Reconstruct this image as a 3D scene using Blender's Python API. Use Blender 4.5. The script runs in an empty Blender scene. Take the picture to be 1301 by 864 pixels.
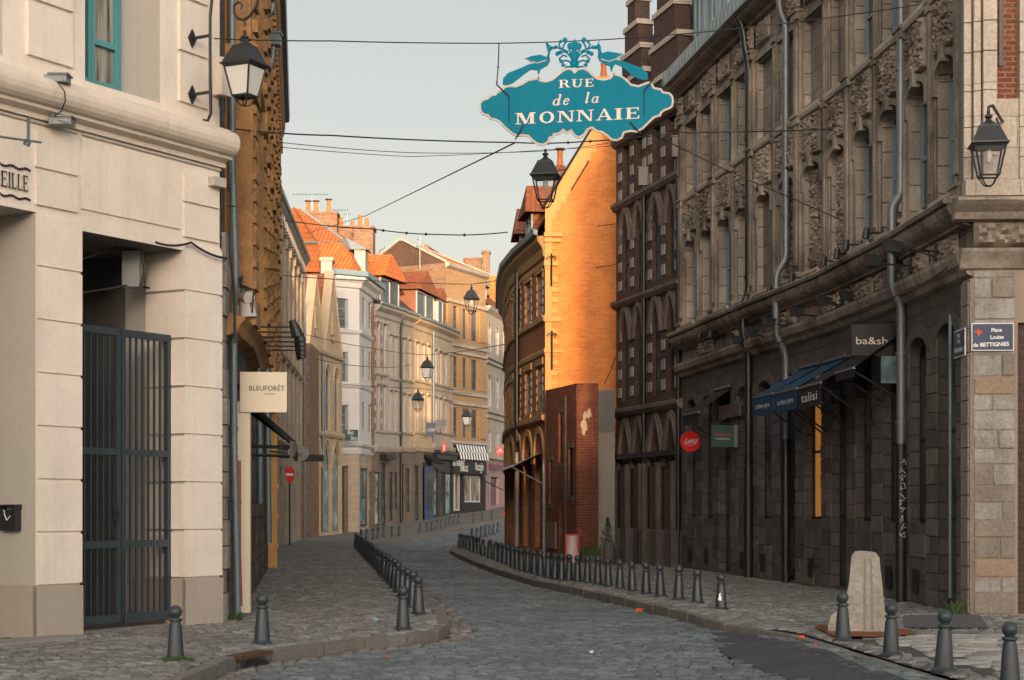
import bpy, bmesh, math, random
from mathutils import Vector, Matrix, noise
from mathutils.geometry import tessellate_polygon
R = math.radians
random.seed(7)
S = bpy.context.scene
COL = S.collection
# ------------------------------------------------------------------ camera
FX, CX, HY, EYE = 2200.0, 650.5, 645.0, 1.52     # focal length, centre, horizon (px of the 1301 px photo), eye height
cam_d = bpy.data.cameras.new('camera')
cam_d.sensor_width = 36.0
cam_d.lens = 36.0 * FX / 1301.0
cam_d.shift_y = (HY - 432.0) / 1301.0
cam_d.clip_start, cam_d.clip_end = 0.5, 3000
cam = bpy.data.objects.new('camera', cam_d)
cam.location = (0, 0, EYE)
cam.rotation_euler = (R(90), 0, 0)
COL.objects.link(cam)
S.camera = cam
# ------------------------------------------------------------------ light
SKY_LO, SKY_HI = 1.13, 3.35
SUN_EL, SUN_AZ = 4.4, 6.5        # degrees; azimuth to the right of straight behind the camera
W = bpy.data.worlds.new('World')
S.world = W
W.use_nodes = True
nt = W.node_tree
bg = nt.nodes['Background']
sky = nt.nodes.new('ShaderNodeTexSky')
sky.sky_type = 'NISHITA'
sky.sun_disc = False
sky.sun_elevation = R(SUN_EL)
sky.sun_rotation = R(180 - SUN_AZ)
sky.air_density, sky.dust_density, sky.ozone_density = 1.0, 2.5, 1.0
hs = nt.nodes.new('ShaderNodeHueSaturation')
hs.inputs['Saturation'].default_value = 0.45
nt.links.new(sky.outputs[0], hs.inputs['Color'])
tn = nt.nodes.new('ShaderNodeMix'); tn.data_type = 'RGBA'; tn.blend_type = 'MULTIPLY'
tn.inputs[0].default_value = 1.0; tn.inputs[7].default_value = (1.05, 0.97, 0.93, 1)     # warm morning haze
nt.links.new(hs.outputs[0], tn.inputs[6])
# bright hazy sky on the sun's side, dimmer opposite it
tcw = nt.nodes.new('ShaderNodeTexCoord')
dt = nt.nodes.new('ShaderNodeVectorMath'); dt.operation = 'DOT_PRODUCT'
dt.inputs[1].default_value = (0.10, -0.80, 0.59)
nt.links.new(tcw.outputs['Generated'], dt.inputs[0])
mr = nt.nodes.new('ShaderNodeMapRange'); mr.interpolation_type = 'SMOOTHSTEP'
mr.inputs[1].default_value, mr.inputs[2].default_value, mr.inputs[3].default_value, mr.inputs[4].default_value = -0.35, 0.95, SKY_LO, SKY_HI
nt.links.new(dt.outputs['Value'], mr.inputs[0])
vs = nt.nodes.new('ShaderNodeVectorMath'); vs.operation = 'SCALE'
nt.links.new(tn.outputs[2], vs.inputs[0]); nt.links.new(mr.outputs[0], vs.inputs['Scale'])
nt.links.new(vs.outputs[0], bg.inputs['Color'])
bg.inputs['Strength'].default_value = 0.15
sun_d = bpy.data.lights.new('sun', 'SUN')
sun_d.energy = 5.0
sun_d.angle = R(0.6)
sun_d.color = (1.0, 0.62, 0.34)
sun = bpy.data.objects.new('sun', sun_d)
a, e = R(SUN_AZ), R(SUN_EL)
to_sun = Vector((math.sin(a) * math.cos(e), -math.cos(a) * math.cos(e), math.sin(e)))
sun.rotation_euler = to_sun.to_track_quat('Z', 'Y').to_euler()
COL.objects.link(sun)
S.view_settings.view_transform = 'Standard'
S.view_settings.look = 'None'
S.view_settings.gamma = 1.0
S.view_settings.exposure = 0.85
S.render.engine = 'CYCLES'

# ------------------------------------------------------------------ tagging
def tag(o, label=None, cat=None, group=None, kind=None):
    if label: o['label'] = label
    if cat: o['category'] = cat
    if group: o['group'] = group
    if kind: o['kind'] = kind
    return o
ORD = ['first', 'second', 'third', 'fourth', 'fifth', 'sixth', 'seventh', 'eighth', 'ninth', 'tenth', 'eleventh', 'twelfth',
       'thirteenth', 'fourteenth', 'fifteenth', 'sixteenth', 'seventeenth', 'eighteenth', 'nineteenth', 'twentieth']
def ordn(i):
    if i < 20: return ORD[i]
    t = ['twenty', 'thirty', 'forty'][(i + 1) // 10 - 2]
    r = (i + 1) % 10
    return {'twenty': 'twentieth', 'thirty': 'thirtieth', 'forty': 'fortieth'}[t] if r == 0 else t + '-' + ORD[r - 1]
# ------------------------------------------------------------------ ground height and camera rays
def zg(Y):
    t = Y - 94.0
    if t <= 0: return 0.0
    if t < 8: return 0.045 * t * t / 16
    return 0.045 * (t - 4)
def pt(px, py, d):
    return Vector(((px - CX) * d / FX, d, EYE + (HY - py) * d / FX))
def gp(px, py):
    """ground point seen at a pixel (pavement level)"""
    d = 10.0
    while d < 160 and EYE + (HY - py) * d / FX > zg(d): d += 0.1
    return ((px - CX) * d / FX, d)
# ------------------------------------------------------------------ mesh builder
class MB:
    def __init__(s): s.v = []; s.f = []; s.uv = []; s.mi = []; s.col = None; s.sm = False; s.cuts = [0]
    def cut(s): s.cuts.append(len(s.f))
    def poly(s, pts, uvs=None, mi=0):
        n = len(s.v)
        s.v.extend([tuple(p) for p in pts])
        s.f.append(tuple(range(n, n + len(pts))))
        if uvs is None:
            a = Vector(pts[0]); b = Vector(pts[1])
            ex = (b - a)
            if ex.length < 1e-6: ex = Vector((1, 0, 0))
            ex = ex.normalized(); nn = ex.cross(Vector(pts[-1]) - a)
            ey = nn.cross(ex).normalized() if nn.length > 1e-9 else Vector((0, 0, 1))
            uvs = [((Vector(p) - a).dot(ex), (Vector(p) - a).dot(ey)) for p in pts]
        s.uv.append(uvs); s.mi.append(mi)
    def cbox(s, c, uvw=None, mi=0):
        """box from 8 corners: c[i][j][k] as function (i,j,k)->Vector and coordinate values (U,Wd,Z)"""
        U, Wd, Z = uvw
        g = c
        s.poly([g(0, 1, 0), g(1, 1, 0), g(1, 1, 1), g(0, 1, 1)], [(U[0], Z[0]), (U[1], Z[0]), (U[1], Z[1]), (U[0], Z[1])], mi)
        s.poly([g(0, 0, 0), g(0, 0, 1), g(1, 0, 1), g(1, 0, 0)], [(U[0], Z[0]), (U[0], Z[1]), (U[1], Z[1]), (U[1], Z[0])], mi)
        s.poly([g(0, 0, 0), g(0, 1, 0), g(0, 1, 1), g(0, 0, 1)], [(Wd[0], Z[0]), (Wd[1], Z[0]), (Wd[1], Z[1]), (Wd[0], Z[1])], mi)
        s.poly([g(1, 0, 0), g(1, 0, 1), g(1, 1, 1), g(1, 1, 0)], [(Wd[0], Z[0]), (Wd[0], Z[1]), (Wd[1], Z[1]), (Wd[1], Z[0])], mi)
        s.poly([g(0, 0, 1), g(0, 1, 1), g(1, 1, 1), g(1, 0, 1)], [(U[0], Wd[0]), (U[0], Wd[1]), (U[1], Wd[1]), (U[1], Wd[0])], mi)
        s.poly([g(0, 0, 0), g(1, 0, 0), g(1, 1, 0), g(0, 1, 0)], [(U[0], Wd[0]), (U[1], Wd[0]), (U[1], Wd[1]), (U[0], Wd[1])], mi)
    def box(s, F, u0, u1, w0, w1, z0, z1, mi=0):
        """box in the frame of a facade: u along it, w outwards, z up"""
        cuts = [u0] + [q for q in F.U if u0 + 1e-4 < q < u1 - 1e-4] + [u1]
        for a, b in zip(cuts, cuts[1:]):
            us, ws, zs = (a, b), (w0, w1), (z0, z1)
            s.cbox(lambda i, j, k: F.P(us[i], ws[j], zs[k]), (us, ws, zs), mi)
    def bx(s, x0, x1, y0, y1, z0, z1, mi=0):
        X, Y, Z = (x0, x1), (y0, y1), (z0, z1)
        s.cbox(lambda i, j, k: Vector((X[i], Y[1 - j], Z[k])), (X, Y, Z), mi)
    def prof(s, F, u0, u1, pts, mi=0, caps=True):
        """profile [(w,z)...] swept along the facade"""
        cuts = [u0] + [q for q in F.U if u0 + 1e-4 < q < u1 - 1e-4] + [u1]
        for a, b in zip(cuts, cuts[1:]):
            l = 0
            for (wa, za), (wb, zb) in zip(pts, pts[1:]):
                l2 = l + math.hypot(wb - wa, zb - za)
                s.poly([F.P(a, wa, za), F.P(b, wa, za), F.P(b, wb, zb), F.P(a, wb, zb)], [(a, za), (b, za), (b, za + l2 - l), (a, za + l2 - l)], mi)
                l = l2
        if caps:
            for q in (u0, u1):
                s.poly([F.P(q, w, z) for w, z in pts], [(w, z) for w, z in pts], mi)
    def tube(s, pts, r, n=8, mi=0, cap=True):
        pts = [Vector(p) for p in pts]
        rr = r if isinstance(r, (list, tuple)) else [r] * len(pts)
        rings = []
        prev = None
        for i, p in enumerate(pts):
            t = (pts[min(i + 1, len(pts) - 1)] - pts[max(i - 1, 0)]).normalized()
            if prev is None:
                up = Vector((0, 0, 1)) if abs(t.z) < 0.9 else Vector((1, 0, 0))
                x = t.cross(up).normalized()
            else:
                x = (prev - t * prev.dot(t)).normalized()
            prev = x
            y = t.cross(x)
            rings.append([p + (x * math.cos(2 * math.pi * k / n) + y * math.sin(2 * math.pi * k / n)) * rr[i] for k in range(n)])
        base = len(s.v)
        for rg in rings: s.v.extend([tuple(q) for q in rg])
        L = 0
        for i in range(len(rings) - 1):
            L2 = L + (pts[i + 1] - pts[i]).length
            for k in range(n):
                k2 = (k + 1) % n
                s.f.append((base + i * n + k, base + i * n + k2, base + (i + 1) * n + k2, base + (i + 1) * n + k))
                s.uv.append([(k / n, L), ((k + 1) / n, L), ((k + 1) / n, L2), (k / n, L2)]); s.mi.append(mi)
            L = L2
        if cap:
            s.poly(list(reversed(rings[0])), None, mi); s.poly(rings[-1], None, mi)
        s.sm = True
    def lathe(s, c, prof, n=16, mi=0, rot=0.0):
        """profile [(r,z)] turned about the vertical through c"""
        base = len(s.v)
        for r, z in prof:
            for k in range(n):
                t = 2 * math.pi * k / n + rot
                s.v.append((c[0] + r * math.cos(t), c[1] + r * math.sin(t), c[2] + z))
        for i in range(len(prof) - 1):
            for k in range(n):
                k2 = (k + 1) % n
                s.f.append((base + i * n + k, base + i * n + k2, base + (i + 1) * n + k2, base + (i + 1) * n + k))
                s.uv.append([(k / n, prof[i][1]), ((k + 1) / n, prof[i][1]), ((k + 1) / n, prof[i + 1][1]), (k / n, prof[i + 1][1])]); s.mi.append(mi)
    def flat(s, pts2, M, t, mi=0, side=True):
        """polygon given in a plane's coordinates, extruded by t; M(x,y,z) gives the world point"""
        tris = tessellate_polygon([[Vector((p[0], p[1], 0)) for p in pts2]])
        for tr in tris:
            q = [pts2[i] for i in tr]
            s.poly([M(x, y, t) for x, y in q], q, mi)
            s.poly([M(x, y, 0) for x, y in reversed(q)], q, mi)
        if side:
            n = len(pts2)
            for i in range(n):
                a, b = pts2[i], pts2[(i + 1) % n]
                s.poly([M(a[0], a[1], 0), M(b[0], b[1], 0), M(b[0], b[1], t), M(a[0], a[1], t)], [(0, 0), (1, 0), (1, t), (0, t)], mi)
    def build(s, name, mats, parent=None, org=(0, 0, 0), smooth=None):
        me = bpy.data.meshes.new(name)
        ox, oy, oz = org
        me.from_pydata([(x - ox, y - oy, z - oz) for x, y, z in s.v], [], s.f)
        uvl = me.uv_layers.new(name='UVMap')
        flat = [c for f in s.uv for q in f for c in q]
        uvl.data.foreach_set('uv', flat)
        if not isinstance(mats, (list, tuple)): mats = [mats]
        for m in mats: me.materials.append(m)
        me.polygons.foreach_set('material_index', s.mi)
        sm = s.sm if smooth is None else smooth
        if s.col is not None:
            ca = me.color_attributes.new('tone', 'FLOAT_COLOR', 'CORNER')
            arr = []
            for f, c in zip(s.f, s.col):
                for _ in f: arr.extend((c, c, c, 1))
            ca.data.foreach_set('color', arr)
        me.update()
        o = bpy.data.objects.new(name, me)
        COL.objects.link(o)
        if parent is not None: o.parent = parent
        else: o.location = org
        if sm:
            bm = bmesh.new(); bm.from_mesh(me)
            bmesh.ops.remove_doubles(bm, verts=bm.verts, dist=1e-5)
            bmesh.ops.recalc_face_normals(bm, faces=bm.faces)
            for ed in bm.edges:
                ed.smooth = not (len(ed.link_faces) == 2 and ed.calc_face_angle(0) > R(40))
            for fc in bm.faces: fc.smooth = True
            bm.to_mesh(me); bm.free()
        return o
class Thing:
    def __init__(s, name, label, cat, loc=(0, 0, 0), group=None):
        s.o = bpy.data.objects.new(name, None)
        s.o.empty_display_size = 0.2
        s.org = tuple(loc); s.o.location = loc
        COL.objects.link(s.o)
        tag(s.o, label, cat, group)
    def adds(s, name, mb, mats, parent=None, smooth=None):
        '''one object for every piece closed off with cut()'''
        cs = sorted(set(mb.cuts + [len(mb.f)])); out = []
        for a_, b_ in zip(cs, cs[1:]):
            q = MB(); q.sm = mb.sm
            ids = sorted(set(i for f in mb.f[a_:b_] for i in f)); mp = {i: k for k, i in enumerate(ids)}
            q.v = [mb.v[i] for i in ids]; q.f = [tuple(mp[i] for i in f) for f in mb.f[a_:b_]]; q.uv = mb.uv[a_:b_]; q.mi = mb.mi[a_:b_]
            out.append(s.add(name, q, mats, parent, smooth))
        return out
    def add(s, name, mb, mats, parent=None, smooth=None, label=None):
        o = mb.build(name, mats, parent or s.o, s.org, smooth)
        if label: o['label'] = label
        return o
def single(name, mb, mats, label, cat, org=(0, 0, 0), group=None, smooth=None):
    o = mb.build(name, mats, None, org, smooth)
    return tag(o, label, cat, group)
# ------------------------------------------------------------------ facade frame
class Fac:
    def __init__(s, pts, side):
        s.p = [Vector((x, y)) for x, y in pts]; s.side = side
        s.U = [0.0]
        for a, b in zip(s.p, s.p[1:]): s.U.append(s.U[-1] + (b - a).length)
        s.L = s.U[-1]
        d = [(b - a).normalized() for a, b in zip(s.p, s.p[1:])]
        nn = [Vector((-q.y, q.x)) * side for q in d]
        s.n = []
        for i in range(len(s.p)):
            if i == 0: s.n.append(nn[0])
            elif i == len(s.p) - 1: s.n.append(nn[-1])
            else:
                m = (nn[i - 1] + nn[i]).normalized()
                s.n.append(m / max(0.5, m.dot(nn[i])))
    def base(s, u):
        i = 0
        while i < len(s.U) - 2 and u > s.U[i + 1]: i += 1
        t = (u - s.U[i]) / (s.U[i + 1] - s.U[i])
        p = s.p[i] + (s.p[i + 1] - s.p[i]) * t
        tc = min(1, max(0, t))
        n = s.n[i] * (1 - tc) + s.n[i + 1] * tc
        return p, n
    def P(s, u, w, z):
        p, n = s.base(u)
        return Vector((p.x + n.x * w, p.y + n.y * w, z))
    def dist(s, u): return s.base(u)[0].y
    def u(s, px, w=0.0):
        lo, hi = -3.0, s.L + 3.0
        def f(u):
            q = s.P(u, w, 0); return CX + FX * q.x / q.y - px
        best = None; n = 400
        prev = f(lo)
        for i in range(1, n + 1):
            q = lo + (hi - lo) * i / n
            cur = f(q)
            if prev == 0 or prev * cur <= 0:
                a_, b_ = lo + (hi - lo) * (i - 1) / n, q
                for _ in range(30):
                    m = (a_ + b_) / 2
                    if f(a_) * f(m) <= 0: b_ = m
                    else: a_ = m
                return (a_ + b_) / 2
            prev = cur
        return 0.0
    def z(s, u, py, w=0.0):
        return EYE + (HY - py) * s.P(u, w, 0).y / FX
    def w(s, u, px):
        p, n = s.base(u)
        k = (px - CX) / FX
        return (k * p.y - p.x) / (n.x - k * n.y)
# ------------------------------------------------------------------ wall with openings
def arch_pts(o, n=10):
    """points of the arch from left spring to right spring, (u,z)"""
    u0, u1, z1, k, r = o['u0'], o['u1'], o['z1'], o.get('arch', 'flat'), o.get('rise', 0)
    if k == 'flat' or r == 0: return [(u0, z1), (u1, z1)]
    c = (u0 + u1) / 2; h = (u1 - u0) / 2
    out = []
    for i in range(n + 1):
        t = i / n
        if k == 'point':
            x = -h + 2 * h * t
            q = 1 - abs(x) / h
            out.append((c + x, z1 - r + r * math.sin(math.pi / 2 * min(1, q) ** 0.75) * (0.82 + 0.18 * q)))
        else:
            th = math.pi * (1 - t)
            out.append((c + h * math.cos(th), z1 - r + r * math.sin(th)))
    out[0] = (u0, z1 - r); out[-1] = (u1, z1 - r)
    return out
def wall(F, u0, u1, z0, z1, ops, mb=None, w=0.0, mi=0, rmi=None, depth=0.3):
    mb = mb or MB()
    rmi = mi if rmi is None else rmi
    ops = [o for o in ops if o['u1'] > u0 and o['u0'] < u1]
    us = sorted(set([round(q, 5) for q in [u0, u1] + [x for o in ops for x in (o['u0'], o['u1'])] + [q for q in F.U if u0 < q < u1] if u0 - 1e-6 <= q <= u1 + 1e-6]))
    zs = sorted(set([round(q, 5) for q in [z0, z1] + [x for o in ops for x in (o['z0'], o['z1'])] if z0 - 1e-6 <= q <= z1 + 1e-6]))
    for a, b in zip(us, us[1:]):
        if b - a < 1e-4: continue
        m = (a + b) / 2
        run = None
        for c, d in list(zip(zs, zs[1:])) + [(None, None)]:
            solid = c is not None and not any(o['u0'] < m < o['u1'] and o['z0'] < (c + d) / 2 < o['z1'] for o in ops)
            if solid:
                run = (run[0], d) if run else (c, d)
            elif run:
                c_, d_ = run
                mb.poly([F.P(a, w, c_), F.P(b, w, c_), F.P(b, w, d_), F.P(a, w, d_)], [(a, c_), (b, c_), (b, d_), (a, d_)], mi)
                run = None
    for o in ops:
        D = o.get('depth', depth)
        ap = arch_pts(o)
        a, b = o['u0'], o['u1']; zt = o['z1']
        if len(ap) > 2:
            half = len(ap) // 2
            for p, q in zip(ap[:half + 1], ap[1:half + 1]):
                mb.poly([F.P(a, w, zt), F.P(p[0], w, p[1]), F.P(q[0], w, q[1])], [(a, zt), p, q], mi)
            m = ap[half]
            if abs(m[1] - zt) > 1e-4: mb.poly([F.P(a, w, zt), F.P(m[0], w, m[1]), F.P(m[0], w, zt)], [(a, zt), m, (m[0], zt)], mi)
            for p, q in zip(ap[half:], ap[half + 1:]):
                mb.poly([F.P(b, w, zt), F.P(p[0], w, p[1]), F.P(q[0], w, q[1])], [(b, zt), p, q], mi)
            if abs(m[1] - zt) > 1e-4: mb.poly([F.P(b, w, zt), F.P(m[0], w, m[1]), F.P(m[0], w, zt)], [(b, zt), m, (m[0], zt)], mi)
        for p, q in zip(ap, ap[1:]):
            mb.poly([F.P(p[0], w, p[1]), F.P(q[0], w, q[1]), F.P(q[0], w - D, q[1]), F.P(p[0], w - D, p[1])], [(p[0], 0), (q[0], 0), (q[0], D), (p[0], D)], rmi)
        for uu, zz in ((a, ap[0][1]), (b, ap[-1][1])):
            mb.poly([F.P(uu, w, o['z0']), F.P(uu, w - D, o['z0']), F.P(uu, w - D, zz), F.P(uu, w, zz)], [(0, o['z0']), (D, o['z0']), (D, zz), (0, zz)], rmi)
        mb.poly([F.P(a, w, o['z0']), F.P(b, w, o['z0']), F.P(b, w - D, o['z0']), F.P(a, w - D, o['z0'])], [(a, 0), (b, 0), (b, D), (a, D)], rmi)
    return mb
def window(T, F, o, fm, gm, w=0.0, depth=0.3, nu=2, nz=3, fw=0.06, ft=0.05, name='window', sub='pane', parent=None):
    """frame with bars, and its glass as a sub-part, at the back of an opening"""
    D = w - o.get('depth', depth)
    u0, u1, z0, z1 = o['u0'], o['u1'], o['z0'], o['z1']
    m = MB(); g = MB()
    e = 0.004
    ap = arch_pts(o); zs = ap[0][1]
    m.box(F, u0 + e, u0 + fw, D, D + ft, z0 + e, zs)
    m.box(F, u1 - fw, u1 - e, D, D + ft, z0 + e, zs)
    m.box(F, u0 + fw, u1 - fw, D, D + ft, z0 + e, z0 + fw)
    ztop = zs - (fw if len(ap) == 2 else fw * 0.5)
    m.box(F, u0 + fw, u1 - fw, D, D + ft, ztop, zs - e)
    b = fw * 0.5
    for i in range(1, nu):
        c = u0 + (u1 - u0) * i / nu
        m.box(F, c - b, c + b, D + .002, D + ft - .003, z0 + fw, ztop)
    for i in range(1, nz):
        c = z0 + (zs - z0) * i / nz
        m.box(F, u0 + fw, u1 - fw, D + .004, D + ft - .006, c - b * .7, c + b * .7)
    if len(ap) > 2:
        c = (u0 + u1) / 2
        m.box(F, c - b, c + b, D + .002, D + ft - .003, zs, o['z1'] - .02)
        for p, q in zip(ap, ap[1:]):
            def ins(t): return (c + (t[0] - c) * .88, zs + (t[1] - zs) * .88)
            pi, qi = ins(p), ins(q)
            m.poly([F.P(p[0], D + ft - .008, p[1]), F.P(q[0], D + ft - .008, q[1]), F.P(qi[0], D + ft - .008, qi[1]), F.P(pi[0], D + ft - .008, pi[1])])
    pts = [(u0, z0), (u1, z0)] + list(reversed(ap))
    g.poly([F.P(u, D + .012, z) for u, z in pts], [(u, z) for u, z in pts])
    fo = T.add(name, m, fm, parent)
    T.add(sub, g, gm, fo)
    return fo
def OP(u0, u1, z0, z1, arch='flat', rise=0, depth=0.3): return dict(u0=u0, u1=u1, z0=z0, z1=z1, arch=arch, rise=rise, depth=depth)
def archband(mb, F, o, w0, w1, t, n=12, mi=0, legs=0.0):
    """raised moulding round an opening's arch"""
    ap = arch_pts(o, n)
    c = ((o['u0'] + o['u1']) / 2, ap[0][1])
    h = (o['u1'] - o['u0']) / 2
    def out(p):
        dx, dz = p[0] - c[0], p[1] - c[1]
        l = math.hypot(dx, dz) or 1
        return (p[0] + dx / l * t, p[1] + dz / l * t)
    op = [out(p) for p in ap]
    if legs:
        ap = [(ap[0][0], ap[0][1] - legs)] + ap + [(ap[-1][0], ap[-1][1] - legs)]
        op = [(op[0][0], op[0][1] - legs)] + op + [(op[-1][0], op[-1][1] - legs)]
    for (p, q, po, qo) in zip(ap, ap[1:], op, op[1:]):
        mb.poly([F.P(p[0], w1, p[1]), F.P(q[0], w1, q[1]), F.P(qo[0], w1, qo[1]), F.P(po[0], w1, po[1])], [p, q, qo, po], mi)
        mb.poly([F.P(po[0], w0, po[1]), F.P(qo[0], w0, qo[1]), F.P(qo[0], w1, qo[1]), F.P(po[0], w1, po[1])], None, mi)
        mb.poly([F.P(p[0], w0, p[1]), F.P(q[0], w0, q[1]), F.P(q[0], w1, q[1]), F.P(p[0], w1, p[1])], None, mi)
def carving(mb, F, u0, u1, z0, z1, w, amp, seed=0, nu=14, nz=18, mi=0, fr=9.0):
    """carved relief: a lumpy sheet of leaves and scrolls"""
    def h(i, j):
        u = u0 + (u1 - u0) * i / nu; z = z0 + (z1 - z0) * j / nz
        if i in (0, nu) or j in (0, nz): return 0.0
        q = Vector((u * fr + seed * 7.3, z * fr * .8, seed * 3.1))
        a_ = abs(noise.noise(q)) * 1.6 + abs(noise.noise(q * 2.1)) * .8
        return amp * (0.25 + a_)
    H = [[h(i, j) for j in range(nz + 1)] for i in range(nu + 1)]
    for i in range(nu):
        for j in range(nz):
            ua, ub = u0 + (u1 - u0) * i / nu, u0 + (u1 - u0) * (i + 1) / nu
            za, zb = z0 + (z1 - z0) * j / nz, z0 + (z1 - z0) * (j + 1) / nz
            mb.poly([F.P(ua, w + H[i][j], za), F.P(ub, w + H[i + 1][j], za), F.P(ub, w + H[i + 1][j + 1], zb), F.P(ua, w + H[i][j + 1], zb)],
                    [(ua, za), (ub, za), (ub, zb), (ua, zb)], mi)
# ------------------------------------------------------------------ materials
MATS = {}
def base_mat(name, rough=0.8, metal=0.0, spec=0.3):
    m = bpy.data.materials.new(name); m.use_nodes = True
    n = m.node_tree.nodes; b = n['Principled BSDF']
    b.inputs['Roughness'].default_value = rough
    b.inputs['Metallic'].default_value = metal
    b.inputs['Specular IOR Level'].default_value = spec
    MATS[name] = m
    return m, m.node_tree, b
def N(nt, t, **kw):
    n = nt.nodes.new(t)
    for k, v in kw.items():
        if k in n.inputs: n.inputs[k].default_value = v
        else: setattr(n, k, v)
    return n
def mixc(nt, a, b, fac, blend='MIX'):
    n = nt.nodes.new('ShaderNodeMix'); n.data_type = 'RGBA'; n.blend_type = blend
    for sock, v in ((n.inputs[0], fac), (n.inputs[6], a), (n.inputs[7], b)):
        if isinstance(v, (float, int)): sock.default_value = v
        elif isinstance(v, (tuple, list)): sock.default_value = (v[0], v[1], v[2], 1)
        else: nt.links.new(v, sock)
    return n.outputs[2]
def ramp(nt, src, p0, p1, v0=0.0, v1=1.0):
    n = nt.nodes.new('ShaderNodeMapRange')
    n.inputs[1].default_value, n.inputs[2].default_value = p0, p1
    n.inputs[3].default_value, n.inputs[4].default_value = v0, v1
    nt.links.new(src, n.inputs[0])
    return n.outputs[0]
def dirt(nt, col, c, amt=0.5, scale=0.6, speck=1.0):
    """large soft patches of grime and fine speckle, and rain streaks down the wall"""
    tc = N(nt, 'ShaderNodeTexCoord')
    n1 = N(nt, 'ShaderNodeTexNoise', Scale=scale, Detail=8.0, Roughness=0.65)
    nt.links.new(tc.outputs['Object'], n1.inputs['Vector'])
    mp = N(nt, 'ShaderNodeMapping'); mp.inputs['Scale'].default_value = (5, 5, 0.35)
    nt.links.new(tc.outputs['Object'], mp.inputs['Vector'])
    n2 = N(nt, 'ShaderNodeTexNoise', Scale=1.0, Detail=5.0, Roughness=0.6)
    nt.links.new(mp.outputs[0], n2.inputs['Vector'])
    n3 = N(nt, 'ShaderNodeTexNoise', Scale=22.0, Detail=4.0)
    nt.links.new(tc.outputs['Object'], n3.inputs['Vector'])
    f1 = ramp(nt, n1.outputs[0], 0.35, 0.7, 0, amt)
    col = mixc(nt, col, c, f1)
    f2 = ramp(nt, n2.outputs[0], 0.5, 0.78, 0, amt * .8)
    col = mixc(nt, col, c, f2)
    f3 = ramp(nt, n3.outputs[0], 0.3, 0.7, 1 - .18 * speck, 1 + .14 * speck)
    n = nt.nodes.new('ShaderNodeVectorMath'); n.operation = 'SCALE'
    nt.links.new(col, n.inputs[0]); nt.links.new(f3, n.inputs['Scale'])
    return n.outputs[0], n3
def bump(nt, b, h, strength, dist, prev=None):
    n = nt.nodes.new('ShaderNodeBump')
    n.inputs['Strength'].default_value = strength; n.inputs['Distance'].default_value = dist
    nt.links.new(h, n.inputs['Height'])
    if prev is not None: nt.links.new(prev.outputs[0], n.inputs['Normal'])
    nt.links.new(n.outputs[0], b.inputs['Normal'])
    return n
def plaster(name, c, grime=None, amt=0.3, rough=0.85, bmp=0.3, scale=0.6, metal=0.0, spec=0.3, speck=None):
    m, nt, b = base_mat(name, rough, metal, spec)
    g = grime or tuple(x * .45 for x in c)
    rgb = N(nt, 'ShaderNodeRGB'); rgb.outputs[0].default_value = (*c, 1)
    col, n3 = dirt(nt, rgb.outputs[0], g, amt, scale, (.25 if bmp < .35 else 1.0) if speck is None else speck)
    nt.links.new(col, b.inputs['Base Color'])
    if bmp: bump(nt, b, n3.outputs[0], bmp if bmp >= .35 else bmp * .3, 0.01)
    return m
def bricks(name, c1, c2, mortar, bw=0.22, bh=0.075, ms=0.012, grime=None, amt=0.4, bmp=0.6, rough=0.88, dist=0.02, third=None, scale=0.6):
    m, nt, b = base_mat(name, rough)
    uv = N(nt, 'ShaderNodeUVMap'); uv.uv_map = 'UVMap'
    wn = N(nt, 'ShaderNodeTexNoise', Scale=3.0, Detail=3.0)
    nt.links.new(uv.outputs[0], wn.inputs['Vector'])
    wm = nt.nodes.new('ShaderNodeMixRGB') if False else None
    vm = nt.nodes.new('ShaderNodeVectorMath'); vm.operation = 'SCALE'; vm.inputs['Scale'].default_value = bh * 0.12
    nt.links.new(wn.outputs['Color'], vm.inputs[0])
    va = nt.nodes.new('ShaderNodeVectorMath'); va.operation = 'ADD'
    nt.links.new(uv.outputs[0], va.inputs[0]); nt.links.new(vm.outputs[0], va.inputs[1])
    bt = N(nt, 'ShaderNodeTexBrick', Scale=1.0)
    nt.links.new(va.outputs[0], bt.inputs['Vector'])
    bt.inputs['Brick Width'].default_value = bw; bt.inputs['Row Height'].default_value = bh
    bt.inputs['Mortar Size'].default_value = ms; bt.inputs['Mortar Smooth'].default_value = 0.2
    bt.inputs['Bias'].default_value = 0.0
    bt.inputs['Color1'].default_value = (*c1, 1); bt.inputs['Color2'].default_value = (*c2, 1)
    bt.inputs['Mortar'].default_value = (*mortar, 1)
    col = bt.outputs['Color']
    if third:
        n4 = N(nt, 'ShaderNodeTexNoise', Scale=1.7, Detail=6.0, Roughness=.7)
        nt.links.new(uv.outputs[0], n4.inputs['Vector'])
        col = mixc(nt, col, third, ramp(nt, n4.outputs[0], .5, .72, 0, .75))
    g = grime or tuple(x * .4 for x in c1)
    col, n3 = dirt(nt, col, g, amt, scale)
    nt.links.new(col, b.inputs['Base Color'])
    inv = nt.nodes.new('ShaderNodeMath'); inv.operation = 'SUBTRACT'; inv.inputs[0].default_value = 1
    nt.links.new(bt.outputs['Fac'], inv.inputs[1])
    p = bump(nt, b, n3.outputs[0], bmp * .7, dist * .6)
    bump(nt, b, inv.outputs[0], bmp, dist, p)
    return m
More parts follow.
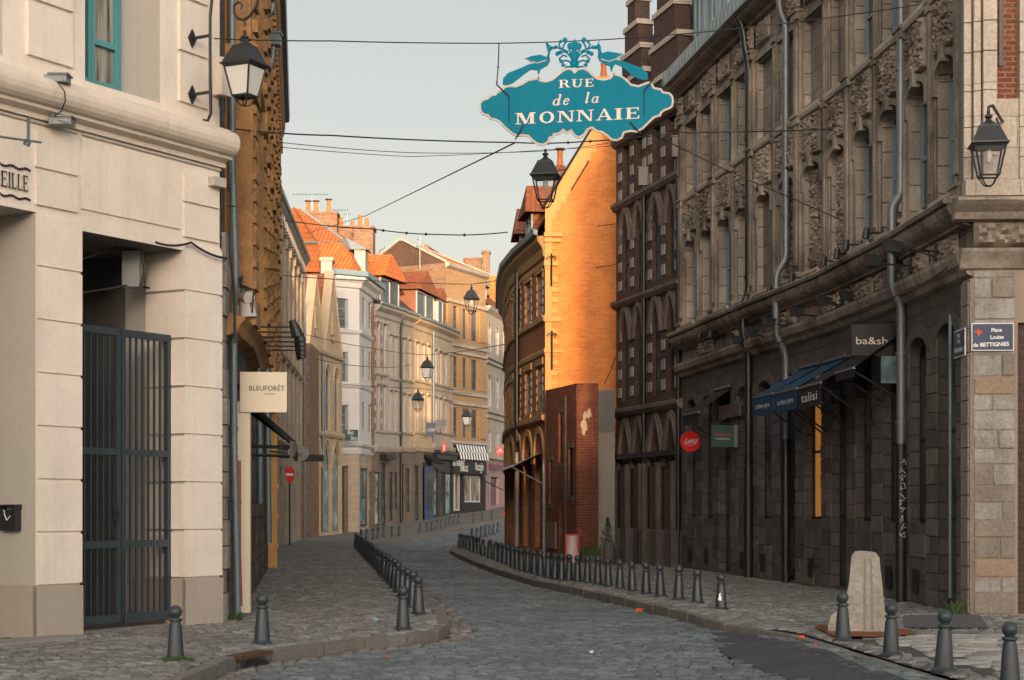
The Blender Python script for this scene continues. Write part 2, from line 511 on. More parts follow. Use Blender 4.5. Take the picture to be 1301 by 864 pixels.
def tiles(name, c1, c2, tw=0.22, th=0.3, wave=True, amt=0.3, dark=0.45):
    m, nt, b = base_mat(name, 0.75)
    uv = N(nt, 'ShaderNodeUVMap'); uv.uv_map = 'UVMap'
    bt = N(nt, 'ShaderNodeTexBrick', Scale=1.0)
    bt.offset = 0.0 if wave else 0.5
    nt.links.new(uv.outputs[0], bt.inputs['Vector'])
    bt.inputs['Brick Width'].default_value = tw; bt.inputs['Row Height'].default_value = th
    bt.inputs['Mortar Size'].default_value = 0.02; bt.inputs['Mortar Smooth'].default_value = 0.4
    bt.inputs['Color1'].default_value = (*c1, 1); bt.inputs['Color2'].default_value = (*c2, 1)
    bt.inputs['Mortar'].default_value = (*[x * dark for x in c1], 1)
    col, n3 = dirt(nt, bt.outputs['Color'], tuple(x * .35 for x in c1), amt, .8)
    nt.links.new(col, b.inputs['Base Color'])
    sx = nt.nodes.new('ShaderNodeSeparateXYZ'); nt.links.new(uv.outputs[0], sx.inputs[0])
    def mth(op, a_, b_=None):
        n = nt.nodes.new('ShaderNodeMath'); n.operation = op
        for i, v in enumerate((a_, b_)):
            if v is None: continue
            if isinstance(v, (int, float)): n.inputs[i].default_value = v
            else: nt.links.new(v, n.inputs[i])
        return n.outputs[0]
    s = mth('SINE', mth('MULTIPLY', sx.outputs[0], 2 * math.pi / tw))
    saw = mth('FRACT', mth('DIVIDE', sx.outputs[1], th))
    h = mth('SUBTRACT', mth('MULTIPLY', s, .5 if wave else 0.05), mth('MULTIPLY', saw, .8))
    bump(nt, b, h, 0.9, 0.05)
    return m
def glassy(name, c=(0.02, 0.025, 0.03), rough=0.12, spec=0.6, curtain=None):
    m, nt, b = base_mat(name, rough, 0.0, spec)
    if curtain:
        tc = N(nt, 'ShaderNodeTexCoord')
        mp = N(nt, 'ShaderNodeMapping'); mp.inputs['Scale'].default_value = (9, 9, .5)
        nt.links.new(tc.outputs['Object'], mp.inputs['Vector'])
        n1 = N(nt, 'ShaderNodeTexNoise', Scale=1.5, Detail=3.0)
        nt.links.new(mp.outputs[0], n1.inputs['Vector'])
        col = mixc(nt, c, curtain, ramp(nt, n1.outputs[0], .4, .6))
        nt.links.new(col, b.inputs['Base Color'])
    else:
        tc = N(nt, 'ShaderNodeTexCoord')
        n1 = N(nt, 'ShaderNodeTexNoise', Scale=1.1, Detail=3.0)
        nt.links.new(tc.outputs['Object'], n1.inputs['Vector'])
        col = mixc(nt, c, tuple(min(1, x * 4 + .01) for x in c), ramp(nt, n1.outputs[0], .45, .7))
        nt.links.new(col, b.inputs['Base Color'])
    return m
def clear(name):
    m, nt, b = base_mat(name, 0.08, 0, .5)
    b.inputs['Alpha'].default_value = 0.12
    b.inputs['Base Color'].default_value = (.25, .27, .27, 1)
    return m
def setts(name, c, var=0.35, rough=0.6, tint=None):
    m, nt, b = base_mat(name, rough, 0, .4)
    at = N(nt, 'ShaderNodeAttribute'); at.attribute_name = 'tone'
    tc = N(nt, 'ShaderNodeTexCoord')
    n1 = N(nt, 'ShaderNodeTexNoise', Scale=.5, Detail=6.0, Roughness=.7)
    nt.links.new(tc.outputs['Object'], n1.inputs['Vector'])
    n2 = N(nt, 'ShaderNodeTexNoise', Scale=30.0, Detail=4.0)
    nt.links.new(tc.outputs['Object'], n2.inputs['Vector'])
    lo = tuple(x * (1 - var) for x in c); hi = tuple(min(1, x * (1 + var)) for x in c)
    col = mixc(nt, lo, hi, at.outputs['Fac'])
    col = mixc(nt, col, tint or tuple(x * .55 for x in c), ramp(nt, n1.outputs[0], .42, .68, 0, .65))
    n = nt.nodes.new('ShaderNodeVectorMath'); n.operation = 'SCALE'
    nt.links.new(col, n.inputs[0]); nt.links.new(ramp(nt, n2.outputs[0], .3, .7, .75, 1.2), n.inputs['Scale'])
    nt.links.new(n.outputs[0], b.inputs['Base Color'])
    bump(nt, b, n2.outputs[0], .5, .01)
    nt.links.new(ramp(nt, n1.outputs[0], .3, .7, rough - .12, rough + .2), b.inputs['Roughness'])
    return m
def paint(name, c, rough=0.45, metal=0.0, spec=0.5, amt=0.2):
    return plaster(name, c, tuple(x * .5 for x in c), amt, rough, 0.12, 3.0, metal, spec)
def emit(name, c, k):
    m, nt, b = base_mat(name, .6)
    b.inputs['Base Color'].default_value = (*[x * .3 for x in c], 1)
    b.inputs['Emission Color'].default_value = (*c, 1)
    b.inputs['Emission Strength'].default_value = k
    return m

CREAM = plaster('cream_render', (.79, .72, .625), (.55, .485, .41), .5, scale=.9)
CREAM_S = plaster('cream_render_soft', (.70, .62, .52), (.38, .32, .25), .4)
GREYP = plaster('grey_plinth_render', (.40, .35, .30), (.26, .23, .20), .4)
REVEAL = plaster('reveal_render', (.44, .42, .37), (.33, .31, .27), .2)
TEAL_F = paint('teal_window_paint', (.09, .30, .32))
IRON = paint('dark_iron', (.018, .022, .024), .42, 0.0, .5)
IRON_G = paint('gate_grey_paint', (.035, .05, .058), .4)
BOLL = paint('bollard_grey_paint', (.036, .049, .056), .40, .1, .45, .5)
ZINC = paint('zinc', (.17, .19, .20), .45, .4, .5, .5)
LEAD = paint('pale_lead', (.26, .33, .34), .5, .2, .5, .4)
PIPE_D = paint('dark_pipe', (.02, .024, .025), .35, .3, .5)
PIPE_G = paint('blue_grey_pipe', (.13, .18, .20), .4, .2, .5, .4)
GLASS = glassy('window_glass')
GLASSC = glassy('curtained_glass', (.05, .05, .05), .12, .6, (.34, .32, .27))
GLASSB = glassy('pale_shop_glass', (.10, .15, .16), .06, 1.0)
WARMG = emit('lit_shop_window', (1.0, .38, .08), .14)
FROST = plaster('frosted_glass', (.62, .62, .58), (.5, .5, .46), .2, .35, .02)
CLEAR = clear('clear_lantern_glass')
STONE_D = bricks('dark_stone_blocks', (.112, .101, .091), (.077, .070, .063), (.046, .042, .038), .55, .27, .014, (.05, .042, .036), .6, .8, dist=.04)
STONE_M = plaster('brown_moulded_stone', (.37, .315, .255), (.04, .034, .03), 1.0, .85, .6)
STONE_J = bricks('brown_ashlar', (.33, .285, .235), (.20, .17, .14), (.09, .078, .067), .7, .42, .010, (.055, .045, .038), .75, .5, dist=.02, third=(.34, .30, .25))
STONE_L = bricks('pale_ashlar', (.50, .45, .38), (.44, .395, .33), (.26, .22, .17), .62, .44, .008, (.30, .24, .18), .35, .5, dist=.02)
FCOR = plaster('weathered_corner_moulding', (.42, .37, .30), (.08, .068, .057), .9, .85, .6, 1.2)
BLOCK_M = plaster('brown_grey_block', (.24, .21, .175), (.11, .095, .08), .6, .9, 1.0, 2.0)
BLOCK_G = plaster('grey_rough_block', (.33, .32, .29), (.13, .12, .105), .75, .9, 1.0, 2.2)
BLOCK_O = plaster('ochre_rough_block', (.29, .22, .15), (.18, .14, .10), .5, .9, 1.0, 2.2)
JAMB = bricks('jamb_stone_blocks', (.44, .39, .325), (.25, .22, .18), (.11, .095, .08), .5, .42, .012, (.07, .058, .048), .6, .6, dist=.02)
MORTAR = plaster('sandy_mortar', (.27, .225, .17), (.17, .14, .11), .3)
BLOCK_D = plaster('dark_rough_block', (.104, .096, .088), (.042, .039, .036), .6, .9, 1.0, 2.0)
BLOCK_D2 = plaster('mid_rough_block', (.145, .132, .118), (.055, .05, .046), .6, .9, 1.0, 2.0)
BLOCK_D3 = plaster('sooty_rough_block', (.080, .075, .070), (.036, .034, .032), .6, .9, 1.0, 2.0)
BRICK_R = bricks('red_brick', (.26, .075, .032), (.17, .05, .025), (.26, .20, .15), amt=.35)
BRICK_RU = bricks('ruin_brick', (.20, .052, .024), (.105, .03, .018), (.16, .085, .055), grime=(.05, .022, .015), amt=.7, bmp=.9, dist=.03, third=(.26, .12, .07))
BRICK_D = bricks('dark_brown_brick', (.098, .056, .043), (.062, .038, .031), (.085, .065, .053), amt=.5)
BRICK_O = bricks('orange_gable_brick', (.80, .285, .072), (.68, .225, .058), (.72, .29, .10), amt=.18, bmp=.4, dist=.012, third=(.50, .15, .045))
BRICK_Y = bricks('yellow_brick', (.42, .27, .125), (.30, .18, .08), (.30, .23, .15), amt=.25)
BRICK_B = bricks('brown_chimney_brick', (.20, .115, .07), (.085, .05, .035), (.30, .22, .15), amt=.3)
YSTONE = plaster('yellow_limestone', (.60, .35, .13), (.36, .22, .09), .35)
YTRIM = plaster('tan_brick_trim', (.42, .26, .12), (.24, .145, .07), .5)
BRICK_ST = bricks('street_front_brick', (.40, .15, .062), (.28, .095, .042), (.34, .20, .12), amt=.35)
OCHRE = plaster('ochre_render', (.44, .195, .05), (.17, .08, .03), .6, .85, .5, 1.4)
OCHRE_S = plaster('ochre_stone', (.44, .25, .10), (.12, .075, .045), .8, .85, .6, 1.8)
GMAT = bricks('dirty_ground_floor_stone', (.20, .165, .13), (.15, .125, .10), (.10, .085, .07), .6, .36, .008, (.07, .06, .05), .6, .5)
PAVE = bricks('far_paving_setts', (.22, .21, .185), (.155, .15, .13), (.09, .085, .072), .3, .2, .02, (.12, .11, .09), .5, .5)
TAN = bricks('tan_ashlar', (.40, .335, .25), (.35, .29, .215), (.22, .18, .13), .6, .36, .008, (.16, .13, .10), .5, .4)
CSTONE = bricks('cream_ashlar', (.46, .365, .24), (.41, .32, .21), (.30, .235, .155), .6, .34, .006, (.34, .26, .18), .35, .3)
WHITE = plaster('white_painted_wall', (.50, .50, .49), (.33, .32, .30), .3)
GREYW = plaster('grey_white_wall', (.36, .34, .30), (.18, .16, .135), .6)
PALE = plaster('pale_beige_wall', (.38, .325, .25), (.19, .16, .125), .6)
CONC = plaster('concrete', (.36, .335, .285), (.15, .14, .12), .75, .95, 1.2, 2.5)
CONCW = plaster('pale_concrete_wall', (.27, .255, .23), (.16, .15, .135), .45)
TILE_O = tiles('orange_pantiles', (.62, .20, .05), (.46, .13, .035), .24, .34)
TILE_R = tiles('brown_red_flat_tiles', (.34, .12, .05), (.20, .07, .035), .18, .16, False)
TILE_D = tiles('dark_slate_tiles', (.085, .075, .07), (.055, .05, .048), .22, .18, False)
POT = plaster('terracotta_pot', (.46, .14, .04), (.3, .12, .05), .3)
BLACKW = paint('black_shop_paint', (.014, .016, .018), .4)
BLUEW = paint('blue_shop_paint', (.03, .065, .16), .4)
WOODW = paint('white_joinery', (.40, .41, .40), .5)
BLUEF = paint('blue_grey_joinery', (.17, .26, .30), .5)
DARKIN = plaster('dark_interior', (.02, .02, .02), None, .2)
SIGNT = plaster('teal_sign_paint', (.0, .165, .25), (.0, .12, .19), .22, .6, .05, 2.5, 0, .12)
SIGNB = plaster('beige_sign_paint', (.50, .465, .41), (.32, .28, .23), .3, .6, .05, 2.5)
LETTER = paint('cream_lettering', (.66, .61, .54), .6)
LETW = paint('white_lettering', (.75, .76, .76), .6)
LETB = paint('black_lettering', (.015, .015, .015), .5)
RED = paint('red_enamel', (.62, .025, .02), .35)
BLUEE = paint('dark_blue_enamel', (.012, .035, .085), .3)
AWN_B = plaster('blue_awning_cloth', (.008, .05, .105), (.006, .035, .07), .3, .8, .2)
AWN_K = plaster('black_awning_cloth', (.014, .016, .018), None, .2, .85, .2)
SIGNC = plaster('cream_sign_board', (.74, .66, .50), (.5, .42, .3), .15, .55, .03)
KERB = plaster('kerb_granite', (.185, .175, .155), (.09, .085, .078), .5, .75, .8, 2.0)
ASPH = plaster('asphalt', (.070, .073, .076), (.040, .042, .045), .7, .9, 1.0, 1.2, speck=2.4)
BED = plaster('sand_joint_bed', (.085, .08, .068), (.045, .042, .036), .5, .95, .8, 3.0)
SETT_R = setts('road_setts', (.14, .165, .166), .32, .52)
SETT_L = setts('pavement_setts', (.195, .195, .178), .42, .66, (.14, .132, .112))
SLAB = setts('paving_slabs', (.36, .35, .31), .16, .75)
PLANTM = plaster('leaf_green', (.055, .095, .03), (.03, .05, .018), .4)
# ================================================================== GROUND
KLpx = [(221, 863), (288, 834), (340, 825), (451, 811), (520, 805), (548, 801), (561, 795), (564, 788)]
KL = [(-4.6, 9.0), (-3.9, 13.4)] + [gp(*q) for q in KLpx]
for d in (25.0, 30, 35, 40, 45, 50, 55, 60, 64): KL.append((-1.325 - (d - 24.6) * .1117 + .33, d))
KL += [gp(467, 691), gp(490, 688), gp(512, 686), gp(517, 682), gp(527, 680.2), gp(547, 678), gp(587, 667.5), gp(644, 659), (1.5, 120), (6, 135), (14, 160)]
KRpx = [(1212, 864), (1138, 843.5), (1060, 820), (1005, 803), (940, 795), (907, 789), (883, 779), (831, 768), (806, 762), (757, 751.5), (714, 743), (683, 737), (637, 724), (606, 713), (580, 702), (574, 698)]
KR = [(4.6, 9.0)] + [gp(*q) for q in KRpx] + [gp(577, 694), gp(588, 689.5), gp(607, 685), gp(642, 676), (1.8, 112), (5, 122), (10, 135), (18, 160)]
def lerp_line(L, Y):
    if Y <= L[0][1]: return L[0][0]
    for (xa, ya), (xb, yb) in zip(L, L[1:]):
        if ya <= Y <= yb: return xa + (xb - xa) * (Y - ya) / (yb - ya)
    return L[-1][0]
def mono(L):
    o = [L[0]]
    for q in L[1:]:
        o.append((q[0], max(q[1], o[-1][1] + .02)))
    return o
KL, KR = mono(KL), mono(KR)
kl = lambda Y: lerp_line(KL, Y)
kr = lambda Y: lerp_line(KR, Y)
Ys = [9 + .25 * i for i in range(70)] + [26.5 + .8 * i for i in range(80)] + [90.5 + 1.5 * i for i in range(46)]
RZ = -0.15
# road bed: one sheet that runs to the horizon
m = MB()
YY = [-160, -60, 0] + Ys + [170, 240, 500, 1500]
XX = [-900, -200, -60, -20, 0, 20, 60, 200, 900]
for ya, yb in zip(YY, YY[1:]):
    for xa, xb in zip(XX, XX[1:]):
        za, zb = zg(min(ya, 150)) + RZ, zg(min(yb, 150)) + RZ
        m.poly([(xa, ya, za), (xb, ya, za), (xb, yb, zb), (xa, yb, zb)], [(xa, ya), (xb, ya), (xb, yb), (xa, yb)])
single('road', m, BED, 'cobbled street running away between the old houses', 'road').update({}) if False else tag(m.build('road', BED), kind='structure')
def paving(name, edge, far, mat, z=0.0, ys=Ys):
    m = MB()
    for ya, yb in zip(ys, ys[1:]):
        xa, xb = edge(ya), edge(yb)
        m.poly([(xa, ya, zg(ya) + z), (far, ya, zg(ya) + z), (far, yb, zg(yb) + z), (xb, yb, zg(yb) + z)], [(xa, ya), (far, ya), (far, yb), (xb, yb)])
    return tag(m.build(name, mat), kind='structure')
KW = .17
paving('pavement_left', lambda Y: kl(Y) - KW * .5, -40, BED, -.012, [y for y in Ys if y < 66])
paving('pavement_right', lambda Y: kr(Y) + KW * .5, 40, BED, -.012, [y for y in Ys if y < 66])
paving('pavement_left_far', lambda Y: kl(Y) - KW * .5, -40, PAVE, -.002, [y for y in Ys if y > 64.5])
paving('pavement_right_far', lambda Y: kr(Y) + KW * .5, 40, PAVE, -.002, [y for y in Ys if y > 64.5])
def rise(x, y):          # the carriageway comes up flush with the right kerb in the foreground
    return .115 * max(0, min(1, (24 - y) / 4.5)) * max(0, min(1, 1.15 - (kr(y) - x) / 2.2))
# kerb stones
def kerbs(name, L, side, y0, y1, drop=None):
    m = MB(); m.col = None
    pts = [q for q in L if y0 <= q[1] <= y1]
    F = Fac(pts, 1)
    u = 0
    while u < F.L - .1:
        l = random.uniform(.7, 1.1); v = min(u + l, F.L)
        p, _ = F.base(u); z0 = zg(p.y); z1 = zg(F.base(v)[0].y)
        dz = random.uniform(-.006, .006)
        if drop: dz -= drop(p.y)
        a_, b_ = (-KW, 0) if side < 0 else (0, KW)
        a_ = -KW * .5; b_ = KW * .5
        U2, W2 = (u + .006, v - .006), (a_, b_)
        def g(i, j, k):
            q = F.P(U2[i], W2[j] + random.uniform(-.002, .002), 0); q.z = zg(q.y) + (dz if k else RZ - .02); return q
        c = {(i, j, k): g(i, j, k) for i in (0, 1) for j in (0, 1) for k in (0, 1)}
        m.cbox(lambda i, j, k: c[(i, j, k)], (U2, W2, (0, .16)))
        u = v
    o = m.build(name, KERB)
    bm = bmesh.new(); bm.from_mesh(o.data)
    bmesh.ops.remove_doubles(bm, verts=bm.verts, dist=1e-5)
    bmesh.ops.bevel(bm, geom=list(bm.edges), offset=.012, segments=2, affect='EDGES')
    bm.to_mesh(o.data); bm.free()
    return tag(o, kind='structure')
kerbs('kerb_left', KL, -1, 9, 150)
kerbs('kerb_right', KR, 1, 9, 150, lambda Y: max(0, min(.03, (22.5 - Y) * .01)))
# stone setts: every stone its own dome, laid in courses
def lay(name, mat, inside, y0, y1, dy, dx, z, x0, x1, dome=.012, arc=0.0, jit=.2, gap=.012):
    V = []; Fc = []; C = []
    y = y0; row = 0
    while y < y1:
        h = dy * random.uniform(.88, 1.12)
        a_, b_ = x0(y) if callable(x0) else x0, x1(y) if callable(x1) else x1
        x = a_ + random.uniform(-dx, 0)
        while x < b_:
            l = dx * random.uniform(1 - jit, 1 + jit)
            cx, cy = x + l / 2, y + h / 2
            sag = arc * ((cx - (a_ + b_) / 2) ** 2)
            cy2 = cy + sag
            if inside(cx, cy2):
                n = len(V)
                zz = zg(cy2) + z + random.uniform(-.005, .005) + (rise(cx, cy2) if z < -.1 else 0)
                tx, ty = random.uniform(-.008, .008), random.uniform(-.010, .010)
                hx, hy = l / 2 - gap / 2, h / 2 - gap / 2
                for (qx, qy) in ((-hx, -hy), (hx, -hy), (hx, hy), (-hx, hy)):
                    V.append((cx + qx, cy2 + qy, zz - .022))
                e_ = min(.02, hx * .3)
                for (qx, qy) in ((-hx + e_, -hy + e_), (hx - e_, -hy + e_), (hx - e_, hy - e_), (-hx + e_, hy - e_)):
                    V.append((cx + qx + random.uniform(-.004, .004), cy2 + qy + random.uniform(-.004, .004), zz + dome * .3 + tx * qx / hx + ty * qy / hy))
                V.append((cx, cy2, zz + dome * .8))
                Fc += [(n, n + 1, n + 5, n + 4), (n + 1, n + 2, n + 6, n + 5), (n + 2, n + 3, n + 7, n + 6), (n + 3, n, n + 4, n + 7),
                       (n + 4, n + 5, n + 8), (n + 5, n + 6, n + 8), (n + 6, n + 7, n + 8), (n + 7, n + 4, n + 8)]
                c = random.random() ** 1.2
                C += [c] * 8
            x += l
        y += h; row += 1
    me = bpy.data.meshes.new(name)
    me.from_pydata(V, [], Fc)
    me.materials.append(mat)
    ca = me.color_attributes.new('tone', 'FLOAT_COLOR', 'CORNER')
    arr = []
    for f, c in zip(Fc, C):
        for _ in f: arr.extend((c, c, c, 1))
    ca.data.foreach_set('color', arr)
    me.polygons.foreach_set('use_smooth', [True] * len(Fc))
    me.update()
    o = bpy.data.objects.new(name, me); COL.objects.link(o)
    return tag(o, kind='structure')
PATCH = [gp(*q) for q in [(912, 797), (922, 795.5), (933, 797), (950, 802), (985, 812), (1027, 823), (1060, 836), (1085, 846), (1120, 857), (1160, 872), (1200, 890), (1130, 888), (1085, 873), (1050, 862), (1010, 853), (985, 846), (968, 838), (944, 831), (925, 823), (933, 815), (919, 809), (923, 803)]]
def in_patch(x, y):       # the asphalt repair on the right of the street
    ins = False
    for (xa, ya), (xb, yb) in zip(PATCH, PATCH[1:] + PATCH[:1]):
        if (ya > y) != (yb > y) and x < xa + (xb - xa) * (y - ya) / (yb - ya): ins = not ins
    return ins
def in_patch_old(x, y):
    if not (14 < y < 22.3): return False
    xr = kr(y) - .75 - max(0, (19 - y)) * .03; wv = .12 * math.sin(y * 3.1) + .07 * math.sin(y * 9.7)
    wd = max(0, min(1.5, (22.4 - y) * .36)) + .12 * math.sin(y * 2.3)
    return xr - wd + wv < x < xr
lay('road_setts', SETT_R, lambda x, y: kl(y) + .42 < x < kr(y) - .12 and not in_patch(x, y), 12.5, 70, .135, .20, RZ + .022, lambda y: kl(y) - .1, lambda y: kr(y) + .1, arc=.035, gap=.008, dome=.006)
lay('road_setts_far', SETT_R, lambda x, y: kl(y) + .2 < x < kr(y) - .1, 68, 135, .3, .4, RZ + .022, lambda y: kl(y) - .1, lambda y: kr(y) + .1, arc=.02)
lay('gutter_setts', setts('gutter_stones', (.20, .19, .165), .25, .6), lambda x, y: kl(y) + .09 < x < kl(y) + .41, 12.5, 68, .34, .16, RZ + .026, lambda y: kl(y) + .09, lambda y: kl(y) + .42, dome=.004, gap=.01)
lay('pavement_setts', SETT_L, lambda x, y: -14 < x < kl(y) - .11, 9.5, 66, .12, .16, -.012 + .02, lambda y: -7.0 - max(0, y - 40) * .12, lambda y: kl(y), jit=.35, gap=.007, dome=.004)
lay('pavement_setts_right', SETT_L, lambda x, y: kr(y) + .11 < x and (y > 20.6 or x < kr(y) + .3 + .0 * y), 20.6, 66, .13, .17, -.012 + .02, lambda y: kr(y), lambda y: 7.2 - max(0, y - 28) * .12, jit=.3, gap=.008, dome=.005)
lay('edging_setts_right', SETT_L, lambda x, y: kr(y) + .15 < x < kr(y) + .42, 9.5, 20.8, .13, .15, -.012 + .018, lambda y: kr(y) + .08, lambda y: kr(y) + .45, dome=.004, gap=.008)
lay('paving_slabs', SLAB, lambda x, y: kr(y) + .66 < x < 12, 9.5, 20.5, .32, .46, -.004 + .012, lambda y: kr(y) + .12, lambda y: 11.0, dome=.001, jit=.22, gap=.016)
m = MB(); g_ = .12
x = 0.5
while x < 5.5:
    y = 13.0
    while y < 24:
        if in_patch(x + g_ / 2, y + g_ / 2) or any(in_patch(x + a_, y + b_) for a_ in (-.04, g_ + .04) for b_ in (-.04, g_ + .04)):
            m.poly([(a_, b_, RZ + .030 + rise(a_, b_) + .004 * math.sin(a_ * 7 + b_ * 5)) for a_, b_ in ((x, y), (x + g_, y), (x + g_, y + g_), (x, y + g_))])
        y += g_
    x += g_
tag(m.build('asphalt_patch', ASPH), kind='structure')
m = MB()
q = [gp(1150, 800), gp(1256, 800), gp(1244, 783), gp(1148, 784)]
m.poly([(x, y, .022) for x, y in q])
tag(m.build('asphalt_patch_by_the_wall', plaster('worn_asphalt', (.11, .11, .108), (.07, .07, .07), .7, .9, .9, 2.0)), kind='structure')

# ================================================================== generic pieces
def pipe(label, F, u, path, r, mat, z_collars=(), lower=None, kinds='drainpipe', foot=0.0, hopper=None):
    """drainpipe drawn from top to bottom through (px,py) points at facade position u"""
    pts = [F.P(u, max(r + .015, F.w(u, px)), EYE + (HY - py) * F.P(u, .1, 0).y / FX) for px, py in path]
    # soften the bends
    sm = [pts[0]]
    for a_, b_, c_ in zip(pts, pts[1:], pts[2:]):
        l = min(.12, (b_ - a_).length * .4, (c_ - b_).length * .4)
        p1 = b_ + (a_ - b_).normalized() * l; p2 = b_ + (c_ - b_).normalized() * l
        sm += [p1, (p1 + p2) / 4 + b_ / 2, p2]
    sm.append(pts[-1])
    T = Thing('drainpipe', label, 'drainpipe', F.P(u, 0, 0))
    m = MB(); m.tube(sm, r, 12)
    T.add('pipe', m, mat)
    k = MB()
    for z in z_collars:
        for p, q_ in zip(sm, sm[1:]):
            if q_.z <= z <= p.z:
                c = p.lerp(q_, (p.z - z) / max(1e-4, p.z - q_.z))
                k.tube([c + Vector((0, 0, .03)), c - Vector((0, 0, .03))], r * 1.25, 12)
                b_, n_ = F.base(u)
                k.tube([c, F.P(u, 0, z)], .012, 6)
    if k.v: T.add('collars', k, mat)
    if lower:
        m = MB(); zt, lm, f = lower
        bt = sm[-1]
        m.tube([Vector((bt.x, bt.y, zt)), Vector((bt.x, bt.y, foot))], r * f, 12)
        T.add('cast_iron_foot', m, lm)
    if hopper:
        m = MB(); c = sm[0]
        m.bx(c.x - .14, c.x + .14, c.y - .12, c.y + .12, c.z, c.z + hopper)
        m.bx(c.x - .165, c.x + .165, c.y - .145, c.y + .145, c.z + hopper + .001, c.z + hopper + .04)
        T.add('hopper', m, mat)
    return T
def wire(label, pts, r=.010, sag=.0, n=14, mat=None, knots=()):
    pts = [Vector(p) for p in pts]; out = []
    for a_, b_ in zip(pts, pts[1:]):
        for i in range(n):
            t = i / n
            out.append(a_.lerp(b_, t) - Vector((0, 0, sag * 4 * t * (1 - t))))
    out.append(pts[-1])
    m = MB(); m.tube(out, r, 5)
    for t in knots:
        c = out[int(t * (len(out) - 1))]; d = out[min(len(out) - 1, int(t * (len(out) - 1)) + 1)]
        m.tube([c, c.lerp(d, .12)], r * 2.6, 6)
    return single('cable', m, mat or IRON, label, 'cable', org=tuple(pts[0]))
def txt(s, M, h, mat, T, parent=None, name='lettering', t=.004, width=None, bold=0.0, shear=0.0, align='CENTER'):
    """writing with the built-in font. M(x,y,z): plane coordinates to world; h = cap height"""
    c = bpy.data.curves.new('txt', 'FONT'); c.body = s; c.size = h * 1.38; c.align_x = align; c.offset = bold; c.shear = shear
    c.resolution_u = 3
    o = bpy.data.objects.new('txt', c); COL.objects.link(o)
    bpy.context.view_layer.update()
    me = o.to_mesh()
    vs = [v.co.copy() for v in me.vertices]; fs = [tuple(p.vertices) for p in me.polygons]
    o.to_mesh_clear(); COL.objects.unlink(o); bpy.data.objects.remove(o); bpy.data.curves.remove(c)
    if not vs: return None
    wd = max(v.x for v in vs) - min(v.x for v in vs)
    k = (width / wd) if width else 1.0
    mb = MB()
    for f in fs:
        P_ = [(vs[i].x * k, vs[i].y) for i in f]
        mb.poly([M(x, y, t) for x, y in P_], P_)
    return T.add(name, mb, mat, parent, label=None)
def planeM(o, ex, ey, ez):
    o, ex, ey, ez = Vector(o), Vector(ex), Vector(ey), Vector(ez)
    return lambda x, y, z: o + ex * x + ey * y + ez * z
def slab(mb, F, u0, u1, w0, w1, z0, z1): mb.box(F, u0, u1, w0, w1, z0, z1)

# ================================================================== CREAM BUILDING (left foreground)
def s1(x): return 69.1 - .0361 * x
def L1p(px):
    d = 1 / (2.48 * s1(px)) * 3344.0
    return ((px - CX) * d / FX, d)
F1 = Fac([L1p(-420), L1p(279)], -1)
u = F1.u
T = Thing('cream_building', 'cream rendered corner building with block pilasters and a teal window, left foreground', 'building', (-6.5, 19, 0))
uA, uB, uC, uD, uE = u(45), u(101), u(234), u(279), u(-330)
wall_mb = MB()
ZS, ZG = 4.93, 4.82
ZC = 6.05
ops = [OP(uE, uA, 0, ZS, depth=1.6), OP(uB, uC, 0, ZG, depth=1.0)]
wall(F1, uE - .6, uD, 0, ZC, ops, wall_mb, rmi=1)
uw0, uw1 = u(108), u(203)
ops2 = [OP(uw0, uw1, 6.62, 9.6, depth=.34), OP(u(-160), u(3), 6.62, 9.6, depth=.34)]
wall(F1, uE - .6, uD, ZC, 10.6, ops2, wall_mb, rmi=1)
# return wall at the street corner, top
wall_mb.poly([F1.P(uD, 0, 0), F1.P(uD, -7, 0), F1.P(uD, -7, 10.6), F1.P(uD, 0, 10.6)])
T.add('wall', wall_mb, [CREAM, REVEAL])
# block pilasters
m = MB(); pl = MB()
jz = [.63 + .615 * i for i in range(8)]
for a_, b_ in ((uA, uB), (uC, uD)):
    for z0, z1 in zip(jz, jz[1:]):
        zt = min(z1 - .035, 4.91)
        m.box(F1, a_ - .001, b_ + (.002 if b_ == uB else .001), .001, .045, z0, zt)
        m.box(F1, a_, b_, .0005, .02, zt, zt + .034)
        if b_ == uD: m.box(F1, a_ - .035, a_, -.62, .045, z0, zt)
        m.cut()
    pl.box(F1, a_ - .037, b_ + .004, .001, .058, -.02, .60)
    pl.box(F1, a_ - .037, a_ + .001, -.8, .056, -.02, .60)
    pl.cut()
for (pa, pb, z0, z1) in ((44, 97, 5.02, 5.42), (44, 97, 5.455, 5.86), (232, 276, 5.0, 5.42), (232, 276, 5.455, 5.84)):
    m.box(F1, u(pa), u(pb), .001, .035, z0, z1)
    m.cut()
m.box(F1, u(102), u(228), .001, .022, 5.08, 5.90)
m.cut()
for (pa, pb) in ((33, 90), (226, 262)):
    for z0, z1 in ((6.72, 7.33), (7.38, 8.02), (8.07, 8.7)):
        m.box(F1, u(pa), u(pb), .001, .04, z0, z1); m.cut()
T.adds('rusticated_block', m, CREAM)
T.adds('plinth', pl, GREYP)
# cornice roll
m = MB()
prof = [(0, 6.0), (.06, 6.0), (.06, 6.06), (.16, 6.1), (.16, 6.14)]
for i in range(9):
    t = i / 8 * math.pi
    prof.append((.16 + .14 * math.sin(t) , 6.14 + .19 * (1 - math.cos(t)) / 1.0 * .85))
prof += [(.12, 6.50), (0, 6.52)]
m.prof(F1, uE - .6, uD + .06, prof)
T.add('cornice', m, CREAM_S, smooth=False)
m = MB(); m.box(F1, uE, u(97), .005, .03, 5.955, 5.985); m.box(F1, u(104), uD, .005, .03, 5.955, 5.985)
T.add('conduit_strip', m, SIGNB)
